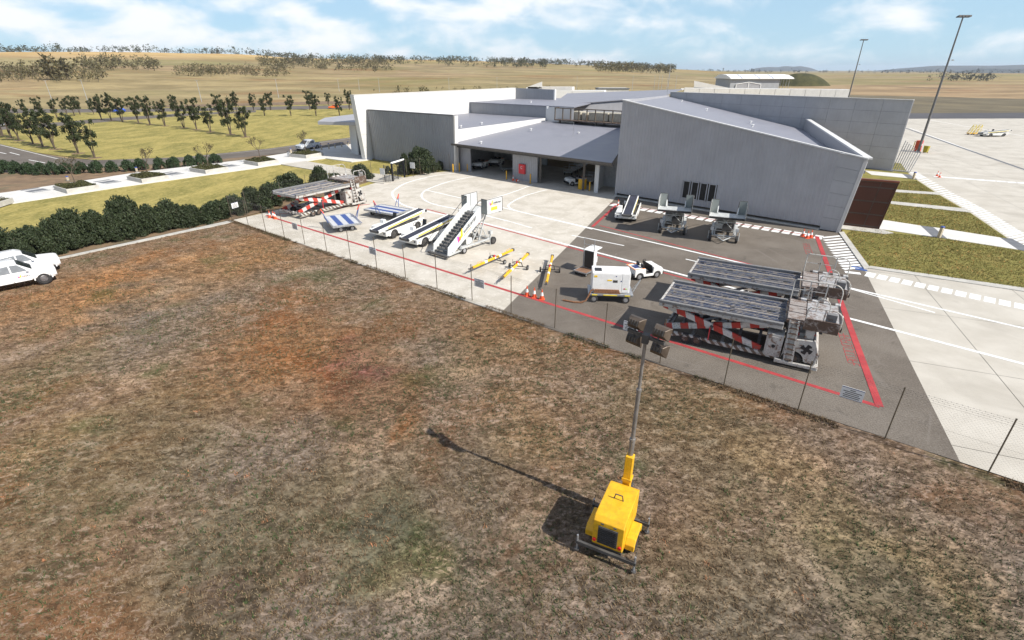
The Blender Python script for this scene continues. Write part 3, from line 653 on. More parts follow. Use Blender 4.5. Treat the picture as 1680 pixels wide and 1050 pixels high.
# brown canted box behind the corner
b0, b1 = g(1383,370), g(1441.5,377); bt0, bt1 = None, None
BW = VPlane(b0, b1); nb = Vector((BW.n.x,BW.n.y,0)); nb = nb if nb.dot(-b0) > 0 else -nb
t0, t1 = BW(1412,294), BW(1476,299)
wall_poly('wall', [b0-nb*.05, b1-nb*.05, t1-nb*.05, t0-nb*.05], .35, M['fascia'], nb)
for i in range(2):
    for k, (f0, f1) in enumerate([(0,.05),(.05,.30),(.30,.57),(.57,.86),(.86,.975)]):
        u0, u1 = (.0,.56) if i == 0 else (.56,.96)
        def bp(u, f): return b0.lerp(b1, u).lerp(t0.lerp(t1, u), f)
        e = .012; wall_poly('panel', [bp(u0+e,f0+e), bp(u1-e,f0+e), bp(u1-e,f1-e), bp(u0+e,f1-e)], .05, M['copper'], nb)
bpart(MB().slab([bp(.96,0)+nb*.02, bp(1,0)+nb*.02, bp(1,1)+nb*.02, bp(.96,1)+nb*.02], -nb*.5), 'edge_trim', M['copper'])
bpart(MB().bar(t0+nb*.02+Z_*.02, t1+nb*.02+Z_*.02, .4, .16), 'coping', M['bronze'])
# --- baggage hall
HF = VPlane(g(755,279), g(1008,321)); nh = Vector((HF.n.x,HF.n.y,0)); nh = nh if nh.dot(-HF.A) > 0 else -nh
ze = 3.95; hL = HF.A+(HF.A-HF.B).normalized()*.3; hR = HF.B.copy(); hd = (hR-hL)
zb2 = 5.35; bL, bR = g(906,197.5,zb2), g(1034,204,zb2)
bpart(MB().slab([up(hL,ze)+nh*1.3, up(hR,ze)+nh*1.3, bR+Vector((1.5,0,0)), bL], Z_*.14), 'roof', M['roof'])
bpart(MB().bar(up(hL,ze-.02)+nh*1.32, up(hR,ze-.02)+nh*1.32, .16, .26), 'gutter', M['fascia'])
bpart(MB().bar(up(hL,ze-.22)+nh*.9, up(hR,ze-.22)+nh*.9, .3, .3), 'eave_beam', M['darksteel'])
def hp(px): # point on the hall front under a photo column
    q = HF(px, 300); return up(q, 0)
def hseg(x0, x1, name, m, z1=ze-.05, rib=True):
    a, b = hp(x0), hp(x1)
    if rib: return ribbed(name, a, b, up(a,z1), up(b,z1), m, .3, .04)
    return bpart(MB().slab([a, b, up(b,z1), up(a,z1)], -nh*.2), name, m)
hseg(755,773,'cladding',M['clad']); hseg(841,881,'cladding',M['clad'])
for x in (886, 957): q = hp(x); bpart(MB().box(q.x-.13,q.x+.13,q.y-.13,q.y+.13,0,ze-.3), 'column', M['fascia'])
q = hp(979); bpart(MB().box(q.x-.18,q.x+.18,q.y-.18,q.y+.18,0,ze-.2), 'column', M['wallwhite'])
back = Vector((.40,.915,0))
hbL, hbR = up(hL+back*13,0), up(hR+back*13,0)
bpart(MB().slab([hL, hbL, up(hbL,ze), up(hL,ze)], Vector((-.2,.1,0))), 'wall', M['innerwall'])
hbM = hbL.lerp(hbR,.42); bpart(MB().slab([hbL, hbM, up(hbM,ze+.3), up(hbL,ze+.3)], back*.2), 'wall', M['innerwall'])
pa = hp(975); bpart(MB().slab([pa, pa+back*4.5, up(pa+back*4.5,ze), up(pa,ze)], Vector((.15,-.05,0))), 'wall', M['wallwhite'])
pb = pa+back*4.5; pc = hR+back*4.5
bpart(MB().slab([pb, pc, up(pc,ze), up(pb,ze)], back*.15), 'wall', M['innerwall'])
dq = pb.lerp(pc, .78)-back*.03; dd = (pc-pb).normalized()
dr = bpart(MB().slab([dq-dd*.5, dq+dd*.5, up(dq+dd*.5,2.15), up(dq-dd*.5,2.15)], -back*.05), 'door', M['offwhite'])
bpart(MB().bar(up(dq-dd*.4,1.05)-back*.1, up(dq-dd*.3,1.05)-back*.1, .04, .04), 'handle', M['steel'], dr)
struct(sheet('hall_floor', [(*(hL+nh*.2).xy,0), (*(hR+nh*.2).xy,0), (*hbR.xy,0), (*hbL.xy,0)], -.004, M['concrete2'], thick=.1))
# fire cabinet on the middle panel
fc = HF(858,280); fw = HF.d*.55
cab = bpart(MB().slab([up(fc-fw,.95)+nh*.05, up(fc+fw,.95)+nh*.05, up(fc+fw,2.25)+nh*.05, up(fc-fw,2.25)+nh*.05], nh*.28), 'hose_cabinet', M['red'], bevel=.02)
mb = MB(); cc = up(fc,1.8)+nh*.335
mb.tube([cc+HF.d*.16*math.cos(a)+Z_*.16*math.sin(a) for a in np.linspace(.6,5.7,12)], .03, 4); mb.bar(cc-HF.d*.05-Z_*.16, cc+HF.d*.15-Z_*.1, .05, .03, up=nh)
bpart(mb, 'hose_symbol', M['white'], cab)
# white wall S1 over the hall's left edge, and roof R1
s1a, s1b = hL+back*.1, bL
z6 = VPlane(hL, hL+back)(748,213).z
bpart(MB().slab([up(s1a,ze-.3), up(s1b,ze-.3), up(s1b,z6), up(s1a,z6)], Vector((-.3,.13,0))), 'wall', M['wallwhite'])
# white fin wall Lw
fe = g(600,262.5); zw = height((600,262),(590,156)); fb = g(846,144.5,zw)
fd = (up(fb,0)-up(fe,0)).normalized(); fn = Vector((fd.y,-fd.x,0)); FW = VPlane(up(fe,0), up(fb,0))
ft = FW(580,156.5)
bpart(MB().slab([up(fe,0), up(fb,0), up(fb,zw), ft], -fn*.9), 'wall', M['wallwhite'])
for k in range(2):
    for i in range(5):
        f0, f1 = i/5+.004, (i+1)/5-.004; u0, u1 = k*3.2+.02, k*3.2+3.18
        q = [up(fe,0).lerp(ft, f)+fd*u for f, u in ((f0,u0),(f0,u1),(f1,u1),(f1,u0))]
        bpart(MB().slab([p+fn*.004 for p in q], fn*.03), 'panel', M['wallwhite'])
bpart(MB().bar(ft+Z_*.03-fn*.45, up(fb,zw)+Z_*.03-fn*.45, 1.0, .08), 'coping', M['paleconc'])
# corrugated screen wall G
G = VPlane(g(615,261.4), g(746,281)); gt0, gt1 = G(602.4,180.5), G(744,190)
ribbed('cladding', G.A, G.B, gt0, gt1, M['clad2'], .42, .06, thick=.5)
gn = Vector((G.n.x,G.n.y,0)); gn = gn if gn.dot(-G.A) > 0 else -gn
bpart(MB().bar(gt0+Z_*.04-gn*.25, gt1+Z_*.04-gn*.25, .75, .12), 'coping', M['slate'])
bpart(MB().slab([up(G.B,0)+gn*.1+G.d*.02, up(G.B,0)-gn*.62+G.d*.02, up(gt1,gt1.z)-gn*.62+G.d*.02, up(gt1,gt1.z)+gn*.1+G.d*.02], G.d*.28), 'end_post', M['cream'])
# roof R1
p1 = up(G.A,z6)-gn*.5; p2 = up(s1a,z6); p3 = g(898,193,z6); p4 = FW(772,173.5)
bpart(MB().slab([up(FW.A+fd*1.5,z6), up(G.B,z6)-gn*.3, up(s1a,z6)-Vector((.2,-.1,0)), p3, up(FW.A+fd*48,z6)], -Z_*.2), 'roof', M['roof'])
# step wall and roof R2
q1 = FW(771,174); q1 = up(FW.A+fd*((q1-FW.A).dot(fd)),z6); q2 = g(898,193.5,z6)
zs = VPlane(up(q2,0), up(q2,0)+Vector((1,0,0)))(898,182).z; zs1 = VPlane(up(q1,0), up(q1,0)+Vector((1,0,0)))(771,162).z; zr2 = (zs+zs1)/2
bpart(MB().slab([q1-Z_*.1, q2-Z_*.1, up(q2,zr2), up(q1,zr2)], Vector((.25,.6,0))), 'wall', M['clad2'])
sw = VPlane(up(q2,0), up(q2,0)+back); q5 = g(942,177,zr2)
bpart(MB().slab([up(q2,ze), up(q5,ze), up(q5,zr2), up(q2,zr2)], Vector((-.3,.13,0))), 'wall', M['wallwhite'])
q6 = g(1062,171,zr2+.0)
r2b = FW.A+fd*((up(fb,0)-FW.A).length)
bpart(MB().slab([up(q1,zr2)-back*.2, up(q2,zr2)-back*.2, up(q5,zr2), up(q5,zr2)+Vector((10,26,0)), up(fb,zr2)+Vector((4,6,0))], Z_*.15), 'roof', M['roof'])
# fin F2 closing the back of R2
f2a, f2b = up(fb,zr2), g(908,165,zr2)
zf = zw
F2 = VPlane(up(f2a,0), up(f2b,0)); f2n = Vector((F2.n.x,F2.n.y,0)); f2n = f2n if f2n.dot(-f2a) > 0 else -f2n
bpart(MB().slab([up(f2a,zr2-.3), up(f2b,zr2-.3), up(f2b,F2(908,147).z), up(f2a,zw)], -f2n*.5), 'wall', M['clad2'])
bpart(MB().slab([up(f2b,zr2-.3)+f2n*.05, up(f2b,zr2-.3)-f2n*.6, up(f2b,F2(908,147).z+.05)-f2n*.6, up(f2b,F2(908,147).z+.05)+f2n*.05], F2.d*.3), 'end_post', M['wallwhite'])
# back hall R3: long low roof with grey wall, running from behind R2 to W2
zr3 = 8.0; r3 = [g(905,170,zr3), g(1100,158.5,zr3+1.0)]
r3a, r3b = up(r3[0],0), up(D1,0)+Vector((-1.0,1.5,0)); r3n = Vector((-.35,-.93,0))
bpart(MB().slab([up(r3a,3), up(r3b,3), up(r3b,9.0), up(r3a,7.6)], -r3n*.4), 'wall', M['clad'])
bpart(MB().slab([up(r3a,7.6)+r3n*.3, up(r3b,9.0)+r3n*.3, up(r3b,9.6)+Vector((12,26,0)), up(r3a,8.6)+Vector((6,30,0))], Z_*.15), 'roof', M['roof'])
# white blocks behind
def wblock(x0, x1, yt, yb, dep, m='wallwhite', name='wall', zt=None, yt1=None):
    a = g(x0, yb); b = g(x1, yb); pl = VPlane(a, b); ta, tb = pl(x0, yt), pl(x1, yt1 or yt)
    return bpart(MB().slab([a, b, tb, ta], Vector((dep*.3,dep,0))), name, M[m])
wblock(863,889,143.5,165,.5,yt1=134); wblock(866,939,142.5,165,6,'cream'); wblock(912,938,148,166,1); wblock(939,991,148.5,166,8,'wallwhite')
# cream wall seen over W2, with its leaning right end
ca, cb = g(1120,163), g(1393,163); CP = VPlane(ca, cb)
ct = [CP(1123,144.5), CP(1397,147)]; nc = 11
for i in range(nc):
    a, b = i/nc+.0012, (i+1)/nc-.0012
    q = [ca.lerp(cb,a), ca.lerp(cb,b), ct[0].lerp(ct[1],b), ct[0].lerp(ct[1],a)]
    bpart(MB().slab(q, Vector((.1,.5,0))), 'panel', M['cream'])
bpart(MB().slab([ca+Vector((0,.3,0)), cb+Vector((0,.3,0)), ct[1]+Vector((0,.3,-.05)), ct[0]+Vector((0,.3,-.05))], Vector((3,9,0))), 'wall', M['wallwhite'])
wblock(1138,1200,143,158,.6,'wallwhite',yt1=146) ; fa_ = g(1138,158); 
pl = VPlane(g(1138,158), g(1200,158)); bpart(MB().slab([pl(1138,158), pl(1200,158), pl(1197,144.5), pl(1139,132.5)], Vector((.2,.8,0))), 'wall', M['cream'])
# entry canopy and glazed end left of the white fin
ce = g(573,252); cz = 0
EP = VPlane(g(577,251.5), g(604,259)); en = Vector((EP.n.x,EP.n.y,0)); en = en if en.dot(-EP.A) > 0 else -en
e0, e1, e2 = EP(577,251.5), EP(588,253.5), EP(601,257)
bpart(MB().slab([up(e0,0), up(e1,0), up(EP(583,203),EP(583,203).z), up(EP(572,203),EP(572,203).z)], -en*.5), 'wall', M['wallwhite'])
gl = MB().slab([up(e1,0)-en*.2, up(e2,0)-en*.2, EP(592,200)-en*.2, EP(581,201)-en*.2], -en*.1); bpart(gl, 'entry_glazing', M['glass'])
for f in (.0,.33,.66,1.0):
    bpart(MB().bar(up(e1,0).lerp(EP(581,201),f)-en*.15, up(e2,0).lerp(EP(592,200),f)-en*.15, .08, .08), 'mullion', M['darksteel'])
zcn = EP(580,197).z
cpts = [g(522,198,zcn), g(530,193,zcn), g(586,187,zcn), g(604,196,zcn), g(588,198,zcn)]
bpart(MB().slab([g(521,199,zcn), g(533,193,zcn), g(590,186,zcn), g(620,200,zcn), g(588,200.5,zcn)], -Z_*.55), 'canopy', M['clad'], bevel=.03)
# roof vents
rv = MB().cyl((0,0,.12), (0,0,1), .12, .24, 8).cyl((0,0,.28), (0,0,1), .22, .08, 8)
rvo = None
for (x, y, z) in [(790,204,z6),(831,185,z6),(756,209,z6),(871,168.5,zr2+.15),(898,178,zr2+.15),(871,214,ze+1.0),(949,220,ze+.8),(789,235.5,ze+.25)]:
    p = g(x, y, z)
    if rvo is None: rvo = bpart(MB().add([(v[0]+p.x, v[1]+p.y, v[2]+p.z) for v in rv.v], rv.f), 'roof_vent', M['white']); rv0 = p
    else:
        c = rvo.copy(); COL.objects.link(c); c.location = p-rv0
RP = lambda u, v: (rA-n1_*.25).lerp(rB-n1_*.25, u).lerp(rD.lerp(rC, u), v)
for u, v in ((.15,.8),(.35,.62),(.62,.55),(.62,.4)):
    c = rvo.copy(); COL.objects.link(c); c.location = RP(u, v)-rv0
# thin roof aerials
for x, y0_, y1_, z in ((771,192,172,z6),(940,225,205,ze+.7)):
    p = g(x, y0_, z); bpart(MB().tube([p, p+Z_*2.2], .025, 5).bar(p+Z_*1.3-Vector((.3,0,0)), p+Z_*1.3+Vector((.3,0,0)), .02, .02), 'roof_aerial', M['steel'])
p = W2B+Vector((-.6,0,0)); bpart(MB().tube([p-Z_*1.5, p+Z_*5.2], .05, 5), 'roof_aerial', M['steel'])
# --- rooftop plant deck, stands on the hall roof
pa_, pb_ = g(909,202,zb2-.1), g(1022,210,zb2-.1); pdr = (pb_-pa_).normalized(); pdn = Vector((-pdr.y,pdr.x,0)); pdn = pdn if pdn.y > 0 else -pdn
PD = thing('rooftop_plant_deck', 'rusty steel framed plant deck with handrail and tanks on the hall roof', 'plant deck', pa_, math.atan2(pdr.y, pdr.x))
LL = (pb_-pa_).length+3
for k, (x, y) in enumerate([(1,.4),(LL*.5,.4),(1,3.4),(LL*.5,3.4),(LL-1,.4),(LL-1,3.4)]): MB().box(x-.14,x+.14,y-.14,y+.14,0,.5).build('foot', M['fascia'], PD)
MB().box(0,LL,0,3.8,.5,.66).build('deck_frame', M['lobrown'], PD)
mb = MB(); hr = 2.6
for x in np.linspace(.1, LL-.1, 11): mb.bar((x,.06,.66),(x,.06,hr), .15, .15)
for y in (2.0, 3.7): mb.bar((.06,y,.66),(.06,y,hr), .15, .15)
for z in (hr,): mb.bar((0,.06,z),(LL,.06,z), .15, .15); mb.bar((.06,0,z),(.06,3.8,z), .15, .15)
mb.build('handrail', mat('tan_steel', (.15,.115,.08), .6, .2, var=.25, vs=4), PD)
tk = mat('tank_tan', (.42,.38,.30), .6, var=.12, dirt=.5)
for x0, x1, h_ in ((2.6,4.6,1.75),(4.9,5.8,1.6),(6.3,10.2,1.75),(10.4,LL-.4,1.8)): MB().box(x0,x1,1.5,3.5,.66,.66+h_*.8).build('tank', tk, PD, bevel=.08)
# ================================================================ GROUND EQUIPMENT
def wheel(parent, c, r, w, rimm='rim', ax=(0,1,0), name='wheel', n=18):
    ax = Vector(ax); c = Vector(c); mb = MB(); prof = [(-.5,.62),(-.5,.93),(-.38,1.0),(.38,1.0),(.5,.93),(.5,.62)]
    rings = []; a = ax.normalized(); u = a.orthogonal().normalized(); v = a.cross(u)
    for k in range(n):
        th = 2*math.pi*k/n; d = u*math.cos(th)+v*math.sin(th); rings.append([c+a*(p[0]*w)+d*(p[1]*r) for p in prof])
    rings.append(rings[0]); mb.loft(rings, cap=False)
    o = mb.build(name, M['rubber'], parent, smooth=True)
    rb = MB(); 
    for s_ in (-1, 1):
        rb.cyl(c+a*s_*w*.34, a*s_, r*.63, w*.12, 14, r*.56); rb.cyl(c+a*s_*w*.43, a*s_, r*.24, w*.12, 8)
        for k in range(5):
            th = 2*math.pi*k/5; d = u*math.cos(th)+v*math.sin(th); rb.cyl(c+d*r*.4+a*s_*w*.40, a*s_, r*.07, w*.08, 6)
    rb.build('rim', M[rimm], o)
    return o
def arc(c, r, a0, a1, n, f): return [f(c[0]+r*math.cos(a0+(a1-a0)*k/n), c[1]+r*math.sin(a0+(a1-a0)*k/n)) for k in range(n+1)]
# ---------------------------------------------------------------- scissor high loader (x forward, origin under the rear tandem axle)
M['bridgewhite'] = rusty('bridge_white', (.42,.41,.40), .95, (.16,.11,.085)); M['platebrown'] = rusty('plate_brown', (.34,.30,.27), .9, (.14,.09,.065)); M['track'] = rusty('track_tan', (.40,.35,.29), .5, (.12,.09,.07))
def make_loader():
    T = thing('container_loader', 'x', 'loader', group='weathered scissor container loaders')
    W = 1.55
    rail = [(-1.65,.42),(-1.45,.28),(-1.0,.30),(-.6,.42),(.6,.42),(1.0,.32),(4.0,.30),(4.6,.22),(4.6,.46),(4.0,.52),(-1.2,.56),(-1.5,.66),(-1.7,.62)]
    for s_ in (-1, 1): MB().prism(rail, 'y', s_*W-.09, s_*W+.09).build('chassis_rail', M['chevron'], T, bevel=.015)
    mb = MB()
    for k in range(6): mb.box(-1.68+k*.012, -1.56+k*.012, -1.4+k*.48, -1.2+k*.48, .36, .62)
    mb.box(-1.62,-1.52,-1.5,1.5,.42,.56); mb.build('rear_bumper', M['lowhite'], T, bevel=.01)
    for x in (-1.4, .0, 1.6, 3.4): MB().box(x-.08,x+.08,-1.45,1.45,.32,.48).build('cross_member', M['logrey'], T)
    for s_ in (-1, 1):
        for x in (-.32, .32): wheel(T, (x, s_*1.52, .30), .30, .24, 'lobrown')
    # scissors: outer and inner pair of arms
    zt = 2.02
    for s_ in (-1, 1):
        y = s_*1.38; 
        for (p, q, yy) in (((-1.75,.0),(3.55,0),y), ((-1.6,1),(3.6,1),y-s_*.2)):
            z0_, z1_ = (zt, .58) if p[1] == 0 else (.60, zt-.1)
            MB().bar((p[0],yy,z0_), (q[0],yy,z1_), .14, .34).build('scissor_arm', M['arm'], T, bevel=.015)
        MB().cyl((.95,y,1.28), (0,1,0), .09, .5, 10).build('pivot_pin', M['darksteel'], T)
    for x, z in ((-.6,1.0),(2.4,.95)): MB().box(x-.07,x+.07,-1.2,1.2,z-.08,z+.08).build('arm_tie', M['logrey'], T)
    MB().tube([(-.2,-.4,.5),(1.6,-.4,1.35)], .09, 8).tube([(-.2,.4,.5),(1.6,.4,1.35)], .09, 8).build('lift_ram', M['steel'], T)
    MB().tube([(.9,-1.62,.5),(.9,-1.62,1.3)], .035, 6).build('safety_prop', M['red'], T)
    # platform
    x0, x1, pw, pz = -1.95, 4.35, 1.72, 2.32
    P = MB().box(x0, x1, -pw+.1, pw-.1, pz-.22, pz-.06).build('platform', M['loblue'], T, bevel=.01)
    for s_ in (-1, 1):
        MB().box(x0-.04, x1, s_*pw-.10, s_*pw+.10, pz-.06, pz+.10).build('side_guide', M['logrey'], P, bevel=.02)
        MB().box(x0-.02, x1, s_*pw-.07, s_*pw+.07, pz-.26, pz-.065).build('side_rail', M['lowhite'], P, bevel=.015)
    for k in range(15):
        y = -1.44+k*.205; wv = (.02,.035,.015)[k % 3]
        MB().box(x0+.1, x1-.05, y-wv, y+wv, pz-.062, pz-.03+.02*(k % 2)).build('roller_track', M[('track','loblue','logrey','loblue','track')[k % 5]], P)
    rb = MB(); rg = random.Random(3)
    for k in range(26): x = x0+.3+rg.random()*5.4; y = -1.5+rg.random()*3; rb.box(x-.12,x+.12,y-.05,y+.05,pz-.06,pz-.02)
    rb.build('stop', M['black'], P, kind='stuff')
    MB().box(x0-.05, x0+.06, -pw+.1, pw-.1, pz-.24, pz-.02).build('end_plate', M['lowhite'], P, bevel=.01)
    # engine cabinet, cab side, wheel arch, bumper
    cb = MB().box(3.72, 4.52, -1.72, -.75, .42, 1.72).build('engine_cabinet', M['lowhite'], T, bevel=.05, seg=2)
    MB().box(3.82,4.42,-1.745,-1.72,.55,1.58).build('cabinet_door', M['lowhite'], cb, bevel=.01); MB().cyl((4.12,-1.76,1.05),(0,1,0),.09,.05,12).build('round_vent', M['black'], cb)
    MB().box(3.72,4.5,.75,1.7,.42,1.5).build('engine_cabinet', M['lowhite'], T, bevel=.05)
    side = [(4.6,.95)]+[(5.1+.52*math.cos(a), .44+.54*math.sin(a)) for a in np.linspace(math.pi*.95, .12, 9)]+[(5.7,.45),(6.05,.45),(6.1,1.0),(5.85,1.72),(4.6,1.6)]
    for s_ in (-1, 1):
        nb_ = MB().prism(side, 'y', s_*1.62-.06, s_*1.62+.06).build('nose_side', M['lowhite'], T, bevel=.015)
        yy = s_*1.69; c = (5.62, 1.2)
        eb = MB(); eb.bar((c[0]-.27,yy,c[1]+.1),(c[0]+.27,yy,c[1]-.1), .03,.17, up=(0,0,1)); eb.bar((c[0]-.1,yy-.0015*s_,c[1]-.27),(c[0]+.1,yy+.0015*s_,c[1]+.27), .03,.17, up=(1,0,0))
        for a in range(4): eb.cyl((c[0]+.24*math.cos(.8+a*1.57), yy+s_*.006, c[1]+.24*math.sin(.8+a*1.57)), (0,1,0), .055, .03, 8)
        eb.build('nose_emblem', M['black'], nb_)
    wheel(T, (5.1,-1.4,.44), .44, .32, 'lobrown'); wheel(T, (5.1,1.4,.44), .44, .32, 'lobrown')
    MB().prism([(4.6,1.1),(6.12,.7),(6.12,1.0),(5.85,1.7),(4.6,1.58)], 'y', -1.56, 1.56).build('nose_cover', M['lowhite'], T, bevel=.03)
    MB().bar((4.9,-1.0,1.66),(5.9,-1.0,1.80),.16,.12).bar((4.9,-.2,1.66),(5.9,-.2,1.80),.16,.12).build('striped_bar', M['arm'], T)
    fp = MB().prism([(6.08,.35),(6.16,.35),(6.20,1.0),(5.92,1.76),(5.84,1.76),(6.1,1.0)], 'y', -1.68, 1.68).build('front_panel', M['lowhite'], T, bevel=.01)
    MB().bar((6.22,-1.62,.5),(6.22,-1.1,1.0),.05,.07).bar((6.225,-1.1,.5),(6.225,-1.62,1.0),.05,.07).build('cross_brace', M['darksteel'], fp)
    MB().prism([(4.3,.20),(4.9,.20),(6.25,.20),(6.25,.38),(4.9,.36),(4.3,.44)], 'y', -1.85, -1.70).build('step_bumper', M['lowhite'], T, bevel=.02)
    MB().prism([(4.3,.20),(6.25,.20),(6.25,.38),(4.3,.44)], 'y', 1.70, 1.85).build('step_bumper', M['lowhite'], T, bevel=.02)
    MB().box(6.05,6.32,-1.85,1.85,.18,.40).build('front_bumper', M['lowhite'], T, bevel=.03)
    # bridge with rails
    bx0, bx1, bz = 4.4, 6.8, 2.58
    B = MB().box(bx0, bx1, -1.55, 1.62, bz-.14, bz).build('bridge', M['lobrown'], T, bevel=.02)
    MB().box(bx0+.9, bx1-.02, -1.2, 1.5, bz+.001, bz+.035).build('bridge_deck', M['bridgewhite'], B)
    for k in range(3): MB().box(bx0+.05, bx0+.85, -1.4+k*.95, -.55+k*.95, bz+.002, bz+.05).build('deck_plate', M['platebrown'], B)
    MB().box(bx0+.8,bx1-.05,-1.60,-1.54,bz-.35,bz+.28).build('side_panel', M['lobrown'], B, bevel=.015)
    MB().box(bx0+.4,bx1+.05,1.45,1.66,bz-.05,bz+.12).build('side_panel', striped('bridge_chevron', (.66,.64,.6), (.13,.10,.08), .55, shear=0, worn=.4), B, bevel=.01)
    MB().box(bx0+1.7,bx0+2.15,-1.45,-1.15,bz+.03,bz+.62).build('control_box', M['logrey'], B, bevel=.02)
    MB().box(bx1-.05,bx1+.06,-1.5,1.6,bz-.18,bz+.04).build('bumper_strip', M['rubber'], B)
    MB().box(5.4,5.8,-1.5,-1.0,1.7,bz-.12).build('bridge_support', M['lowhite'], T, bevel=.02); MB().box(5.4,5.8,.9,1.4,1.7,bz-.12).build('bridge_support', M['lowhite'], T, bevel=.02)
    def rail(y, xa, xb, hh):
        pts = [(xa,y,bz),(xa,y,bz+hh-.1),(xa+.1,y,bz+hh)]+arc((xb-.45, bz+hh-.45), .45, math.pi/2, 0, 5, lambda x, z: (x,y,z))+[(xb,y,bz-.02)]
        return pts
    mb = MB().tube(rail(1.56,bx0+.05,bx1,1.15), .035, 6)
    for x in (bx0+.85, bx0+1.65): mb.tube([(x,1.56,bz),(x,1.56,bz+1.15)], .03, 5)
    mb.tube([(bx0+.05,1.56,bz+.6),(bx0+1.65,1.56,bz+.6)], .025, 5).build('handrail', M['lowhite'], B)
    mb = MB().tube(rail(-1.48,bx0+.85,bx1-.02,.85), .035, 6); mb.tube([(bx0+1.6,-1.48,bz),(bx0+1.6,-1.48,bz+.83)], .03, 5); mb.build('handrail', M['lowhite'], B)
    mb = MB(); mb.tube(rail(.1,bx0+1.3,bx1-.5,.8), .03, 6); mb.build('handrail', M['lowhite'], B)
    # ladder up the near side
    lad = MB()
    for yo in (0,): pass
    a0, a1 = Vector((4.75,-1.80,.35)), Vector((4.60,-1.64,bz+.05)); b0_, b1_ = Vector((5.13,-1.80,.35)), Vector((4.98,-1.64,bz+.05))
    lad.bar(a0,a1,.06,.09); lad.bar(b0_,b1_,.06,.09); lo_ = lad.build('ladder', M['lowhite'], T)
    st = MB()
    for k in range(8): f = (k+.5)/8; MB().bar(a0.lerp(a1,f), b0_.lerp(b1_,f), .12, .04).build('rung', M['lobrown'], lo_)
    MB().slab([a0.lerp(a1,.05)+Vector((0,.07,0)), b0_.lerp(b1_,.05)+Vector((0,.07,0)), b1_+Vector((0,.07,-.1)), a1+Vector((0,.07,-.1))], (0,.02,0)).build('ladder_back', M['lowhite'], lo_)
    return T
def put(T, px, side_y, rz, label):
    """stand T so that the photo's ground point px lies beside its origin, side_y metres to its right"""
    p = g(*px); T.location = p+Vector((-math.sin(rz), math.cos(rz), 0))*side_y; T.rotation_euler = (0,0,rz); T['label'] = label
L1 = make_loader(); put(L1, (1132,564), 1.55, R(-28.8), 'rusty white container loader nearest the wire fence, red and white scissor arms')
L2 = copy_tree(L1); put(L2, (1132,564), 1.55, R(-28.6), 'rusty container loader parked just behind the nearest loader on the asphalt')
d2 = g(1132,446,2.4)-g(1086,490,2.4); L2.location = L1.location+Vector((d2.x,d2.y,0))
L3 = copy_tree(L1); L3.scale = (1.1,1.1,1.1); put(L3, (519,354), 1.7, R(57), 'rusty white container loader by the hedge at the far left of the apron')
# ---------------------------------------------------------------- pallet dolly (x along the long side)
M['dollystripe'] = striped('dolly_stripe', (.58,.58,.58), (.05,.10,.30), 1.04, shear=0, worn=.25, off=.26)
def make_dolly():
    T = thing('pallet_dolly', 'x', 'dolly', group='blue and white striped pallet dollies'); hw, hl, z = 2.15, 1.3, .72
    D = MB().box(-hl,hl,-hw,hw,z-.08,z).build('deck', M['dollystripe'], T, bevel=.01)
    mb = MB()
    for s_ in (-1,1): mb.box(-hl-.03,hl+.03,s_*hw-.05,s_*hw+.05,z-.14,z+.06); mb.box(s_*hl-.05,s_*hl+.05,-hw+.06,hw-.06,z-.13,z+.05)
    mb.build('deck_edge', M['steel'], D, bevel=.01)
    rb = MB()
    for k in range(15):
        for q in range(8): x = -hl+.15+k*.185; y = -hw+.28+q*.52; rb.cyl((x,y,z-.005),(0,1,0),.03,.42,5)
    rb.build('roller', M['dollystripe'], D, kind='stuff')
    MB().box(-hl+.3,hl-.3,-.5,-.38,z-.3,z-.1).box(-hl+.3,hl-.3,.38,.5,z-.3,z-.1).build('underframe', M['navy'], T)
    for x in (-.55, .55):
        MB().box(x-.06,x+.06,-1.6,1.6,.22,.34).build('axle', M['darksteel'], T)
        for s_ in (-1,1): wheel(T, (x, s_*1.72, .26), .26, .18)
    for x, e in ((-hl,-1),(hl,1)):
        mb = MB(); tip = Vector((x+e*.55,0,z+1.25)); mb.tube([(x+e*.05,-.28,z-.1),tip], .035, 6); mb.tube([(x+e*.05,.28,z-.1),tip], .035, 6); mb.tube([(x+e*.27,-.15,z+.5),(x+e*.27,.15,z+.5)], .025, 5)
        db = mb.build('drawbar', M['blue'], T); MB().tube([tip-Vector((e*.2,0,.42)), tip+Vector((e*.02,0,.05))], [.09,.05], 6).build('drawbar_tip', M['orange'], db)
    return T
q = lambda x, y: (440+x/6, 270+y/6)
D1_ = make_dolly()
c1 = [g(*q(*p), .72) for p in [(545,510),(800,480),(910,580),(650,615)]]; cen = sum(c1, Vector())/4
ld = ((c1[1]-c1[0])+(c1[2]-c1[3])).normalized()
D1_.location = (cen.x, cen.y, 0); D1_.rotation_euler = (0,0,math.atan2(ld.y,ld.x)); D1_['label'] = 'striped blue and white pallet dolly nearer the fence, both drawbars raised'
c2 = [g(*q(*p), .72) for p in [(955,440),(1140,392),(1395,440),(1215,500)]]; cen = sum(c2, Vector())/4; ld = ((c2[1]-c2[0])+(c2[2]-c2[3])).normalized()
D2_ = copy_tree(D1_, (cen.x,cen.y,0), math.atan2(ld.y,ld.x), 'striped pallet dolly farther back, between the other dolly and the curved white lines')
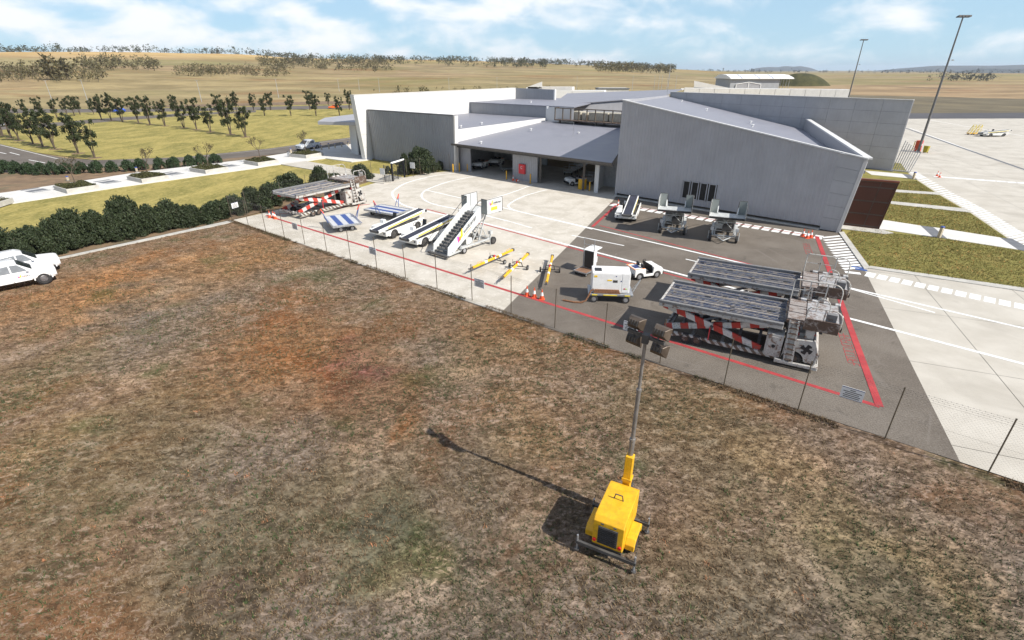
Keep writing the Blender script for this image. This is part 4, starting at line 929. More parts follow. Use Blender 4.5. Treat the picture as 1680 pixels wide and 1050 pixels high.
# ---------------------------------------------------------------- belt loader (x forward/up, origin mid wheelbase)
def make_belt(pt='white'):
    T = thing('belt_loader', 'x', 'belt loader', group='white conveyor belt loaders')
    hw = 1.0
    side = [(-2.1,.42),(-1.95,.34)]+[(-1.35+.46*math.cos(a), .34+.46*math.sin(a)) for a in np.linspace(math.pi,0,8)]+[(-.8,.30),(1.05,.30)]+[(1.55+.46*math.cos(a), .34+.46*math.sin(a)) for a in np.linspace(math.pi,0,8)]+[(2.1,.36),(2.45,.55),(2.45,.95),(-2.1,.78)]
    for s_ in (-1,1): MB().prism(side, 'y', s_*hw-.05, s_*hw+.05).build('body_side', M[pt], T, bevel=.012)
    MB().box(-2.1,2.4,-hw+.05,hw-.05,.42,.72).build('chassis', M['darksteel'], T); MB().box(-2.25,-2.05,-hw,hw,.35,.75).build('front_bumper', M['offwhite'], T, bevel=.03)
    for x in (-1.35,1.55):
        for s_ in (-1,1): wheel(T, (x,s_*.88,.40), .40, .26, 'darksteel')
    # conveyor: low at the front, raised towards the back
    p, e = Vector((-2.75,-.18,.78)), Vector((3.1,-.18,1.34)); w = .98
    C = MB().bar(p,e,w,.16).build('conveyor_frame', M['offwhite'], T, bevel=.01)
    MB().bar(p+Vector((.02,0,.10)), e+Vector((-.02,0,.10)), w-.22, .05).build('belt', M['belt'], C)
    for s_ in (-1,1):
        o = Vector((0,s_*(w/2-.05),.11)); MB().bar(p+o,e+o,.10,.12).build('belt_guard', M[pt], C, bevel=.01)
        o2 = Vector((0,s_*(w/2+.008),.02)); d_ = (e-p); MB().bar(p+o2+d_*.18,p+o2+d_*.92,.02,.09).build('yellow_stripe', M['yellowsign'], C)
        o3 = Vector((0,s_*(w/2+.0),-.22)); MB().bar(p+o3+d_*.12,p+o3+d_*.85,.06,.16).build('lower_rail', M['darksteel'], C)
        MB().cyl(p+Vector((-.02,s_*.42,.06)),(0,1,0),.09,.14,10).build('end_roller', M['black'], C)
    MB().cyl(p+Vector((0,0,.03)),(0,1,0),.11,w-.2,12).build('head_roller', M['darksteel'], C); MB().cyl(e+Vector((.03,.0,.03)),(0,1,0),.11,w+.1,12).build('head_roller', M['black'], C)
    # driver's place on the left
    MB().box(-.6,.25,.42,.98,.72,.80).build('seat_deck', M['darksteel'], T)
    S = MB().box(.05,.55,.50,.94,.80,1.02).build('seat', M['black'], T, bevel=.04); MB().prism([(.45,1.0),(.58,1.0),(.70,1.55),(.58,1.55)],'y',.52,.92).build('seat_back', M['black'], S, bevel=.03)
    MB().box(-1.0,-.7,.50,.95,.78,1.28).build('console', M[pt], T, bevel=.03); MB().tube(arc((0,0),.17,0,6.28,12,lambda a,b:(-.58+b*.35,.72+a,1.38+b*.9)), .02, 5).tube([(-.75,.72,1.2),(-.58,.72,1.38)],.02,5).build('steering_wheel', M['black'], T)
    MB().box(-2.0,-1.0,.42,.98,.76,.98).build('hood', M[pt], T, bevel=.04); MB().box(1.2,2.4,.45,.98,.86,1.06).build('rear_cover', M[pt], T, bevel=.04)
    MB().cyl((-2.26,.75,.58),(1,0,0),.07,.06,10).cyl((-2.26,-.75,.58),(1,0,0),.07,.06,10).build('headlight', M['black'], T)
    MB().box(-2.06,-1.96,-1.06,-1.04,.5,.56).box(2.0,2.1,-1.06,-1.04,.62,.7).build('side_lamp', M['amber'], T)
    return T
B1_ = make_belt()
bh = R(58); fwd = Vector((math.cos(bh), math.sin(bh), 0)); rgt = Vector((fwd.y,-fwd.x,0))
def put_belt(T, wpx, rz, label):
    f = Vector((math.cos(rz), math.sin(rz), 0)); r_ = Vector((f.y,-f.x,0)); p = g(*wpx)
    T.location = p+f*1.35-r_*1.0; T.rotation_euler = (0,0,rz); T['label'] = label; T.scale = (1.1,1.08,1.1)
put_belt(B1_, (600+290/6,310+482/6), R(58), 'white belt loader with navy belt, the one beside the pallet dollies')
put_belt(copy_tree(B1_), (600+590/6,310+562/6), R(57), 'white belt loader with navy belt, right beside the logoed passenger stairs')
b3 = g(1028,365); B3 = copy_tree(B1_, (b3.x+.55, b3.y+2.3, 0), R(72), 'white belt loader facing the fence beside the grey shed wall', scale=1.05)
# ---------------------------------------------------------------- passenger stairs (x up the flight, origin at the foot bumper centre)
M['returngrey'] = mat('return_grey', (.24,.26,.245), .55, .1, var=.08); M['stairwhite'] = mat('stair_white', (.60,.61,.60), .5, 0, var=.05, dirt=.15); M['stairgrey'] = mat('stair_grey', (.50,.51,.50), .5, .1, var=.08, dirt=.2); M['treadgrey'] = mat('tread', (.16,.155,.145), .7, .2, var=.2)
def make_stairs(zb_=2.95):
    T = thing('passenger_stairs', 'x', 'boarding stairs', group='towable passenger stairs')
    hw = .86; xa, za, xb = .45, .28, 4.5
    MB().box(-.05,.25,-1.2,1.2,.16,.30).build('foot_bumper', M['darksteel'], T, bevel=.02)
    sl = (zb_-za)/(xb-xa)
    for s_ in (-1,1):
        y = s_*hw
        S = MB().prism([(xa-.15,za-.05),(xa+.3,za-.16),(xb+.35,zb_-.30),(xb+.45,zb_+.15),(xb+.1,zb_+.65),(xb-.3,zb_+.52),(xa-.05,za+.62)], 'y', y-.04, y+.04).build('side_panel', M['stairwhite'], T, bevel=.015)
        mb = MB()
        mb.tube([(xa-.1,y,za+.5),(xa-.25,y,za+.75),(xa-.05,y,za+1.05),(xa+.3,y,za+1.25),(xb-.2,y,zb_+1.1),(xb+.1,y,zb_+1.1)], .028, 6)
        for f in (.15,.45,.75): x = xa+(xb-xa)*f; mb.tube([(x,y,za+sl*(x-xa)+.4),(x,y,za+sl*(x-xa)+1.08)], .02, 5)
        mb.build('handrail', M['darksteel'], T)
    n = 14; 
    for k in range(n):
        f = (k+.5)/n; x = xa+(xb-xa)*f; z = za+(zb_-za)*f
        MB().box(x-.16,x+.13,-hw+.05,hw-.05,z-.03,z+.02).build('tread', M['treadgrey'], T)
    MB().slab([(xa,-hw+.06,za-.2),(xb,-hw+.06,zb_-.25),(xb,hw-.06,zb_-.25),(xa,hw-.06,za-.2)], (0,0,.04)).build('stair_soffit', M['stairgrey'], T)
    # top platform and screens
    px0, px1, pw = xb+.05, xb+1.75, 1.5
    P = MB().box(px0,px1,-pw,pw,zb_-.06,zb_+.03).build('top_platform', M['stairgrey'], T, bevel=.01)
    MB().box(px1-.03,px1+.09,-pw,pw,zb_-.12,zb_+.06).build('dock_bumper', M['rubber'], P, bevel=.03)
    for s_ in (-1,1):
        y = s_*pw
        SP = MB().box(px0+.02,px1+.25,y-.03,y+.03,zb_-.02,zb_+1.18).build('screen', M['stairwhite'], P, bevel=.01)
        MB().box(px0+.0,px0+.06,min(s_*hw,y),max(s_*hw,y),zb_-.02,zb_+1.2).build('screen_return', M['returngrey'], P)
        mb = MB(); yy = y
        mb.tube([(px0+.05,yy,zb_+1.2),(px1+.3,yy,zb_+1.2),(px1+.32,yy,zb_+.0)], .03, 5); mb.tube([(px0+.03,s_*hw,zb_+1.22),(px0+.03,yy,zb_+1.22)], .03, 5); mb.tube([(px0+1.1,yy-s_*.04,zb_+.1),(px0+1.1,yy-s_*.04,zb_+1.18)], .02, 5)
        mb.build('screen_frame', M['darksteel'], SP)
    # trailer chassis, lattice supports, wheels, drawbar
    mb = MB()
    for s_ in (-1,1):
        y = s_*.95
        mb.bar((.2,y,.24),(1.7,y,.34),.1,.12); mb.bar((1.7,y,.34),(2.6,y,.52),.1,.12); mb.bar((2.6,y,.52),(5.4,y,.52),.1,.14)
    for x in (.9,2.4,3.6,5.3): mb.bar((x,-.95,.44),(x,.95,.44),.1,.1)
    mb.build('chassis', M['stairgrey'], T)
    mb = MB()
    for s_ in (-1,1):
        y = s_*.8
        mb.bar((4.1,y,.5),(5.2,y,zb_-.1),.09,.09); mb.bar((5.35,y,.5),(4.5,y,1.9),.06,.06); mb.bar((3.2,y,.5),(4.6,y,2.3),.07,.07); mb.bar((5.2,y,zb_-.1),(4.3,y,zb_-.15),.09,.09)
    mb.bar((5.2,-.8,zb_-.15),(5.2,.8,zb_-.15),.08,.08); mb.bar((4.3,-.8,.7),(5.1,.8,2.4),.05,.05); mb.bar((4.3,.8,.7),(5.1,-.8,2.4),.05,.05); mb.bar((4.7,-.8,1.55),(4.7,.8,1.55),.07,.07)
    mb.build('support_frame', M['stairgrey'], T)
    MB().box(2.7,3.4,-.75,.1,.55,1.05).build('battery_box', M['offwhite'], T, bevel=.03); MB().box(3.5,4.1,-.2,.6,.55,1.15).build('power_pack', M['darksteel'], T, bevel=.03); MB().box(2.6,3.0,.3,.75,.55,.95).build('fluid_tank', M['black'], T, bevel=.03)
    MB().tube([(1.5,-.3,.45),(3.1,-.3,1.75)],.06,8).tube([(1.5,.3,.45),(3.1,.3,1.75)],.06,8).build('lift_ram', M['steel'], T)
    for s_ in (-1,1):
        wheel(T,(2.1,s_*1.02,.28),.28,.18,'rim'); wheel(T,(5.7,s_*1.12,.33),.33,.22,'darksteel')
        MB().prism([(1.65,.5),(1.8,.68),(2.4,.68),(2.55,.5)],'y',s_*1.02-.13,s_*1.02+.13).build('mudguard', M['stairgrey'], T)
        mb = MB().bar((5.1,s_*.95,.55),(5.7,s_*1.0,.55),.1,.1); mb.box(5.3,5.6,s_*1.05-.14,s_*1.05+.14,.95,1.25); mb.bar((5.4,s_*1.0,.5),(5.45,s_*1.05,1.0),.09,.09); mb.tube([(5.1,s_*1.3,.05),(5.1,s_*1.3,.75)],.035,6); mb.build('stabiliser', M['stairgrey'], T)
    MB().bar((5.7,-1.1,.36),(5.7,1.1,.36),.08,.08).build('axle', M['darksteel'], T)
    mb = MB().bar((5.6,-.6,.42),(6.6,0,.36),.06,.07).bar((5.6,.6,.42),(6.6,0,.36),.06,.07).bar((5.9,-.42,.42),(5.9,.42,.42),.05,.05); mb.tube([(6.1,-.0,.4),(6.25,.0,1.0)],.025,5); mb.build('drawbar', M['stairgrey'], T)
    return T
ST = make_stairs()
fb0, fb1 = g(600+620/6,310+640/6), g(600+800/6,310+708/6); fm = (fb0+fb1)/2
ST.location = fm; ST.rotation_euler = (0,0,R(50.5)); ST['label'] = 'white passenger stairs with magenta and yellow W logo on its side panel'
LOW = None
def put_stairs(w0, w1, label):
    global LOW
    a, b = g(*w0), g(*w1); m_ = (a+b)/2; v = (b-a).normalized(); f = Vector((v.y,-v.x,0))
    f = f if f.dot(m_) < 0 else -f; rz = math.atan2(f.y,f.x)
    if LOW is None: LOW = make_stairs(2.3)
    else: LOW = copy_tree(LOW)
    LOW.location = m_-f*5.7; LOW.rotation_euler = (0,0,rz); LOW['label'] = label
put_stairs((1080.4,381.4),(1123,385.3),'grey towable stairs left of the other pair-mate, below the four dark windows')
put_stairs((1162,394),(1208.8,399),'grey towable stairs right of the four dark windows, drawbar towards the fence')
# livery only on the nearest stairs
def logo(parent, o, u, v, s, nrm, word=True):
    """W of two coloured chevrons, then the word in thin strokes; o origin, u along, v up"""
    o, u, v, nrm = Vector(o), Vector(u).normalized(), Vector(v).normalized(), Vector(nrm)
    def quad(mb, pts): mb.slab([o+u*a*s+v*b*s+nrm*.006 for a, b in pts], nrm*.006)
    for pts, m in (([(-.55,.75),(-.28,.60),(-.18,.12),(-.48,.02)],'magenta'), ([(-.50,.16),(-.02,.02),(.06,.40),(-.20,.50)],'logoorange'), ([(-.04,.12),(.40,.16),(.46,1.0),(.16,.86)],'logoyellow')):
        mb = MB(); quad(mb, pts); mb.build('logo_mark', M[m], parent)
    if word:
        cu = bpy.data.curves.new('lettering', 'FONT'); cu.body = 'wellcamp'; cu.size = .62*s; cu.extrude = .004; cu.shear = .15
        to = bpy.data.objects.new('lettering', cu); COL.objects.link(to)
        dg = bpy.context.evaluated_depsgraph_get(); me = bpy.data.meshes.new_from_object(to.evaluated_get(dg)); bpy.data.objects.remove(to); bpy.data.curves.remove(cu)
        Mx = Matrix(((u.x,v.x,nrm.x,0),(u.y,v.y,nrm.y,0),(u.z,v.z,nrm.z,0),(0,0,0,1))); Mx.translation = o+u*.55*s+v*.22*s+nrm*.012
        me.transform(Mx); me.materials.clear(); me.materials.append(M['black'])
        lo2 = bpy.data.objects.new('lettering', me); COL.objects.link(lo2); lo2.parent = parent
        mb = MB(); quad(mb, [(.6,-.02),(1.9,-.02),(1.9,.05),(.6,.05)]); mb.build('logo_underline', M['logoorange'], parent)
sp_ = [c for c in ST.children if c.name.startswith('side_panel')]; near = min(sp_, key=lambda c: c.data.vertices[0].co.y)
logo(near, (1.9,-.902,1.22), (.835,0,.55), (-.12,0,1), .8, (0,-1,0))
tp = [c for c in ST.children if c.name.startswith('top_platform')][0]; sr = [c for c in tp.children if c.name.startswith('screen') and 'return' not in c.name]; near = min(sr, key=lambda c: c.data.vertices[0].co.y)
logo(near, (5.1,-1.532,3.62), (1,0,0), (0,0,1), .42, (0,-1,0))
MB().box(5.05,5.85,-1.545,-1.533,3.18,3.46).build('yellow_plate', M['yellowsign'], near)
# ---------------------------------------------------------------- tow bars
def make_towbar():
    T = thing('tow_bar', 'x', 'tow bar', group='yellow aircraft tow bars')
    z = .48; MB().tube([(-2.9,0,z),(2.9,0,z)], .105, 10).build('bar', M['yellow'], T, smooth=True)
    for xa_, xb_ in ((-1.3,-.95),(.75,1.1),(.1,.3)): MB().tube([(xa_,0,z),(xb_,0,z)], .109, 10).build('white_band', M['white'], T)
    MB().tube([(-3.2,0,z),(-2.85,0,z)], .055, 8).tube(arc((0,0),.1,0,6.28,10,lambda a,b:(-3.28+a,b,z)),.03,5).build('tow_eye', M['darksteel'], T)
    MB().box(2.85,3.05,-.12,.12,z-.1,z+.12).build('tow_head', M['darksteel'], T, bevel=.02)
    mb = MB().bar((.55,-.72,.2),(.55,.72,.2),.06,.06); mb.bar((.3,-.3,.62),(.3,.3,.62),.05,.05); mb.bar((.55,-.35,.2),(.3,-.3,.62),.05,.05); mb.bar((.55,.35,.2),(.3,.3,.62),.05,.05); mb.bar((.3,.3,.62),(-.1,.3,.66),.04,.04); mb.tube([(-.1,.25,.5),(-.15,.25,.95)],.02,5)
    mb.build('wheel_carriage', M['darksteel'], T); MB().box(.05,.2,-.05,.05,z+.1,z+.26).build('release_valve', M['red'], T)
    for s_ in (-1,1): wheel(T,(.55,s_*.74,.19),.19,.12,'rim')
    mb = MB(); 
    for a in (-2.3,1.9): mb.tube([(a,-.0,z+.1),(a+.05,0,z+.22),(a+.6,0,z+.22),(a+.65,0,z+.1)],.018,5)
    mb.build('lift_handle', M['yellow'], T)
    return T
TBr = make_towbar(); q2 = lambda x, y: (600+x/6, 310+y/6); q3 = lambda x, y: (840+x/4, 220+y/4)
for k, (a, b, lab) in enumerate([(q2(1040,790),q2(1455,606),'yellow tow bar nearest the passenger stairs, in the row of three'),(q2(1350,885),q2(1600,646),'yellow tow bar in the middle of the row of three'),(q3(225,985),q3(265,805),'yellow tow bar at the edge of the asphalt, beside the white generator')]):
    p, e = g(*a,.4), g(*b,.4); m_ = (p+e)/2; o = TBr if k == 0 else copy_tree(TBr); o.location = (m_.x,m_.y,0); o.rotation_euler = (0,0,heading(p,e)); o['label'] = lab
    o.scale = ((e-p).length/6.1,1,1)
# ---------------------------------------------------------------- ground power / air unit
q4 = lambda x, y: (920+x/8.75, 380+y/8.75)
ga, gb = g(*q4(468,1010)), g(*q4(930,1028)); gr_ = heading(ga,gb); gm = (ga+gb)/2; gnv = Vector((-math.sin(gr_),math.cos(gr_),0))
T = thing('ground_power_unit', 'white box ground unit on a four wheel trailer with coiled brown hose', 'ground unit', gm+gnv*.72, gr_)
MB().box(-1.45,1.5,-.80,.80,.50,.64).build('trailer_deck', M['steel'], T, bevel=.015)
for x0_, x1_ in ((-1.2,-.85),(-.45,.45),(.95,1.3)): MB().box(x0_,x1_,-.815,-.80,.53,.60).build('reflective_strip', M['yellowsign'], T)
BX = MB().box(-1.25,1.25,-.62,.72,.66,2.08).build('housing', M['white'], T, bevel=.05, seg=2)
for x0_, x1_ in ((-1.2,.66),(.72,1.2)): MB().box(x0_,x1_,-.635,-.62,.74,2.0).build('door_panel', M['white'], BX, bevel=.008)
MB().box(-1.08,-.62,-.35,.25,2.08,2.10).build('top_grille', M['black'], BX); 
for x0_, x1_, z0_, z1_, m in ((-1.12,-.92,1.75,1.88,'logoyellow'),(-.25,.05,1.52,1.60,'logoyellow'),(.12,.42,1.42,1.58,'darksteel'),(.62,.68,1.48,1.56,'navy'),(.28,.35,1.82,1.88,'navy'),(.85,.96,.95,1.02,'redlens'),(.99,1.06,.95,1.02,'hivis'),(-1.17,-1.12,.86,.94,'black')):
    MB().box(x0_,x1_,-.648,-.636,z0_,z1_).build('marking', M[m], BX)
M['hose'] = mat('brown_hose', (.22,.10,.045), .7, var=.3, vs=14)
def ribhose(pts, r):
    mb = MB(); P = [Vector(p) for p in pts]; Q = []; Rr = []
    for i in range(len(P)-1):
        L = (P[i+1]-P[i]).length; n = max(2, int(L/.05))
        for k in range(n): Q.append(P[i].lerp(P[i+1],k/n)); Rr.append(r*(1.0 if (len(Q) % 2) else .80))
    return mb.tube(Q, Rr, 7)
for k in range(3): ribhose([(-1.1+k*.02,-.73,.70+k*.10),(.7-k*.05,-.73,.70+k*.10)], .055).build('hose_coil', M['hose'], T)
ribhose([(-1.1,-.73,.92),(-1.3,-.75,.82),(-1.42,-.85,.5),(-1.6,-.95,.18),(-1.9,-1.0,.06),(-2.4,-.98,.06),(-2.9,-.8,.06),(-3.15,-.7,.06)], .065).build('hose', M['hose'], T)
for x in (-1.05,1.05):
    MB().bar((x,-.7,.3),(x,.7,.3),.08,.08).build('axle', M['darksteel'], T)
    for s_ in (-1,1): wheel(T,(x,s_*.72,.25),.25,.16)
mb = MB().bar((1.5,-.25,.55),(2.05,0,1.55),.05,.05).bar((1.5,.25,.55),(2.05,0,1.55),.05,.05); db = mb.build('drawbar', M['steel'], T); MB().tube([(2.0,0,1.46),(2.14,0,1.7)],.06,6).build('drawbar_grip', M['black'], db)
# ---------------------------------------------------------------- baggage tug
def make_tug():
    T = thing('baggage_tug', 'x', 'tug', group='white baggage tugs')
    hw = .66
    prof = [(-1.15,.28)]+[(-.72+.32*math.cos(a), .26+.32*math.sin(a)) for a in np.linspace(math.pi,0,7)]+[(-.35,.24),(.42,.24)]+[(.76+.32*math.cos(a), .26+.32*math.sin(a)) for a in np.linspace(math.pi,0,7)]+[(1.2,.28),(1.22,.70),(1.05,.86),(.42,.90),(.36,.42),(-.22,.40),(-.26,.84),(-1.15,.84)]
    for s_ in (-1,1): MB().prism(prof,'y',s_*hw-.05,s_*hw+.05).build('body_side', M['white'], T, bevel=.015)
    MB().prism([(-1.15,.40),(-.26,.40),(-.26,.835),(-1.15,.835)],'y',-hw+.05,hw-.05).build('rear_deck', M['white'], T, bevel=.02)
    MB().prism([(.40,.40),(1.2,.40),(1.215,.70),(1.05,.855),(.42,.895)],'y',-hw+.05,hw-.05).build('hood', M['white'], T, bevel=.03)
    MB().box(-.24,.40,-hw+.05,hw-.05,.30,.42).build('footwell', M['darksteel'], T); MB().prism([(.36,.42),(.42,.42),(.30,1.02),(.24,1.02)],'y',-hw+.06,hw-.06).build('dashboard', M['black'], T)
    for y in (-.34,.30):
        S = MB().box(-.30,.08,y-.2,y+.2,.52,.66).build('seat', M['black'], T, bevel=.04); MB().prism([(-.38,.62),(-.26,.62),(-.32,1.12),(-.42,1.12)],'y',y-.19,y+.19).build('seat_back', M['black'], S, bevel=.04)
    MB().tube(arc((0,0),.15,0,6.28,12,lambda a,b:(.16+b*.5,.30+a,1.10+b*.8)),.018,5).tube([(.30,.30,.95),(.16,.30,1.1)],.02,5).build('steering_wheel', M['black'], T)
    for x in (-.72,.76):
        for s_ in (-1,1): wheel(T,(x,s_*.60,.27),.27,.2,'rim')
    MB().box(-1.28,-1.14,-.72,.72,.26,.46).build('rear_bumper', M['black'], T, bevel=.02); MB().box(1.19,1.30,-.72,.72,.28,.5).build('front_bumper', M['black'], T, bevel=.03)
    mb = MB()
    for s_ in (-1,1): mb.box(-1.14,-.28,s_*.60-.03,s_*.60+.03,.84,.86)
    mb.box(-1.16,-1.10,-.6,.6,.84,.862); mb.build('orange_edge', M['logoorange'], T); MB().box(-.95,-.45,-.3,.3,.836,.85).build('deck_mat', M['navy'], T)
    for s_ in (-1,1): MB().cyl((1.225,s_*.45,.60),(1,0,0),.07,.04,10).build('headlight', M['steel'], T)
    MB().box(-1.165,-1.15,.4,.6,.5,.66).build('hi_vis_tag', M['hivis'], T)
    return T
TG = make_tug(); ta, tb_ = g(*q4(1130,692)), g(*q4(1350,662)); th = heading(ta,tb_); tm = (ta+tb_)/2
TG.location = tm+Vector((-math.sin(th),math.cos(th),0))*.6; TG.rotation_euler = (0,0,th); TG['label'] = 'open white baggage tug with black seats behind the white ground unit'
# ---------------------------------------------------------------- small service steps cart behind the ground unit
ca_ = g(*q4(300,625)); T = thing('service_steps', 'white service steps on a low trolley with tall dark panel and rail', 'service steps', ca_+Vector((.45,.55,0)), R(48))
MB().box(-.9,.75,-.55,.55,.26,.32).build('deck', mat('timber_deck', (.22,.12,.07), .8, var=.2), T); mb = MB()
for s_ in (-1,1): mb.bar((-.95,s_*.57,.30),(.8,s_*.57,.30),.05,.08)
mb.bar((-.95,-.57,.30),(-.95,.57,.30),.05,.08); mb.build('frame', M['steel'], T)
MB().box(.1,.52,-.48,.48,.33,1.75).build('pillar', M['white'], T, bevel=.02); MB().box(.02,.1,-.44,.30,.40,1.72).build('front_panel', M['black'], T)
mb = MB().tube([(.06,-.5,.3),(.06,-.5,2.65),(.06,.42,2.65),(.06,.42,.3)],.03,6).tube([(.06,-.5,2.2),(.06,.42,2.2)],.025,5).build('guard_rail', M['steel'], T)
MB().prism([(.3,1.70),(1.25,1.78),(1.25,1.84),(.3,1.78)],'y',-.45,.48).build('top_step', M['white'], T, bevel=.01); MB().prism([(.5,.75),(1.3,.98),(1.3,.55),(.5,.40)],'y',-.05,.05).build('step_bracket', M['white'], T)
for x, y in ((-.75,-.45),(-.75,.45),(.6,-.45),(.6,.45)): wheel(T,(x,y,.13),.13,.07,'rim')
# ---------------------------------------------------------------- traffic cones
def make_cone():
    T = thing('traffic_cone', 'x', 'traffic cone', group='orange traffic cones')
    MB().box(-.19,.19,-.19,.19,0,.04).build('base', M['orange'], T, bevel=.012)
    mb = MB(); mb.tube([(0,0,.04),(0,0,.28)],[.15,.105],12); mb.tube([(0,0,.52),(0,0,.74)],[.06,.022],12); mb.build('cone', M['orange'], T, smooth=True)
    MB().tube([(0,0,.28),(0,0,.52)],[.107,.062],12).build('white_band', M['white'], T, smooth=True)
    return T
CN = make_cone(); first = True
for px, lab in [((864.5,485),'leftmost of three traffic cones standing by the red line near the generator'),((876.5,488),'middle of three traffic cones standing by the red line near the generator'),((889,491),'rightmost of three traffic cones standing by the red line near the generator'),
                ((443,357),'left cone of the trio at the corner of the apron by the hedge'),((449,357.5),'middle cone of the trio at the corner of the apron by the hedge'),((452,359),'right cone of the trio at the corner of the apron by the hedge'),
                ((1317,388),'left cone of the trio at the corner of the shed by the crosswalk'),((1324,391),'front cone of the trio at the corner of the shed by the crosswalk'),((1330,390),'right cone of the trio at the corner of the shed by the crosswalk'),
                ((1537,289),'left cone of the pair on the right-hand apron'),((1541,291),'right cone of the pair on the right-hand apron'),((1014,338),'lone cone beside the belt loader at the shed wall'),((842,296),'upright cone at the foot of the corrugated hall panel with fire cabinet'),((800,270),'left cone between the two parked tugs in the hall'),((803,271),'right cone between the two parked tugs in the hall')]:
    o = CN if first else copy_tree(CN); first = False; o.location = g(*px); o['label'] = lab; o.rotation_euler = (0,0,px[0])
o = copy_tree(CN); p = g(848,298); o.location = p+Z_*.17; o.rotation_euler = (R(88),0,R(30)); o['label'] = 'toppled cone lying at the foot of the hall panel with fire cabinet'
# ================================================================ LIGHT TOWER TRAILER
mb_ = g(1022,842.6)                                      # foot of the mast, from mast and shadow lines
axl = (g(985,893)-g(1019,812)); axl.normalize()          # rear-pointing axis of the trailer on the ground
rzT = math.atan2(-axl.y, -axl.x)                         # x towards the mast
T = thing('light_tower', 'yellow trailer light tower with tall mast and four floodlights in the dry lot', 'light tower', mb_, rzT)
# x forward, mast at the front (x=0), body behind
BD = MB().prism([(-2.0,.42),(-.28,.42),(-.22,.55),(-.22,1.52),(-.36,1.60),(-1.9,1.60),(-2.05,1.46),(-2.07,.55)], 'y', -.49, .49).build('body', M['yellow'], T, bevel=.03, seg=2)
MB().box(-2.02,-.25,-.475,.475,.30,.42).build('chassis', M['darksteel'], T, bevel=.01)
for s_ in (-1,1):
    for x0_, x1_ in ((-1.92,-1.16),(-1.12,-.35)): MB().box(x0_,x1_,s_*.496-.006,s_*.496+.006,.50,1.46).build('side_door', M['yellow'], BD, bevel=.005)
RG = MB().box(-2.10,-2.07,-.31,.31,.62,1.32).build('rear_grille', M['darksteel'], BD)
for k in range(8): MB().box(-2.12,-2.098,-.29,.29,.65+k*.083,.69+k*.083).build('louvre', M['black'], RG)
for s_ in (-1,1): MB().cyl((-2.10,s_*.405,.70),(1,0,0),.06,.05,10).build('tail_light', M['redlens'], BD)
for y in (-.2,.2): MB().box(-2.085,-2.06,y-.05,y+.05,1.40,1.44).build('latch', M['darksteel'], BD)
MB().tube([(-1.05,-.15,1.59),(-1.05,-.11,1.80),(-1.05,.11,1.80),(-1.05,.15,1.59)], .022, 6).build('lifting_eye', M['darksteel'], BD)
for s_ in (-1,1):
    MB().prism([(-1.78,.40),(-1.78,.62),(-1.63,.78),(-.9,.78),(-.74,.62),(-.74,.40),(-.87,.40),(-.95,.62),(-1.58,.62),(-1.66,.40)],'y',s_*.50,s_*.80).build('mudguard', M['yellow'], T, bevel=.015)
    wheel(T,(-1.26,s_*.68,.33),.33,.22,'lobrown')
MB().bar((-1.26,-.68,.33),(-1.26,.68,.33),.07,.07).build('axle', M['darksteel'], T)
for x, yw in ((-2.14,.93),(-.45,.95)):
    MB().bar((x,-yw-.04,.37),(x,yw+.04,.37),.09,.12).build('outrigger_beam', M['darksteel'], T)
    for s_ in (-1,1):
        J = MB().tube([(x,s_*yw,.06),(x,s_*yw,.66)],.032,8).build('jack', M['steel'], T); MB().cyl((x,s_*yw,.045),(0,0,1),.085,.04,12).build('jack_pad', M['darksteel'], J)
        MB().tube([(x,s_*yw,.64),(x+.14,s_*yw,.66),(x+.14,s_*yw,.72)],.014,5).build('crank', M['darksteel'], J)
MB().bar((-.25,-.3,.36),(1.0,0,.40),.07,.09).bar((-.25,.3,.36),(1.0,0,.40),.07,.09).tube([(1.0,0,.40),(1.16,0,.42)],.045,8).build('drawbar', M['darksteel'], T)
MB().tube([(.8,.1,.06),(.8,.1,.85)],.03,6).build('jockey_stand', M['darksteel'], T)
MB().box(-.16,.10,-.13,.13,.36,2.65).build('mast_cradle', M['yellow'], T, bevel=.02); MB().box(-.19,.13,-.16,.16,1.62,1.74).build('mast_clamp', M['yellow'], T, bevel=.01)
ms = MB(); zt_ = height((1022,842.6),(1060,552))
hs = [.5, 3.3, 5.2, zt_]; rs = [.085,.068,.052]
M['mast'] = mat('mast_steel', (.30,.28,.26), .45, .6, var=.15)
ms = MB()
for i in range(3): ms.tube([(0,0,hs[i] if i == 0 else hs[i]-.1),(0,0,hs[i+1])], rs[i], 12)
for i in (1,2): ms.cyl((0,0,hs[i]-.03),(0,0,1),rs[i-1]+.016,.09,12)
MS = ms.build('mast', M['mast'], T, smooth=True)
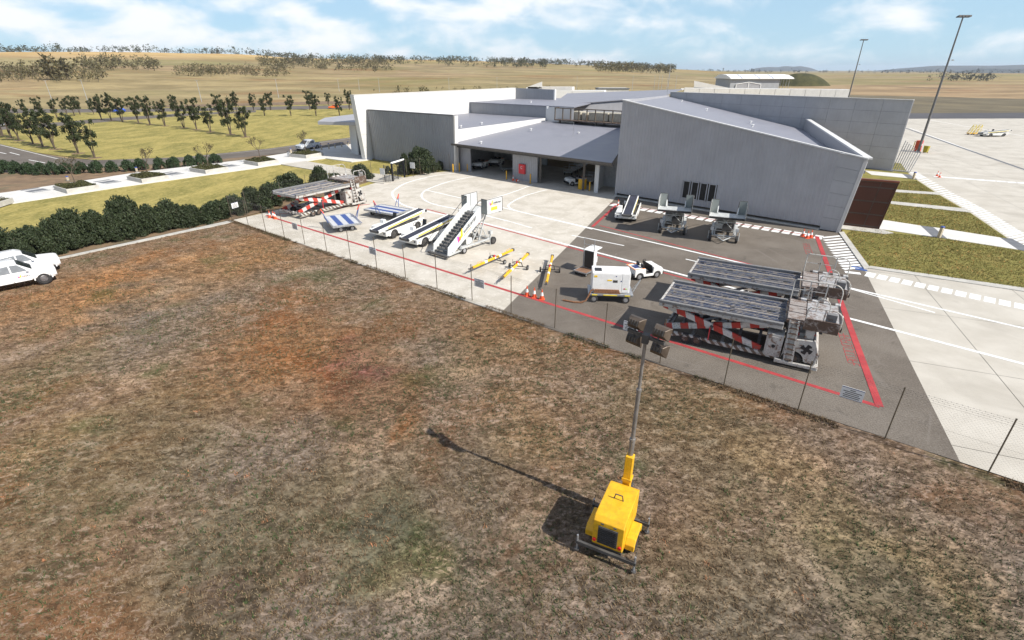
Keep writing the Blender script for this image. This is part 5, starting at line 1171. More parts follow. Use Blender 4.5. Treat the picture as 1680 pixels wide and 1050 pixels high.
# head: cross bar turned along the fence, two lamps above and two below on each side
hv = (g(1095,566,zt_)-g(1030,540,zt_)); ha = math.atan2(hv.y,hv.x)-rzT; U = Vector((math.cos(ha),math.sin(ha),0)); N = Vector((-U.y,U.x,0))
hd_ = MB().bar(U*-.62+Z_*zt_, U*.62+Z_*zt_, .08, .10).box(-.1,.1,-.1,.1,zt_-.2,zt_+.08).build('head_bar', M['darksteel'], T)
M['lampback'] = mat('lamp_housing', (.10,.075,.055), .5, .4, var=.25)
for a in (-.42,.42):
    for zz in (-.27,.27):
        c = U*a*1.02+Z_*(zt_+zz)+N*.06; mbx = MB()
        # housing tapers backwards (towards the camera side), lens faces away and down
        fwd_ = (N*.94-Z_*.34).normalized(); upv = U.cross(fwd_).normalized(); 
        def P_(u_, v_, w_): return c+(U*u_+upv*v_+fwd_*w_)*.9
        r0 = [P_(*q) for q in ((-.30,-.22,.12),(.30,-.22,.12),(.30,.22,.12),(-.30,.22,.12))]; r1 = [P_(*q) for q in ((-.26,-.18,-.02),(.26,-.18,-.02),(.26,.18,-.02),(-.26,.18,-.02))]; r2 = [P_(*q) for q in ((-.20,-.09,-.16),(.20,-.09,-.16),(.20,.09,-.16),(-.20,.09,-.16))]
        LB = mbx.loft([r0,r1,r2]).build('floodlight', M['lampback'], T, bevel=.012)
        MB().slab([P_(*q) for q in ((-.27,-.19,.123),(.27,-.19,.123),(.27,.19,.123),(-.27,.19,.123))], fwd_*.01).build('lens', M['glass'], LB)
        fin = MB()
        for k in range(4): u_ = -.15+k*.1; fin.slab([P_(u_,-.14,-.06),P_(u_,.14,-.06),P_(u_,.08,-.19),P_(u_,-.08,-.19)], U*.012)
        fin.build('cooling_fins', M['darksteel'], LB, kind='stuff')
        MB().bar(c-U*a*.1, U*a*.95+Z_*(zt_+.03*np.sign(zz)), .05, .04).build('bracket', M['darksteel'], LB)
# ================================================================ FENCE
def make_fence(name, label, pts, hgt=2.5, sp=3.4, barbs=True, mesh=True, n0=None):
    P = [Vector((p.x,p.y,0)) for p in pts]; O = P[0]
    T = thing(name, label, 'fence', O); first = None
    wires = MB(); net = MB(); brb = MB()
    for i in range(len(P)-1):
        a, b = P[i]-O, P[i+1]-O; L = (b-a).length; d = (b-a)/L; n = max(1, round(L/sp))
        for k in range(n+(1 if i == len(P)-2 else 0)):
            p = a+d*(L*k/n)
            if first is None: first = MB().tube([(0,0,-.12),(0,0,hgt+.05)], .027, 8).cyl((0,0,hgt+.06),(0,0,1),.034,.03,8).build('post', M['post'], T); first.location = p
            else: c = first.copy(); COL.objects.link(c); c.parent = T; c.location = p
        for z in (.08, hgt*.5, hgt-.25): wires.tube([a+Z_*z, b+Z_*z], .0035, 4, cap=False)
        for z in (hgt-.16, hgt-.08, hgt): wires.tube([a+Z_*z, b+Z_*z], .003, 4, cap=False)
        if mesh:
            hh = hgt-.33; pit = .13; m_ = int(L/pit)
            nx = Vector((-d.y,d.x,0))
            for k in range(-int(hh/pit), m_):
                for sg in (0,1):
                    u0, u1 = k*pit, k*pit+hh; z0_, z1_ = .08, .08+hh
                    c0, c1 = max(u0,0), min(u1,L)
                    if c1 <= c0: continue
                    za_, zb2_ = z0_+(c0-u0), z0_+(c1-u0)
                    if sg: za_, zb2_ = z0_+z1_-za_, z0_+z1_-zb2_
                    net.tube([a+d*c0+Z_*za_+nx*.003*(1-2*sg), a+d*c1+Z_*zb2_+nx*.003*(1-2*sg)], .0012, 3, cap=False)
        if barbs:
            for z, ph in ((hgt-.16,0),(hgt-.08,.08),(hgt,.0)):
                for k in range(int(L/.17)):
                    q_ = a+d*(k*.17+ph)+Z_*z; brb.bar(q_-Z_*.02-d*.012, q_+Z_*.02+d*.012, .009, .009)
    wires.build('strain_wire', M['wire'], T, kind='stuff')
    if mesh: net.build('chain_link', M['wire'], T, kind='stuff')
    if barbs: brb.build('barb', M['wire'], T, kind='stuff')
    return T
M['post'] = mat('fence_post', (.17,.14,.10), .5, .4, var=.2); M['wire'] = mat('fence_wire', (.13,.12,.11), .5, .5)
make_fence('chain_link_fence', 'chain link fence with thin brown posts along the edge of the apron', [onF(-20), onF(0), FB])
hf = [(381,361),(407,352),(464,335),(505,322),(545,313),(611,297)]
make_fence('hedge_fence', 'wire fence running along the apron side of the hedge', [g(*p) for p in hf], barbs=False)
make_fence('gate_fence', 'short wire fence from the turnstile to the grey screen wall', [g(668,291), g(690,288), g(712,284), g(738,281)], barbs=False, sp=3)
# notices hung on the fence
def make_sign():
    T = thing('fence_sign', 'x', 'sign', group='white notices on the wire fence')
    MB().box(-.42,.42,-.012,.012,0,.56).build('plate', M['white'], T); mb = MB(); rg = random.Random(5)
    MB().box(-.415,.415,-.0135,-.0122,.52,.555).box(-.415,.415,-.0135,-.0122,.005,.025).build('border', M['navy'], T)
    for k in range(5):
        w_ = (.10,.34,.26,.32,.30)[k]; z = .44-k*.085; mb.box(-w_,w_,-.014,-.0125,z-.018,z+.018)
    mb.build('print_line', M['darksteel'], T, kind='stuff')
    return T
SG = make_sign(); first = True
fa = math.atan2(FD.y, FD.x)+math.pi
FP = VPlane(FA, FB)
for (x, y, lab) in [(485,369,'notice on the fence nearest the container loader by the hedge'),(612.5,410,'notice on the fence in front of the belt loaders'),(787,464,'notice on the fence in front of the yellow tow bars'),(1034,537,'notice on the fence partly hidden by the light tower floodlights'),(1395,648,'notice on the fence at the corner of the red painted line')]:
    p = FP(x, y+7); o = SG if first else copy_tree(SG); first = False
    nF = Vector((FD.y,-FD.x,0)); nF = nF if nF.dot(-p) > 0 else -nF
    o.location = p+nF*.03; o.rotation_euler = (0,0,fa); o['label'] = lab
    d_ = Vector((math.sin(fa), -math.cos(fa), 0))
    if d_.dot(nF) < 0: o.rotation_euler = (0,0,fa+math.pi)
HPl = VPlane(g(381,361), g(464,335)); p = HPl(386,341); o = copy_tree(SG, p+Vector((.03,-.03,0)), math.atan2(HPl.d.y,HPl.d.x), 'notice on the wire fence in front of the hedge')
# turnstile gate with two white signs
tA, tB = g(645,298), g(664,291); th_ = heading(tA,tB); T = thing('turnstile', 'full height black steel turnstile with white top beam at the hedge gap', 'turnstile', tA, th_)
Lt = (tB-tA).length; M['tsteel'] = mat('turnstile_steel', (.04,.04,.045), .4, .6)
for x in (0, Lt): 
    for y in (0, .0): pass
    MB().box(x-.1,x+.1,-.1,.1,0,2.45).build('post', M['tsteel'], T)
MB().tube([(-.1,0,2.50),(Lt+.1,0,2.50)],.12,8).build('top_beam', M['white'], T)
for k in range(11): MB().tube([(.07,.05,.35+k*.19),(Lt*.46,.1,.35+k*.19)],.035,5).build('bar', M['tsteel'], T)
for k in range(11): MB().tube([(Lt*.52,.05,.35+k*.19),(Lt-.07,.05,.35+k*.19)],.035,5).build('bar', M['tsteel'], T)
MB().tube([(Lt*.49,.1,0),(Lt*.49,.1,2.4)],.06,8).build('rotor', M['tsteel'], T)
for k in range(6): a = 2.0+k*.3; MB().tube([(-.35+.75*math.cos(a)*.6,.3+.75*math.sin(a),0),(-.35+.75*math.cos(a)*.6,.3+.75*math.sin(a),2.3)],.035,5).build('cage_bar', M['darksteel'], T)
for px, bs, lab in (((627.5,282),(629,299),'square white sign left of the turnstile'),((677,272),(678,290),'square white sign on the bush right of the turnstile')):
    p = g(*bs); hh = height(bs, (px[0],px[1]+3)); S = thing('gate_sign', lab, 'sign', p, R(-30)); MB().box(-.42,.42,-.02,.02,hh-.1,hh+.72).build('plate', M['white'], S); MB().tube([(0,.05,-.05),(0,.05,hh+.6)],.025,6).build('post', M['post'], S)
# ================================================================ BOLLARDS, BINS AND YARD FURNITURE
def ybollard(px, top, lab):
    p = g(*px); h_ = height(px, top); T = thing('yellow_bollard', lab, 'bollard', p, group='yellow steel bollards'); MB().tube([(0,0,0),(0,0,h_-.04),(0,0,h_)],[.085,.085,.05],10).build('tube', M['yellow'], T, smooth=True); MB().cyl((0,0,.015),(0,0,1),.15,.03,10).build('base', M['darksteel'], T)
for px, top, lab in [((743.5,283),(743.5,269),'yellow bollard by the pale post of the grey screen wall'),((754,281.5),(753,267),'yellow bollard at the left corner of the hall'),((767,281),(767,269),'yellow bollard left of the first hall opening'),((831,294.5),(831,280),'yellow bollard right of the first hall opening'),((870,301),(870,285),'yellow bollard beside the red fire cabinet'),((967,313),(967,298),'yellow bollard beside the curved yellow barrier')]: ybollard(px, top, lab)
p = g(955,309.5); T = thing('column_guard', 'curved yellow barrier wrapped round the foot of the hall column', 'barrier', p); pts = arc((0,0),.55,R(180),R(360),10,lambda a,b:(a,b))
mb = MB(); mb.add([(a,b,0) for a,b in pts]+[(a,b,1.25) for a,b in pts], [(i,i+1,len(pts)+i+1,len(pts)+i) for i in range(len(pts)-1)]); o = mb.build('shell', M['yellow'], T); md = o.modifiers.new('s','SOLIDIFY'); md.thickness = .05
MB().tube([(a*.95,b*.95,1.26) for a,b in pts],.035,6).build('rim_tube', M['yellow'], T)
M['sand'] = mat('sandstone', (.50,.42,.30), .8, var=.1)
def lbollard(px, top, lab, grp='sandstone path lights'):
    p = g(*px); h_ = max(height(px, top), .6); T = thing('path_light', lab, 'path light', p, R(20), grp); MB().box(-.12,.12,-.12,.12,0,h_-.12).build('shaft', M['sand'], T, bevel=.015); MB().box(-.14,.14,-.14,.14,h_-.12,h_).build('cap', M['bluecap'], T, bevel=.02); MB().box(-.2,.2,-.2,.2,-.02,.03).build('base', M['slate'], T)
M['bluecap'] = mat('blue_cap', (.06,.10,.35), .4)
for px, top, lab in [((1540,390),(1545,371),'sandstone path light on the dark paving beside the brown wall'),((1498,294),(1501,282),'sandstone path light near the slatted screen'),((478,251.5),(477.5,243.5),'sandstone path light at the end of the planter row'),((516,247.5),(514.5,240),'left path light of the row behind the silver ute'),((528,246.5),(526.5,239),'path light just right of the silver ute'),((540,245),(539,235),'tall path light with blue cap in the forecourt shade'),((550,243),(549,235.5),'path light right of the tall one in the forecourt shade'),((561,241.5),(560,234),'second path light from the entry wall'),((571.5,239.5),(570.5,232),'path light nearest the entry wall'),((323,270),(322,263),'path light between bushes by the third planter'),((112,296),(111,289),'path light behind the first planter'),((225,281.5),(224,274),'path light behind the second planter')]: lbollard(px, top, lab)
p = g(474,258); T = thing('litter_bin', 'slim grey litter bin beside the last planter', 'bin', p); MB().box(-.16,.16,-.16,.16,.1,.95).build('body', M['steel'], T, bevel=.03); MB().box(-.18,.18,-.18,.18,.95,1.08).build('lid', M['darksteel'], T, bevel=.03); MB().box(-.05,.05,-.05,.05,0,.1).build('foot', M['sand'], T)
# right apron: mast foot furniture
p = g(1504,248.5); T = thing('fire_cabinet', 'orange red cabinet at the foot of the tall light mast', 'cabinet', p, R(30)); MB().box(-.55,.55,-.4,.4,.05,2.0).build('body', mat('orange_red', (.60,.085,.03), .45), T, bevel=.03); MB().box(-.45,.45,-.42,-.40,.2,1.9).build('door', M['red'], T); MB().cyl((.1,-.43,1.25),(0,1,0),.22,.02,14).build('round_sign', M['white'], T); MB().box(-.6,.6,-.45,.45,0,.05).build('plinth', M['kerb'], T)
p = g(1517.5,251); T = thing('wheelie_bin', 'yellow wheelie bin right of the orange cabinet', 'bin', p, R(30)); ym = mat('bin_yellow', (.34,.28,.02), .5); MB().loft([[(-.28,-.3,.12),(.28,-.3,.12),(.28,.3,.12),(-.28,.3,.12)],[(-.36,-.4,1.15),(.36,-.4,1.15),(.36,.4,1.15),(-.36,.4,1.15)]]).build('body', ym, T, bevel=.02); MB().prism([(-.42,1.15),(.45,1.15),(.40,1.24),(-.3,1.30)],'y',-.39,.39).build('lid', ym, T, bevel=.02)
for s_ in (-1,1): wheel(T,(.25,s_*.3,.12),.12,.06,'darksteel')
p = g(1497,246); T = thing('striped_post', 'black and yellow striped post beside the orange cabinet', 'post', p); MB().tube([(0,0,0),(0,0,1.7)],.07,8).build('tube', striped('post_stripe', (.75,.5,.03), (.04,.04,.04), .4, axis=2, shear=0, worn=.1), T)
def make_mast(base, h_, label):
    T = thing('apron_light_mast', label, 'light mast', base, group='tall apron light masts'); MB().tube([(0,0,0),(0,0,h_*.5),(0,0,h_)],[.24,.18,.11],10).build('pole', M['mastgrey'], T, smooth=True); MB().cyl((0,0,.1),(0,0,1),.42,.2,12).build('base_plate', M['kerb'], T)
    MB().bar((-1.0,0,h_),(1.0,0,h_),.14,.14).build('crossarm', M['darksteel'], T)
    for k in range(4):
        x = -.85+k*.57; MB().prism([(-.35,-.12),(.35,-.22),(.38,-.10),(-.30,.14)],'x',x-.22,x+.22).build('floodlight', M['darksteel'], T).location = (0,-.15,h_+.15)
    MB().bar((0,0,h_*.70),(.75,0,h_*.71),.06,.06).box(.6,.9,-.1,.1,h_*.70,h_*.70+.16).build('side_lamp', M['steel'], T)
M['mastgrey'] = mat('mast_grey', (.16,.155,.15), .5, .4)
mb0 = g(1506,250); hm = height((1506,250),(1582,28)); make_mast(mb0, hm, 'tall floodlight mast standing on the right-hand apron')
m2 = g(1417,66,hm); make_mast(Vector((m2.x,m2.y,0)), hm, 'distant floodlight mast rising behind the cream terminal wall')
# far apron: hard-standing tow unit with yellow rack
pa1, pb1 = g(1620,224.5), g(1645,224); hh_ = heading(pa1,pb1); o = make_belt('offwhite'); o.location = (pa1+pb1)/2+Vector((0,1,0)); o.rotation_euler = (0,0,hh_); o.scale = (1.25,1.1,.95); o['label'] = 'grey belt loader standing alone on the right-hand apron'
p = g(1597,221); T = thing('yellow_rack', 'two yellow ladder racks on a low trailer left of the lone belt loader', 'rack trailer', p, hh_)
MB().box(-1.6,2.2,-.5,.5,.28,.40).build('trailer_bed', M['yellow'], T)
for x in (-1.0, .6):
    rk = MB()
    for yy in (-.4,.4): rk.bar((x-.5,yy,.4),(x+.6,yy,2.2),.09,.09)
    for f in np.linspace(.1,1,6): rk.bar((x-.5+1.1*f,-.4,.4+1.8*f),(x-.5+1.1*f,.4,.4+1.8*f),.07,.07)
    rk.bar((x+.6,-.4,.4),(x+.6,-.4,2.2),.06,.06).bar((x+.6,.4,.4),(x+.6,.4,2.2),.06,.06).build('rack', M['yellowsign'], T); wheel(T,(x,-.5,.2),.2,.12); wheel(T,(x,.5,.2),.2,.12)
# ================================================================ VEHICLES
def car_body(T, st, m, name='body'):
    """lofted body: stations (x, zbottom, zbelt, ztop, halfwidth at belt, halfwidth at top)"""
    rings = []
    for x, zb_, zm, zt, wm, wt in st:
        r = [(x,-wm*.93,zb_),(x,-wm,zb_+(zm-zb_)*.35),(x,-wm*.99,zm),(x,-wt,zt-(zt-zm)*.12),(x,-wt*.86,zt),(x,wt*.86,zt),(x,wt,zt-(zt-zm)*.12),(x,wm*.99,zm),(x,wm,zb_+(zm-zb_)*.35),(x,wm*.93,zb_)]
        rings.append(r)
    return MB().loft(rings).build(name, m, T, smooth=True)
def make_ute(paint, label, tray=True, group=None):
    T = thing('utility_vehicle', label, 'ute', group=group)
    body = [(2.46,.46,.84,.94,.74,.66),(2.40,.36,.90,1.01,.84,.76),(2.2,.34,.95,1.07,.91,.82),(1.35,.36,1.02,1.13,.93,.83),(1.0,.36,1.05,1.13,.93,.83),(-.95,.36,1.06,1.12,.93,.83),(-2.45,.40,1.04,1.08,.91,.84),(-2.62,.50,.98,1.04,.88,.80)]
    B = car_body(T, body, paint); md = B.modifiers.new('round','SUBSURF'); md.levels = md.render_levels = 2
    cabst = [(1.30,1.0,1.08,1.10,.84,.80),(.42,1.0,1.20,1.76,.84,.70),(.15,1.0,1.20,1.86,.84,.70),(-.75,1.0,1.20,1.86,.84,.70),(-1.2,1.0,1.18,1.74,.84,.70),(-1.3,1.0,1.08,1.10,.82,.80)]
    CB = car_body(T, cabst, paint, 'cab')
    MB().slab([(1.18,-.72,1.19),(1.18,.72,1.19),(.50,.62,1.705),(.50,-.62,1.705)], (.03,0,.04)).build('windscreen', M['glass'], CB)
    MB().slab([(-1.30,-.66,1.18),(-1.30,.66,1.18),(-1.22,.60,1.66),(-1.22,-.60,1.66)], (-.03,0,.01)).build('rear_window', M['glass'], CB)
    for s_ in (-1,1):
        def sw(x, z): return (x, s_*(.838-(z-1.12)*.205), z)
        MB().slab([sw(.95,1.16),sw(.10,1.16),sw(.10,1.68),sw(.50,1.66)], (0,s_*.012,.004)).build('side_window', M['cabglass'], CB)
        MB().slab([sw(.02,1.16),sw(-.95,1.16),sw(-1.0,1.58),sw(.02,1.68)], (0,s_*.012,.004)).build('side_window', M['cabglass'], CB)
        DR = MB().prism([(1.0,.48),(.06,.48),(.06,1.06),(1.0,1.06)],'y',s_*.905,s_*.928).build('door', paint, T, bevel=.01); MB().box(.12,.30,s_*.935-.012,s_*.935+.012,.92,.96).build('handle', paint, DR)
        DR = MB().prism([(.02,.48),(-.85,.48),(-.95,1.06),(.02,1.06)],'y',s_*.905,s_*.928).build('door', paint, T, bevel=.01); MB().box(-.75,-.57,s_*.935-.012,s_*.935+.012,.92,.96).build('handle', paint, DR)
        for x in (1.62,-1.55):
            wheel(T,(x,s_*.80,.39),.39,.26,'rimgrey',n=24)
            MB().tube([(x+.50*math.cos(a), s_*.90, .40+.50*math.sin(a)) for a in np.linspace(math.pi*1.02,-.06,12)], .045, 6).build('wheel_arch', paint, T, smooth=True)
            MB().cyl((x,s_*.79,.40),(0,1,0),.46,.16,20).build('wheel_well', M['black'], T)
        MB().box(2.16,2.36,s_*.66-.13,s_*.66+.13,.84,.96).build('headlight', M['steel'], T, bevel=.03); MB().box(-2.64,-2.58,s_*.76-.07,s_*.76+.07,.72,.98).build('tail_light', M['redlens'], T)
        MB().box(.86,1.02,s_*1.02-.1,s_*1.02+.1,1.16,1.28).build('mirror', paint, T, bevel=.03); MB().cyl((2.36,s_*.66,.52),(1,0,0),.07,.08,10).build('fog_light', M['black'], T)
    MB().box(2.36,2.455,-.46,.46,.64,.86).build('grille', M['black'], T, bevel=.02); MB().prism([(2.05,-.86),(2.30,-.80),(2.44,-.55),(2.47,0),(2.44,.55),(2.30,.80),(2.05,.86)],'z',.40,.62).build('front_bumper', paint, T, bevel=.04, seg=2); MB().box(-2.74,-2.58,-.85,.85,.42,.58).build('rear_bumper', M['steel'], T, bevel=.03)
    if tray: MB().box(-2.45,-1.40,-.72,.72,1.085,1.115).build('tray_cover', M['black'], T, bevel=.01)
    return T
M['cabglass'] = mat('tinted_side_glass', (.20,.21,.22), .08)
M['silver'] = mat('silver_paint', (.55,.57,.59), .25, .3, var=.02)
UT = make_ute(M['carwhite'], 'white ute with company logo, the nearer of two at the left edge', group='white utes at the left edge')
u1, u0 = g(76,465), g(-2,483.5); uh = R(45.5)
def put_ute(T, wpx, rz, label=None):
    f = Vector((math.cos(rz),math.sin(rz),0)); r_ = Vector((f.y,-f.x,0)); T.location = g(*wpx)-f*1.62-r_*.9; T.rotation_euler = (0,0,rz)
    if label: T['label'] = label
put_ute(UT, (76,465), uh)
dr_ = [c for c in UT.children if c.name.startswith('door') and c.data.vertices[0].co.y < 0]; dr_ = max(dr_, key=lambda c: max(v.co.x for v in c.data.vertices))
UT2 = copy_tree(UT); put_ute(UT2, (52,433), uh, 'white ute half hidden behind the nearer one at the left edge')
UT2.location = UT.location+Vector((-math.sin(uh),math.cos(uh),0))*2.7+Vector((math.cos(uh),math.sin(uh),0))*.55
logo(dr_, (.42,-.932,.78), (1,0,.0), (0,0,1), .20, (0,-1,0))
SU = make_ute(M['silver'], 'silver ute parked on the road beside the last planter')
a, b = g(528,243), g(494,248.5); rz = heading(a,b); SU.location = (a+b)/2+Vector((-math.sin(rz),math.cos(rz),0))*-.9; SU.rotation_euler = (0,0,rz)
def make_hatch(paint, label, a, b, group=None):
    T = thing('car', label, 'car', group=group)
    car_body(T, [(2.1,.42,.62,.70,.62,.52),(2.0,.30,.72,.80,.78,.68),(1.4,.28,.84,.92,.84,.74),(.9,.28,.88,.96,.85,.75),(-1.4,.30,.92,1.0,.85,.76),(-1.95,.36,.90,.98,.80,.70)], paint)
    CB = car_body(T, [(1.05,.86,.92,.95,.78,.72),(.25,.88,1.0,1.40,.78,.60),(-.9,.88,1.0,1.44,.78,.60),(-1.55,.88,1.0,1.25,.76,.58),(-1.85,.86,.92,.98,.74,.66)], paint, 'cab')
    MB().slab([(.95,-.58,1.0),(.95,.58,1.0),(.32,.5,1.36),(.32,-.5,1.36)], (.03,0,.03)).build('windscreen', M['glass'], CB)
    for s_ in (-1,1):
        MB().slab([(.75,s_*.775,1.0),(-1.3,s_*.775,1.02),(-1.1,s_*.66,1.36),(.2,s_*.66,1.36)], (0,s_*.012,.004)).build('side_window', M['glass'], CB)
        for x in (1.3,-1.25): wheel(T,(x,s_*.74,.32),.32,.2,'rimgrey')
        MB().box(1.9,2.06,s_*.55-.12,s_*.55+.12,.62,.72).build('headlight', M['steel'], T)
    MB().slab([(-1.86,-.55,1.0),(-1.86,.55,1.0),(-1.6,.48,1.24),(-1.6,-.48,1.24)], (-.03,0,.01)).build('rear_window', M['glass'], CB)
    A, B = g(*a), g(*b); T.location = (A+B)/2; T.rotation_euler = (0,0,heading(A,B)); return T
make_hatch(mat('orange_car', (.70,.13,.02), .25, var=.02), 'orange hatchback on the far road left of the terminal', (557,178),(538,178.5))
make_hatch(mat('blue_car', (.03,.10,.55), .25, var=.02), 'bright blue car among the trees on the far road', (206,184),(187,184.5))
make_hatch(mat('dark_car', (.035,.035,.04), .25, var=.02), 'dark grey car on the far road behind the tree row', (364,181),(348,181.5))
make_hatch(M['silver'], 'pale car at the far left edge beyond the trees', (-2,206),(10,208))
# things parked in the baggage hall
for px, lab in (((788,276),'white tug parked in the hall, nearer the left wall'),((815,271),'white tug parked deeper in the hall, right of the other')):
    o = copy_tree(TG, g(*px), R(-112), lab, scale=1.15)
o = copy_tree(TG, g(944,303), R(200), 'white tug in the hall behind the curved yellow barrier', scale=1.1)
def make_cart(label):
    T = thing('baggage_cart', label, 'baggage cart', group='flat baggage carts in the hall'); MB().box(-1.25,1.25,-.65,.65,.42,.50).build('deck', M['steel'], T); mb = MB()
    for x in (-1.22,1.22):
        mb.tube([(x,-.62,.5),(x,-.62,1.25),(x,.62,1.25),(x,.62,.5)],.03,5); mb.tube([(x,-.62,.9),(x,.62,.9)],.025,5)
    mb.build('end_frame', M['steel'], T)
    for x in (-.85,.85):
        for s_ in (-1,1): wheel(T,(x,s_*.55,.18),.18,.1,'rim')
    MB().bar((1.25,0,.38),(1.95,0,.3),.05,.05).build('drawbar', M['darksteel'], T); return T
CT = make_cart('flat baggage cart nearest in the chain of three inside the hall'); p0, p1 = g(931,288), g(968,268); rz = heading(p0,p1)
CT.location = p0+(p1-p0)*.1; CT.rotation_euler = (0,0,rz)
copy_tree(CT, p0+(p1-p0).normalized()*3.9, rz, 'middle flat baggage cart of the chain inside the hall'); copy_tree(CT, p0+(p1-p0).normalized()*7.2, rz, 'farthest flat baggage cart of the chain inside the hall')
copy_tree(CT, g(834,281), R(10), 'lone baggage cart at the right of the first hall opening')
copy_tree(CT, g(968,300), rz, 'baggage cart behind the right end of the curved yellow barrier')
# ================================================================ DISTANT BUILDINGS AND POLES
def far_box(name, label, x0, x1, yb, yt, dep, m, roof=None, cat='building'):
    a, b = g(x0,yb), g(x1,yb); T = thing(name, label, cat, a, heading(a,b)); L_ = (b-a).length; h_ = VPlane(a,b)(x0,yt).z
    MB().box(0,L_,0,dep,0,h_).build('wall', m, T)
    return T, L_, h_
M['hangar'] = clad_mat('hangar_grey', (.36,.37,.38), .6, 0, .15)
T, L_, h_ = far_box('hangar', 'grey hangar with white vaulted roof beyond the terminal', 1196,1276,150,128.5,30,M['hangar'])
RFv = MB().loft([[(-1,y,h_+z) for y,z in ((-1.5,0),(0,.6),(8,2.2),(16,2.6),(24,2.2),(31.5,0),(31.5,-.4),(-1.5,-.4))],[(L_*1.26,y,h_+z) for y,z in ((-1.5,0),(0,.6),(8,2.2),(16,2.6),(24,2.2),(31.5,0),(31.5,-.4),(-1.5,-.4))]]).build('roof', M['white'], T)
for f in (.20,.55,.83): MB().loft([[(L_*f+w_,y,h_+z+.06) for y,z in ((-1.5,.0),(0,.6),(8,2.2),(9,2.3))] for w_ in (0,.5)], cap=False).build('blue_strip', M['bpaint'], RFv)
for f in np.linspace(1.05,1.22,4): MB().box(L_*f-.12,L_*f+.12,2,2.3,0,h_-.2).build('post', M['steel'], T)
DG = MB().prism([(.12*L_,0),(.62*L_,0),(.62*L_,h_*.55),(.37*L_,h_*.72),(.12*L_,h_*.55)],'y',-.3,-.05).build('hangar_door', M['panelgrey'], T)
for pq in (((.12*L_,h_*.55),(.37*L_,h_*.72)),((.37*L_,h_*.72),(.62*L_,h_*.55)),((.12*L_,0),(.12*L_,h_*.55)),((.37*L_,0),(.37*L_,h_*.72)),((.62*L_,0),(.62*L_,h_*.55))): MB().bar((pq[0][0],-.4,pq[0][1]),(pq[1][0],-.4,pq[1][1]),.3,.5).build('door_frame', M['white'], DG)
a, b = g(1172,147), g(1198,147); T = thing('hangar_annex', 'flat roofed open annex at the left end of the hangar', 'building', a, heading(a,b)); L_ = (b-a).length; MB().box(0,L_,0,8,2.9,3.3).build('roof', M['panelgrey'], T); MB().box(L_*.45,L_,.5,7.5,0,2.9).build('wall', M['hangar'], T)
for x in (.3,L_*.3): MB().box(x-.1,x+.1,.3,.5,0,2.9).build('post', M['steel'], T)
T, L_, h_ = far_box('storage_shed', 'long low grey shed with flat roof beyond the terminal roofs', 981,1031,154,146,12,M['cream']); MB().box(-.5,L_+.5,-.5,12.5,h_,h_+.5).build('roof', M['slate'], T); MB().box(.8,L_-.8,2,10,h_+.5,h_+.7).build('roof_deck', M['kerb'], T)
T, L_, h_ = far_box('service_truck', 'white service truck parked beside the far dirt patch', 1117,1122,149,145,2.2,M['white'],cat='truck')
for x in (.4,L_-.4): wheel(T,(x,-.05,.4),.4,.3)
# grassed mound
mc = g(1322,141.5); mc2 = g(1370,137); hw_ = (g(1370,139)-g(1280,139)).length/2
rr_ = np.linspace(0,1,12); an_ = np.linspace(0,2*np.pi,49); RRm, AAm = np.meshgrid(rr_, an_, indexing='ij'); mh = height((1322,140),(1322,119.5))
Xm = RRm*np.cos(AAm)*hw_; Ym = RRm*np.sin(AAm)*hw_*.7; Zm = mh*np.clip(1-RRm**2.2,0,1)-.15; i_, j_ = np.meshgrid(np.arange(11), np.arange(48), indexing='ij'); a0 = (i_*49+j_).ravel()
o = struct(np_mesh('grass_mound', np.c_[Xm.ravel()+mc.x, Ym.ravel()+mc.y+12, Zm.ravel()], np.c_[a0,a0+1,a0+50,a0+49][:, ::-1], ground_mat('scrub', (.045,.047,.02), (.085,.078,.032), .15, None, .6, .8, .95, .5, (.03,.035,.012))))
for p in o.data.polygons: p.use_smooth = True
o = struct(sheet('earth_bank', [(1365,139),(1440,142),(1530,146),(1620,147),(1620,144.5),(1500,140.5),(1420,137)], .35, M['mulch'], thick=.4))
def pole(b, t, lab, arm=True):
    p = g(*b); h_ = height(b, t); T = thing('street_light', lab, 'street light', p, 0, 'thin grey street lights'); MB().tube([(0,0,-.2),(0,0,h_)],[.12,.06],6).build('pole', M['paleg'], T)
    if arm: MB().bar((-.9,0,h_+.25),(0,0,h_),.08,.06).bar((.9,0,h_+.25),(0,0,h_),.08,.06).build('lamp_arm', M['paleg'], T)
M['paleg'] = mat('pole_pale', (.42,.44,.47), .5, .2)
PL = [((86,166.5),(73,132.5)),((145.5,171),(133,131.5)),((331,167.5),(323,132.5)),((457.5,161.5),(452.5,130)),((557,152.5),(555,130)),((590,151),(588.5,130)),((623,153),(621.5,129)),((737,150),(737,128)),((815.5,148),(815.5,127)),((945.8,150),(945.8,125)),((1036,157),(1036.5,124)),((1072,152),(1073,123)),((1079,152),(1081,122)),((1084,152),(1085.5,123)),((1093,151),(1095,123)),((1107,152),(1110,122))]
for k, (b, t_) in enumerate(PL): pole(b, t_, f'thin street light pole beyond the car park, {ORD[k]} from the left', arm=k < 9)
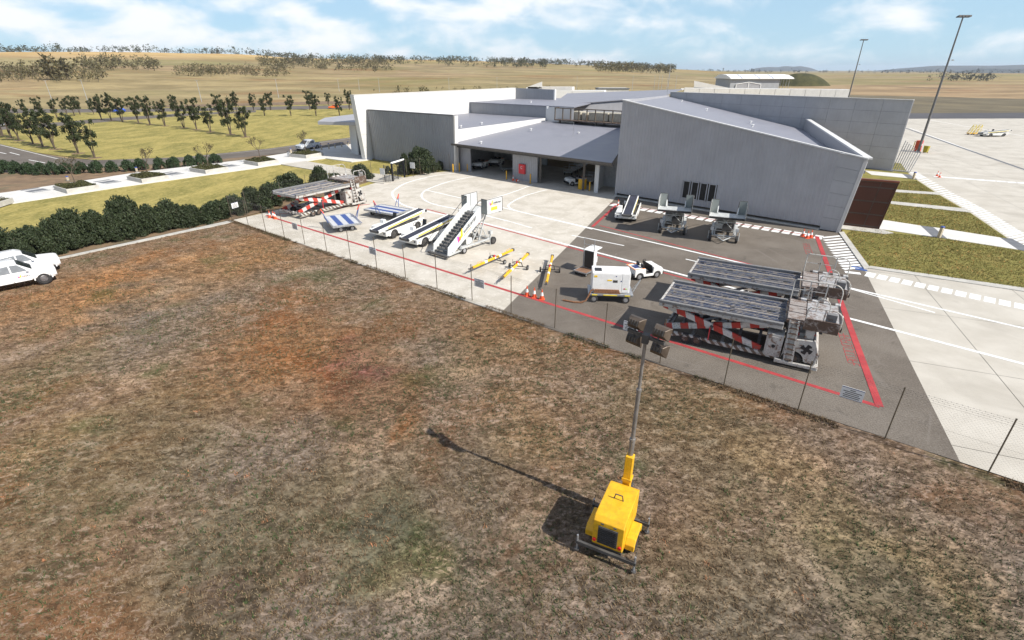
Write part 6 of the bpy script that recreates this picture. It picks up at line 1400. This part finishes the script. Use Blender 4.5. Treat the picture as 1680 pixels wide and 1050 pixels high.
# ================================================================ VEGETATION
NPR = np.random.default_rng(7)
def leaves(cen, size, cols, rng, up_bias=.3, asp=.55):
    """one small quad per centre; returns V, F, C"""
    n = len(cen); d = rng.normal(size=(n,3)); d[:,2] = np.abs(d[:,2])*.6+up_bias; d /= np.linalg.norm(d,axis=1)[:,None]
    t_ = rng.normal(size=(n,3)); t_ -= (t_*d).sum(1)[:,None]*d; t_ /= np.linalg.norm(t_,axis=1)[:,None]; b = np.cross(d,t_)
    s_ = size*(.6+.8*rng.random((n,1)))
    a = t_*s_; b = b*s_*asp
    V = np.stack([cen-a, cen-b*.9, cen+a, cen+b*.9], 1).reshape(-1,3)
    return V, np.arange(4*n).reshape(-1,4), np.repeat(cols, 4, axis=0)
def leafmat(name, tr=.25):
    t = NT(name); at = t.n('ShaderNodeAttribute', attribute_name='Col'); t.set('Base Color', at.outputs[0]); t.set('Roughness', .6); t.set('Specular IOR Level', .3)
    tl = t.t.nodes.new('ShaderNodeBsdfTranslucent'); t.t.links.new(at.outputs[0], tl.inputs[0]); mx_ = t.t.nodes.new('ShaderNodeMixShader'); mx_.inputs[0].default_value = tr
    t.t.links.new(t.b.outputs[0], mx_.inputs[1]); t.t.links.new(tl.outputs[0], mx_.inputs[2]); t.t.links.new(mx_.outputs[0], t.t.nodes['Material Output'].inputs[0]); return t.m
M['leaf'] = leafmat('leaf'); M['bark'] = mat('bark', (.10,.075,.055), .9, var=.3, vs=8)
def cols_of(base, n, rng, v=.35):
    return np.array(base)[None,:]*(1-v/2+v*rng.random((n,1)))*(1+.12*(rng.random((n,3))-.5))
def bush_mesh(seed, base, nleaf=5200, leaf=.11, dome=(1.4,.88)):
    """unit bush: radius 1, height 1, made of uneven clumps"""
    rng = np.random.default_rng(seed); nc = 46; C = []; r_c = []
    for k in range(nc):
        th = rng.random()*2*np.pi; ph = rng.random()**.8; rr = .80*(1-ph**dome[0]*dome[1])*np.sqrt(.35+.65*rng.random()); C.append((rr*np.cos(th), rr*np.sin(th), .12+ph*.66)); r_c.append(.12+.17*rng.random())
    for k in range(14):
        th = rng.random()*2*np.pi; rr = .55*np.sqrt(rng.random()); C.append((rr*np.cos(th), rr*np.sin(th), .72+.26*rng.random()-.55*rr)); r_c.append(.05+.06*rng.random())
    nc = len(C); C = np.array(C); r_c = np.array(r_c); idx = rng.integers(0,nc,nleaf); d = rng.normal(size=(nleaf,3)); d /= np.linalg.norm(d,axis=1)[:,None]
    cen = C[idx]+d*r_c[idx][:,None]*(.55+.5*rng.random((nleaf,1)))*np.array([1.1,1.1,.95]); cen[:,2] = np.maximum(cen[:,2],.02)
    tone = (.75+.5*rng.random(nc))[idx]
    return leaves(cen, leaf*.42, cols_of(base, nleaf, rng)*tone[:,None], rng)
def shrub_proto(name, seed, base, nleaf, leaf, label, cat='shrub', group=None, dome=(1.5,.82)):
    V, F, C_ = bush_mesh(seed, base, nleaf, leaf, dome); T = thing(name, label, cat, group=group)
    np_mesh('foliage', V, F, M['leaf'], C_, T); mb = MB(); rg = random.Random(seed)
    for k in range(6):
        a = rg.random()*6.28; r0 = .1; mb.tube([(.08*math.cos(a),.08*math.sin(a),-.03),(.25*math.cos(a),.25*math.sin(a),.3),(.5*math.cos(a+.3),.5*math.sin(a+.3),.62)],[.035,.025,.01],5)
    mb.build('stem', M['bark'], T); return T
GREEN = (.052,.068,.032)
protos = [shrub_proto('hedge_shrub', s_, GREEN, 11000, .105, 'x', group='dense dark green hedge shrubs') for s_ in (1,2,3)]
used = [False]*3
# hedge: (px base, px top, half-width px)
HB = [((-40,440),(-40,372),50),((12,430),(10,363),42),((62,421),(66,361),36),((98,412),(100,352),30),((128,402),(124,336),34),((165,398),(170,341),30),((192,393),(186,349),26),((216,386),(214,321),34),((250,381),(256,336),28),((282,375),(282,332),30),((318,369),(322,328),30),((352,361),(352,325),28),((385,352),(382,317),28),((418,344),(418,303),28),((446,338),(452,296),26),((478,326),(476,284),34),((527,305),(528,272),22),((550,302),(548,284),18),((592,295),(588,271),20),((606,292),(606,284),12)]
for k, (b, t_, hw) in enumerate(HB):
    p = g(*b); h_ = height(b, t_); r_ = (g(b[0]+hw, b[1])-g(b[0]-hw, b[1])).length/2
    i = k % 3; o = protos[i] if not used[i] else copy_tree(protos[i]); used[i] = True
    off = Vector((p.x,p.y,0)).normalized()*r_*.32
    o.location = (p.x+off.x, p.y+off.y, -.05); jz = .86+.3*((k*41) % 10)/10; o.scale = (r_*1.15, r_*1.0, h_*jz); o.rotation_euler = (0,0,k*1.9)
    o['label'] = f'dense dark green shrub of the long hedge, {ORD[k]} counted from the left edge'
# lower front skirt of the hedge
rgh = random.Random(8); base_pts = [(-30,452),(40,434),(86,421),(120,413),(152,405),(182,400),(212,393),(243,386),(272,381),(303,374),(335,367),(362,361),(392,352),(430,341),(462,331)]
for k, b in enumerate(base_pts):
    p = g(*b); r_ = 1.25+.55*rgh.random(); off = Vector((p.x,p.y,0)).normalized()*r_*.9
    o = copy_tree(protos[k % 3], (p.x+off.x, p.y+off.y, -.05), k*2.3+1, f'low spreading shrub at the foot of the hedge, {ORD[k]} from the left', scale=(r_*1.25, r_, 1.1+.9*rgh.random()))
# bushes by the turnstile and the grey wall
for k, (b, t_, hw, lab) in enumerate([((690,287),(692,246),26,'big leafy bush beside the turnstile against the grey screen wall'),((664,287),(662,254),14,'smaller bush just behind the turnstile'),((714,283),(712,268),11,'low bush between the big bush and the dark one at the wall'),((722,279),(721,265),7,'small dark bush nearest the pale end post'),((636,285),(634,273),8,'little bush left of the turnstile cage')]):
    p = g(*b); h_ = height(b, t_); r_ = (g(b[0]+hw,b[1])-g(b[0]-hw,b[1])).length/2; o = copy_tree(protos[k % 3], (p.x,p.y+r_*.5,-.05), k*2.1, lab, scale=(r_*1.3,r_*.95,h_*1.12), group='bushes by the turnstile')
    if k == 0: pass
# round bushes along the road
rb = shrub_proto('round_bush', 11, (.05,.078,.036), 3000, .17, 'x', group='round bushes lining the access road', dome=(2.4,.72))
xs = [(-34,289),(-14,287),(7.5,283),(24,285),(42.5,286),(62.5,287),(84,287),(107,285.5),(131,285),(156,284),(180,282.5),(207.5,281.5),(229,279.5),(259,278.5),(282.5,275.5),(309,273),(328,271.5),(352,269)]
for k, b in enumerate(xs):
    p = g(*b); r_ = (.95+.2*((k*37) % 10)/10); o = rb if k == 0 else copy_tree(rb)
    o.location = (p.x,p.y+.6,-.05); o.scale = (r_*1.12,r_*1.12,1.75+.3*((k*53) % 10)/10); o.rotation_euler = (0,0,k*1.3); o['label'] = f'round clipped bush lining the access road, {ORD[k]} from the left'
# planters
M['soil'] = mat('soil', (.09,.065,.045), .95)
def bare_tree(parent, h, seed):
    rg = random.Random(seed); mb = MB(); tips = []
    def grow(p, d, l, r, lev):
        q_ = p+d*l; mb.tube([p, (p+q_)/2+Vector((rg.uniform(-.04,.04),rg.uniform(-.04,.04),0)), q_],[r,r*.85,r*.65],5,cap=False)
        if lev == 0: tips.append(q_); return
        for k in range(3 if lev > 1 else 2):
            nd = (d+Vector((rg.uniform(-.9,.9),rg.uniform(-.9,.9),rg.uniform(-.1,.5)))).normalized(); grow(q_, nd, l*rg.uniform(.6,.8), r*.62, lev-1)
    grow(Vector((0,0,.35)), Vector((rg.uniform(-.15,.15),rg.uniform(-.15,.15),1)).normalized(), h*.3, .07, 4)
    mb.build('trunk', M['bark'], parent); tips = np.array([tuple(t_) for t_ in tips]); rng = np.random.default_rng(seed)
    cen = np.repeat(tips, 5, axis=0)+rng.normal(size=(len(tips)*5,3))*.13
    V, F, C_ = leaves(cen, .075, cols_of((.075,.06,.028), len(cen), rng), rng); np_mesh('sparse_leaves', V, F, M['leaf'], C_, parent)
PLN = [((-75,338),(-45,355),(30,330),'planter cut by the left edge of the picture'),((91,305),(111,318),(164,310),'second planter box from the left on the footpath'),((210.5,288.7),(233.7,300.5),(277.5,293.7),'third planter box from the left on the footpath'),((313.7,275),(338,285.5),(375,279.5),'fourth planter box from the left on the footpath'),((400.7,263.7),(424,272.5),(457.5,267.5),'fifth planter box from the left on the footpath'),((478,252.5),(502.5,260),(530.7,255),'planter box nearest the terminal, beside the silver ute')]
for k, (l_, c_, r_, lab) in enumerate(PLN):
    L, C0, Rr = g(*l_,.06), g(*c_,.06), g(*r_,.06); ux = (Rr-C0); uy = (L-C0); lx, ly = ux.length, uy.length; rz = math.atan2(ux.y,ux.x)
    lx = min(lx, 6.5); ly = min(max(ly, 2.2), 4.2)
    T = thing('planter', f'pale concrete {lab}', 'planter', C0, rz, 'concrete planters on the footpath'); w = .16; h_ = .55
    for q in ((0,lx,0,w),(0,lx,ly-w,ly),(0,w,w,ly-w),(lx-w,lx,w,ly-w)): MB().box(q[0],q[1],q[2],q[3],-.02,h_).build('side', M['kerb'], T, bevel=.01)
    MB().box(w,lx-w,w,ly-w,.0,h_-.08).build('soil', M['soil'], T)
    P = thing('planter_shrubs', f'olive planting and thin tree in the {lab}', 'plants', C0+Vector((math.cos(rz)*lx/2-math.sin(rz)*ly/2, math.sin(rz)*lx/2+math.cos(rz)*ly/2, h_-.1)), rz, 'planting in the planters')
    rng = np.random.default_rng(40+k); n = 2600; u_ = rng.random((n,2)); hh = .15+.55*vnoise(u_[:,0]*lx, u_[:,1]*ly, 1.3, k)*rng.random(n)**.5
    edge = np.minimum.reduce([u_[:,0]*lx, (1-u_[:,0])*lx, u_[:,1]*ly, (1-u_[:,1])*ly]); hh *= .4+.6*np.clip(edge/.8,0,1)
    cen = np.c_[(u_[:,0]-.5)*lx*.93, (u_[:,1]-.5)*ly*.93, hh]
    V, F, C_ = leaves(cen, .085, cols_of((.085,.085,.03), n, rng, .7), rng); np_mesh('ground_cover', V, F, M['leaf'], C_, P)
    bare_tree(P, 3.9, 60+k)
# street trees
def young_tree(seed, base):
    rg = random.Random(seed); rng = np.random.default_rng(seed); T = thing('young_tree', 'x', 'tree', group='young dark leaved trees in the car park'); mb = MB(); cl = []
    for k in range(3):
        a = seed+k*2.1+rg.uniform(-.4,.4); lean = rg.uniform(.10,.24); p = Vector((0,0,-.1)); pts = [p]
        for i in range(1,6): f = i/5; pts.append(Vector((math.cos(a)*lean*f**1.1*2.2+rg.uniform(-.05,.05), math.sin(a)*lean*f**1.1*2.2+rg.uniform(-.05,.05), f*(.82+.12*rg.random())*1.0*1)))
        pts = [Vector((v.x*.16*3, v.y*.16*3, v.z)) for v in pts]
        mb.tube(pts,[.022,.018,.014,.011,.008,.005],6)
        for i in range(2,6):
            for q in range(3):
                b = rg.random()*6.28; l_ = rg.uniform(.06,.17)*(1.1 if i < 5 else .8); e = pts[i]+Vector((math.cos(b)*l_, math.sin(b)*l_, rg.uniform(.0,.12))); mb.tube([pts[i],e],[.006,.003],4,cap=False); cl.append((tuple(e), rg.uniform(.035,.075)))
    mb.build('trunk', M['bark'], T); n = 2400; idx = rng.integers(0,len(cl),n); c_ = np.array([c[0] for c in cl]); rr = np.array([c[1] for c in cl])
    cen = c_[idx]+rng.normal(size=(n,3))*rr[idx][:,None]*.55; tone = (.7+.6*rng.random(len(cl)))[idx]
    V, F, C_ = leaves(cen, .024, cols_of(base, n, rng)*tone[:,None], rng, .15, .7); np_mesh('crown', V, F, M['leaf'], C_, T); return T
tp_ = [young_tree(s_, (.050,.062,.026)) for s_ in (21,22,23,24)]; tu = [False]*4
def c4(x, y, ox=0): return (ox+x/4, y/4)
near_row = [((15,888),640),((78,905),650),((125,922),700),((217,943),740),((280,960),720),((362,978),730),((513,1005),745),((622,1035),790)]
mid_row = [((668,787),640),((733,790),620),((805,798),635),((910,805),635),((985,817),640),((1083,825),665),((1207,837),680),((1292,850),650),((1382,865),695),((1513,882),660),((1612,898),690)]
far_row = [((165,752),655),((270,758),640),((375,775),655),((440,750),640),((490,760),632),((527,752),640),((615,750),650),((1160,762),622),((1440,762),622),((1555,735),608),((1665,725),620)]
far2 = [((58,760),640),((230,760),628),((395,760),622),((548,758),640),((97,722),605),((353,720),598),((475,690),612),((615,720),597)]
far3 = [((775,605),585),((935,605),578),((1080,598),574),((1120,598),574),((1220,590),572)]
def place_tree(k, b, t_, lab, sx=1.0):
    i = k % 4; o = tp_[i] if not tu[i] else copy_tree(tp_[i]); tu[i] = True; p = g(*b); h_ = height(b, t_)
    o.location = (p.x,p.y,-.05); o.scale = (h_*sx*.82,h_*sx*.82,h_); o.rotation_euler = (0,0,k*1.7); o['label'] = lab
    MB().cyl((p.x,p.y,-.03),(0,0,1),.9,.03,14)
kk = 0
for rowl, row, ox in (('the row nearest the junction', near_row, 0), ('the long middle row', mid_row, 0), ('the row beside the far road', far_row, 0), ('the group beside the terminal', far2, 420), ('the group behind the white wall', far3, 420)):
    for j, (b, ty) in enumerate(row):
        place_tree(kk, c4(*b, ox), c4(b[0]-12, ty, ox), f'young dark leaved tree, {ORD[j]} from the left in {rowl}'); kk += 1
# mulch rings under the trees
ring = struct(MB().cyl((0,0,0),(0,0,1),1.1,.02,16).build('mulch_ring', M['mulch'])); firstr = True
for row, ox in ((near_row,0),(mid_row,0)):
    for b, ty in row:
        p = g(*c4(*b, ox)); o = ring if firstr else ring.copy()
        if not firstr: COL.objects.link(o)
        firstr = False; o.location = (p.x,p.y,-.035)
# far woodland: belts that read as one mass
def woods(name, label, trees, base, seed):
    rng = np.random.default_rng(seed); Vs, Fs, Cs = [], [], []; off = 0
    for (x, y, h_) in trees:
        z = float(tz(x, y)); n = 60; nc = 9; c = np.c_[rng.normal(size=nc)*.36*h_, rng.normal(size=nc)*.36*h_, h_*(.22+.76*rng.random(nc)**1.2)]; idx = rng.integers(0,nc,n)
        cen = c[idx]+rng.normal(size=(n,3))*h_*.10+np.array([x,y,z]); tone = .7+.6*rng.random()
        V, F, C_ = leaves(cen, h_*.085, cols_of(base, n, rng, .6)*tone, rng, .3, .8); Vs.append(V); Fs.append(F+off); Cs.append(C_); off += len(V)
        tv = np.array([[x-.02*h_,y,z-.5],[x+.02*h_,y,z-.5],[x+.012*h_,y,z+h_*.6],[x-.012*h_,y,z+h_*.6]]); Vs.append(tv); Fs.append(np.array([[0,1,2,3]])+off); Cs.append(np.tile((.12,.10,.08),(4,1))); off += 4
    o = np_mesh(name, np.concatenate(Vs), np.concatenate(Fs), M['leaf'], np.concatenate(Cs)); o['kind'] = 'stuff'; o['label'] = label; o['category'] = 'woodland'; return o
def at(px, r):
    d = ray(px, 100); a = math.atan2(d.x, d.y); return r*math.sin(a), r*math.cos(a)
def belt(x0, x1, r0, r1, n, h0, h1, seed):
    rg = random.Random(seed); out = []
    for k in range(n): x, y = at(rg.uniform(x0,x1), rg.uniform(r0,r1)); out.append((x,y,rg.uniform(h0,h1)))
    return out
OL, BL = (.135,.115,.055), (.075,.085,.055)
woods('woodland', 'olive scrubby tree belt in the field at far left', belt(-160,165,560,780,210,3.5,9.5,1)+belt(130,255,760,900,60,6,12,2)+[( *at(76+i*3,600), 17-abs(i-3)*1.1) for i in range(9)], OL, 1)
woods('woodland', 'olive tree belt left of centre below the ridge', belt(284,470,640,820,120,3.5,8,3)+belt(425,640,820,1200,200,4.5,11,4), OL, 2)
woods('woodland', 'darker trees lining the left ridge', belt(-160,470,1500,1850,230,5,17,5), BL, 3)
woods('woodland', 'long belt of trees along the central rise', belt(460,900,1050,1600,340,5,13,6)+belt(820,1110,1300,1800,260,6,14,7), (.085,.085,.045), 4)
woods('woodland', 'dark tree clump on the plain right of centre', belt(975,1100,950,1250,90,8,15,8), OL, 5)
woods('woodland', 'faint low trees along the far right horizon', belt(1100,1900,2600,5200,230,7,16,9)+belt(1530,1640,900,1100,24,6,10,10), (.075,.085,.075), 6)
woods('scrub', 'low dark scrub dotted behind the terminal roofs', belt(640,900,330,420,60,1.5,3.2,11)+belt(940,1000,330,380,14,1.5,3,12), (.10,.085,.035), 7)
# distant hills on the right horizon, blue of the haze put into their colour
def hill(x0, x1, r, h_, seed):
    a0, a1 = [math.atan2(ray(x,110).x, ray(x,110).y) for x in (x0,x1)]; n = 40; mb = MB(); top = []; 
    for k in range(n+1): f = k/n; a = a0+(a1-a0)*f; top.append((a, h_*math.sin(math.pi*f)**.6*(.7+.5*float(vnoise(f*9,seed,1.,seed)))))
    for dr, sc_ in ((-900,0),(0,1),(1800,.0)): mb.v += [((r+dr)*math.sin(a), (r+dr)*math.cos(a), z*sc_-2) for a, z in top]
    for j in range(2):
        for k in range(n): i0 = j*(n+1)+k; mb.f.append((i0,i0+1,i0+n+2,i0+n+1)); mb.m.append(0)
    return struct(mb.build('hills', M['hillhaze'], smooth=True))
M['hillhaze'] = ground_mat('distant_hill', (.06,.075,.085), (.10,.11,.105), .002, None, 0, .02, .95, .3)
hill(1230,1345,9000,75,1); hill(1430,1900,7500,60,2); hill(1560,2100,4200,34,3)
# a few isolated trees on the plain
iso = None
for k, (x, y, h_) in enumerate([(915,119,7),(1090,116.8,9),(1128,116.5,9),(1163,116.3,8),(1230,116,9),(1447,120.5,7),(1545,121,6),(1557,123,6),(1578,124,5),(1052,117.5,8)]):
    p = g(x, y+.3); o = copy_tree(tp_[k % 4], (p.x,p.y,float(tz(p.x,p.y))), k, f'lone distant tree on the plain, {ORD[k]} built of those between the terminal and the horizon', scale=(h_*1.3,h_*1.3,h_), group='lone distant trees')
    o['label'] = f'lone tree far out on the plain, {ORD[sorted([915,1052,1090,1128,1163,1230,1447,1545,1557,1578]).index(x)]} from the left'
# ================================================================ GRASS
def tufts(name, n, sampler, cfun, hmin, hmax, seed, label, zf, blades=4, wid=.012):
    rng = np.random.default_rng(seed); P = sampler(n, rng); n = len(P); z = zf(P[:,0], P[:,1]); C = cfun(P[:,0], P[:,1], rng)
    hh = (hmin+(hmax-hmin)*rng.random(n)); V = []; Cc = []
    for k in range(blades):
        a = rng.random(n)*2*np.pi; lean = .5+.9*rng.random(n); r0 = .05*rng.random(n); bx = P[:,0]+r0*np.cos(a*3); by = P[:,1]+r0*np.sin(a*3); w = wid*(.7+.8*rng.random(n))
        h2 = hh*(.6+.5*rng.random(n)); tx = bx+np.cos(a)*lean*h2; ty = by+np.sin(a)*lean*h2
        V.append(np.stack([np.c_[bx-np.sin(a)*w, by+np.cos(a)*w, z-.01], np.c_[bx+np.sin(a)*w, by-np.cos(a)*w, z-.01], np.c_[tx, ty, z+h2]], 1)); Cc.append(np.repeat(C*(.8+.4*rng.random((n,1))), 3, axis=0).reshape(n,3,3))
    V = np.concatenate(V).reshape(-1,3); Cc = np.concatenate(Cc).reshape(-1,3)
    o = np_mesh(name, V, np.arange(len(V)).reshape(-1,3), M['tuft'], Cc); o['kind'] = 'stuff'; o['label'] = label; o['category'] = 'grass'; return o
def lot_sampler(n, rng):
    r = 3+57*rng.random(n*2)**.85; a = np.radians(-62+122*rng.random(n*2)); P = np.c_[r*np.sin(a), r*np.cos(a)]
    s1 = -((P[:,0]-FA.x)*FD.y-(P[:,1]-FA.y)*FD.x); s2 = (P[:,0]-HK0.x)*hkd.y-(P[:,1]-HK0.y)*hkd.x
    return P[(s1 > .25) & (s2 > .3)]
def lot_z(x, y): return -.075+(fbm(x, y, .45, 5)-.5)*.075+(fbm(x, y, 1.7, 8, 2)-.5)*.035
def lot_c(x, y, rng):
    gpatch = np.clip((fbm(x, y, .22, 31)-.47)*7-(y-24)*.02, 0, 1)[:,None]; straw = np.array([.21,.155,.092]); brown = np.array([.13,.082,.045]); green = np.array([.060,.070,.032]); pick = rng.random((len(x),1))
    dry = np.where(pick < .55, straw, brown); gr = np.where(pick < .65, green, straw*.8); return dry*(1-gpatch)+gr*gpatch
tufts('dry_grass', 105000, lot_sampler, lot_c, .03, .10, 5, 'short dry brown and green grass of the lot', lot_z)
def edge_sampler(n, rng):
    L = (FB-F0).length; u = rng.random(n)*L; w = .02+.5*rng.random(n)**2; nx, ny = FD.y, -FD.x
    if nx*(-FA.x)+ny*(-FA.y) < 0: nx, ny = -nx, -ny
    m = fbm(u, u*0, .5, 13) > .42; return np.c_[F0.x+FD.x*u+nx*w, F0.y+FD.y*u+ny*w][m]
tufts('edge_grass', 9000, edge_sampler, lot_c, .05, .16, 15, 'taller grass along the foot of the fence', lambda x, y: np.zeros_like(x)-.03)
def green_sampler(n, rng):
    P = lot_sampler(n, rng); m = fbm(P[:,0], P[:,1], .3, 77) > .54-(30-P[:,1])*.002; return P[m]
tufts('green_weeds', 15000, green_sampler, lambda x, y, r: np.tile((.050,.075,.026),(len(x),1))*(.7+.6*r.random((len(x),1))), .04, .13, 6, 'scattered green weeds in the dry lot', lot_z, 4, .014)
def sprig_sampler(n, rng):
    P = lot_sampler(n, rng)[:n]; k = np.repeat(P, 14, axis=0); return k+rng.normal(size=k.shape)*np.repeat(.05+.16*rng.random((len(P),1))**2, 14, axis=0)
tufts('orange_sprigs', 120, sprig_sampler, lambda x, y, r: np.tile((.48,.22,.11),(len(x),1))*(.6+.5*r.random((len(x),1))), .03, .10, 9, 'sparse orange flowering sprigs in the dry lot', lot_z, 2, .010)
LWN = [g(*p) for p in [(1388,386),(1425,437),(1690,476),(1690,424),(1652,392),(1592,351),(1542,322),(1504,297),(1480,297),(1460,310)]]
def in_poly(P, poly):
    c = np.zeros(len(P), bool); j = len(poly)-1
    for i in range(len(poly)):
        xi, yi, xj, yj = poly[i].x, poly[i].y, poly[j].x, poly[j].y
        c ^= ((yi > P[:,1]) != (yj > P[:,1])) & (P[:,0] < (xj-xi)*(P[:,1]-yi)/(yj-yi+1e-9)+xi); j = i
    return c
PTH = [[g(*p) for p in q] for q in ([(1449,361),(1510,370.5),(1531,373),(1640,390),(1700,411),(1700,416),(1554,392),(1464,383),(1442,376)], [(1465,311),(1540,316),(1543,320),(1462,315)], [(1460,330),(1580,342),(1592,349),(1462,335)])]
def lawn_sampler(n, rng):
    x0, x1, y0, y1 = min(p.x for p in LWN), max(p.x for p in LWN), min(p.y for p in LWN), max(p.y for p in LWN); P = np.c_[x0+(x1-x0)*rng.random(n*2), y0+(y1-y0)*rng.random(n*2)]; m = in_poly(P, LWN)
    for q in PTH: m &= ~in_poly(P, q)
    return P[m]
tufts('lawn_grass', 42000, lawn_sampler, lambda x, y, r: np.where(r.random((len(x),1)) < .04, np.array([.55,.26,.09]), np.array([.21,.185,.06])*(.6+.8*fbm(x,y,.6,3)[:,None])), .05, .14, 12, 'coarse green and straw grass of the airside lawn', lambda x, y: np.zeros_like(x)+.004, 3, .016)
# ================================================================ AIR
hz_m = bpy.data.materials.new('air'); hz_m.use_nodes = True; ht_ = hz_m.node_tree; ht_.nodes.clear()
pv = ht_.nodes.new('ShaderNodeVolumePrincipled'); pv.inputs['Color'].default_value = (.80,.88,1.0,1); pv.inputs['Density'].default_value = 6e-5; pv.inputs['Anisotropy'].default_value = .2
ho = ht_.nodes.new('ShaderNodeOutputMaterial'); ht_.links.new(pv.outputs[0], ho.inputs['Volume'])
hb = MB().box(-17000,17000,-17000,17000,-4,130).build('haze', hz_m); hb['kind'] = 'stuff'
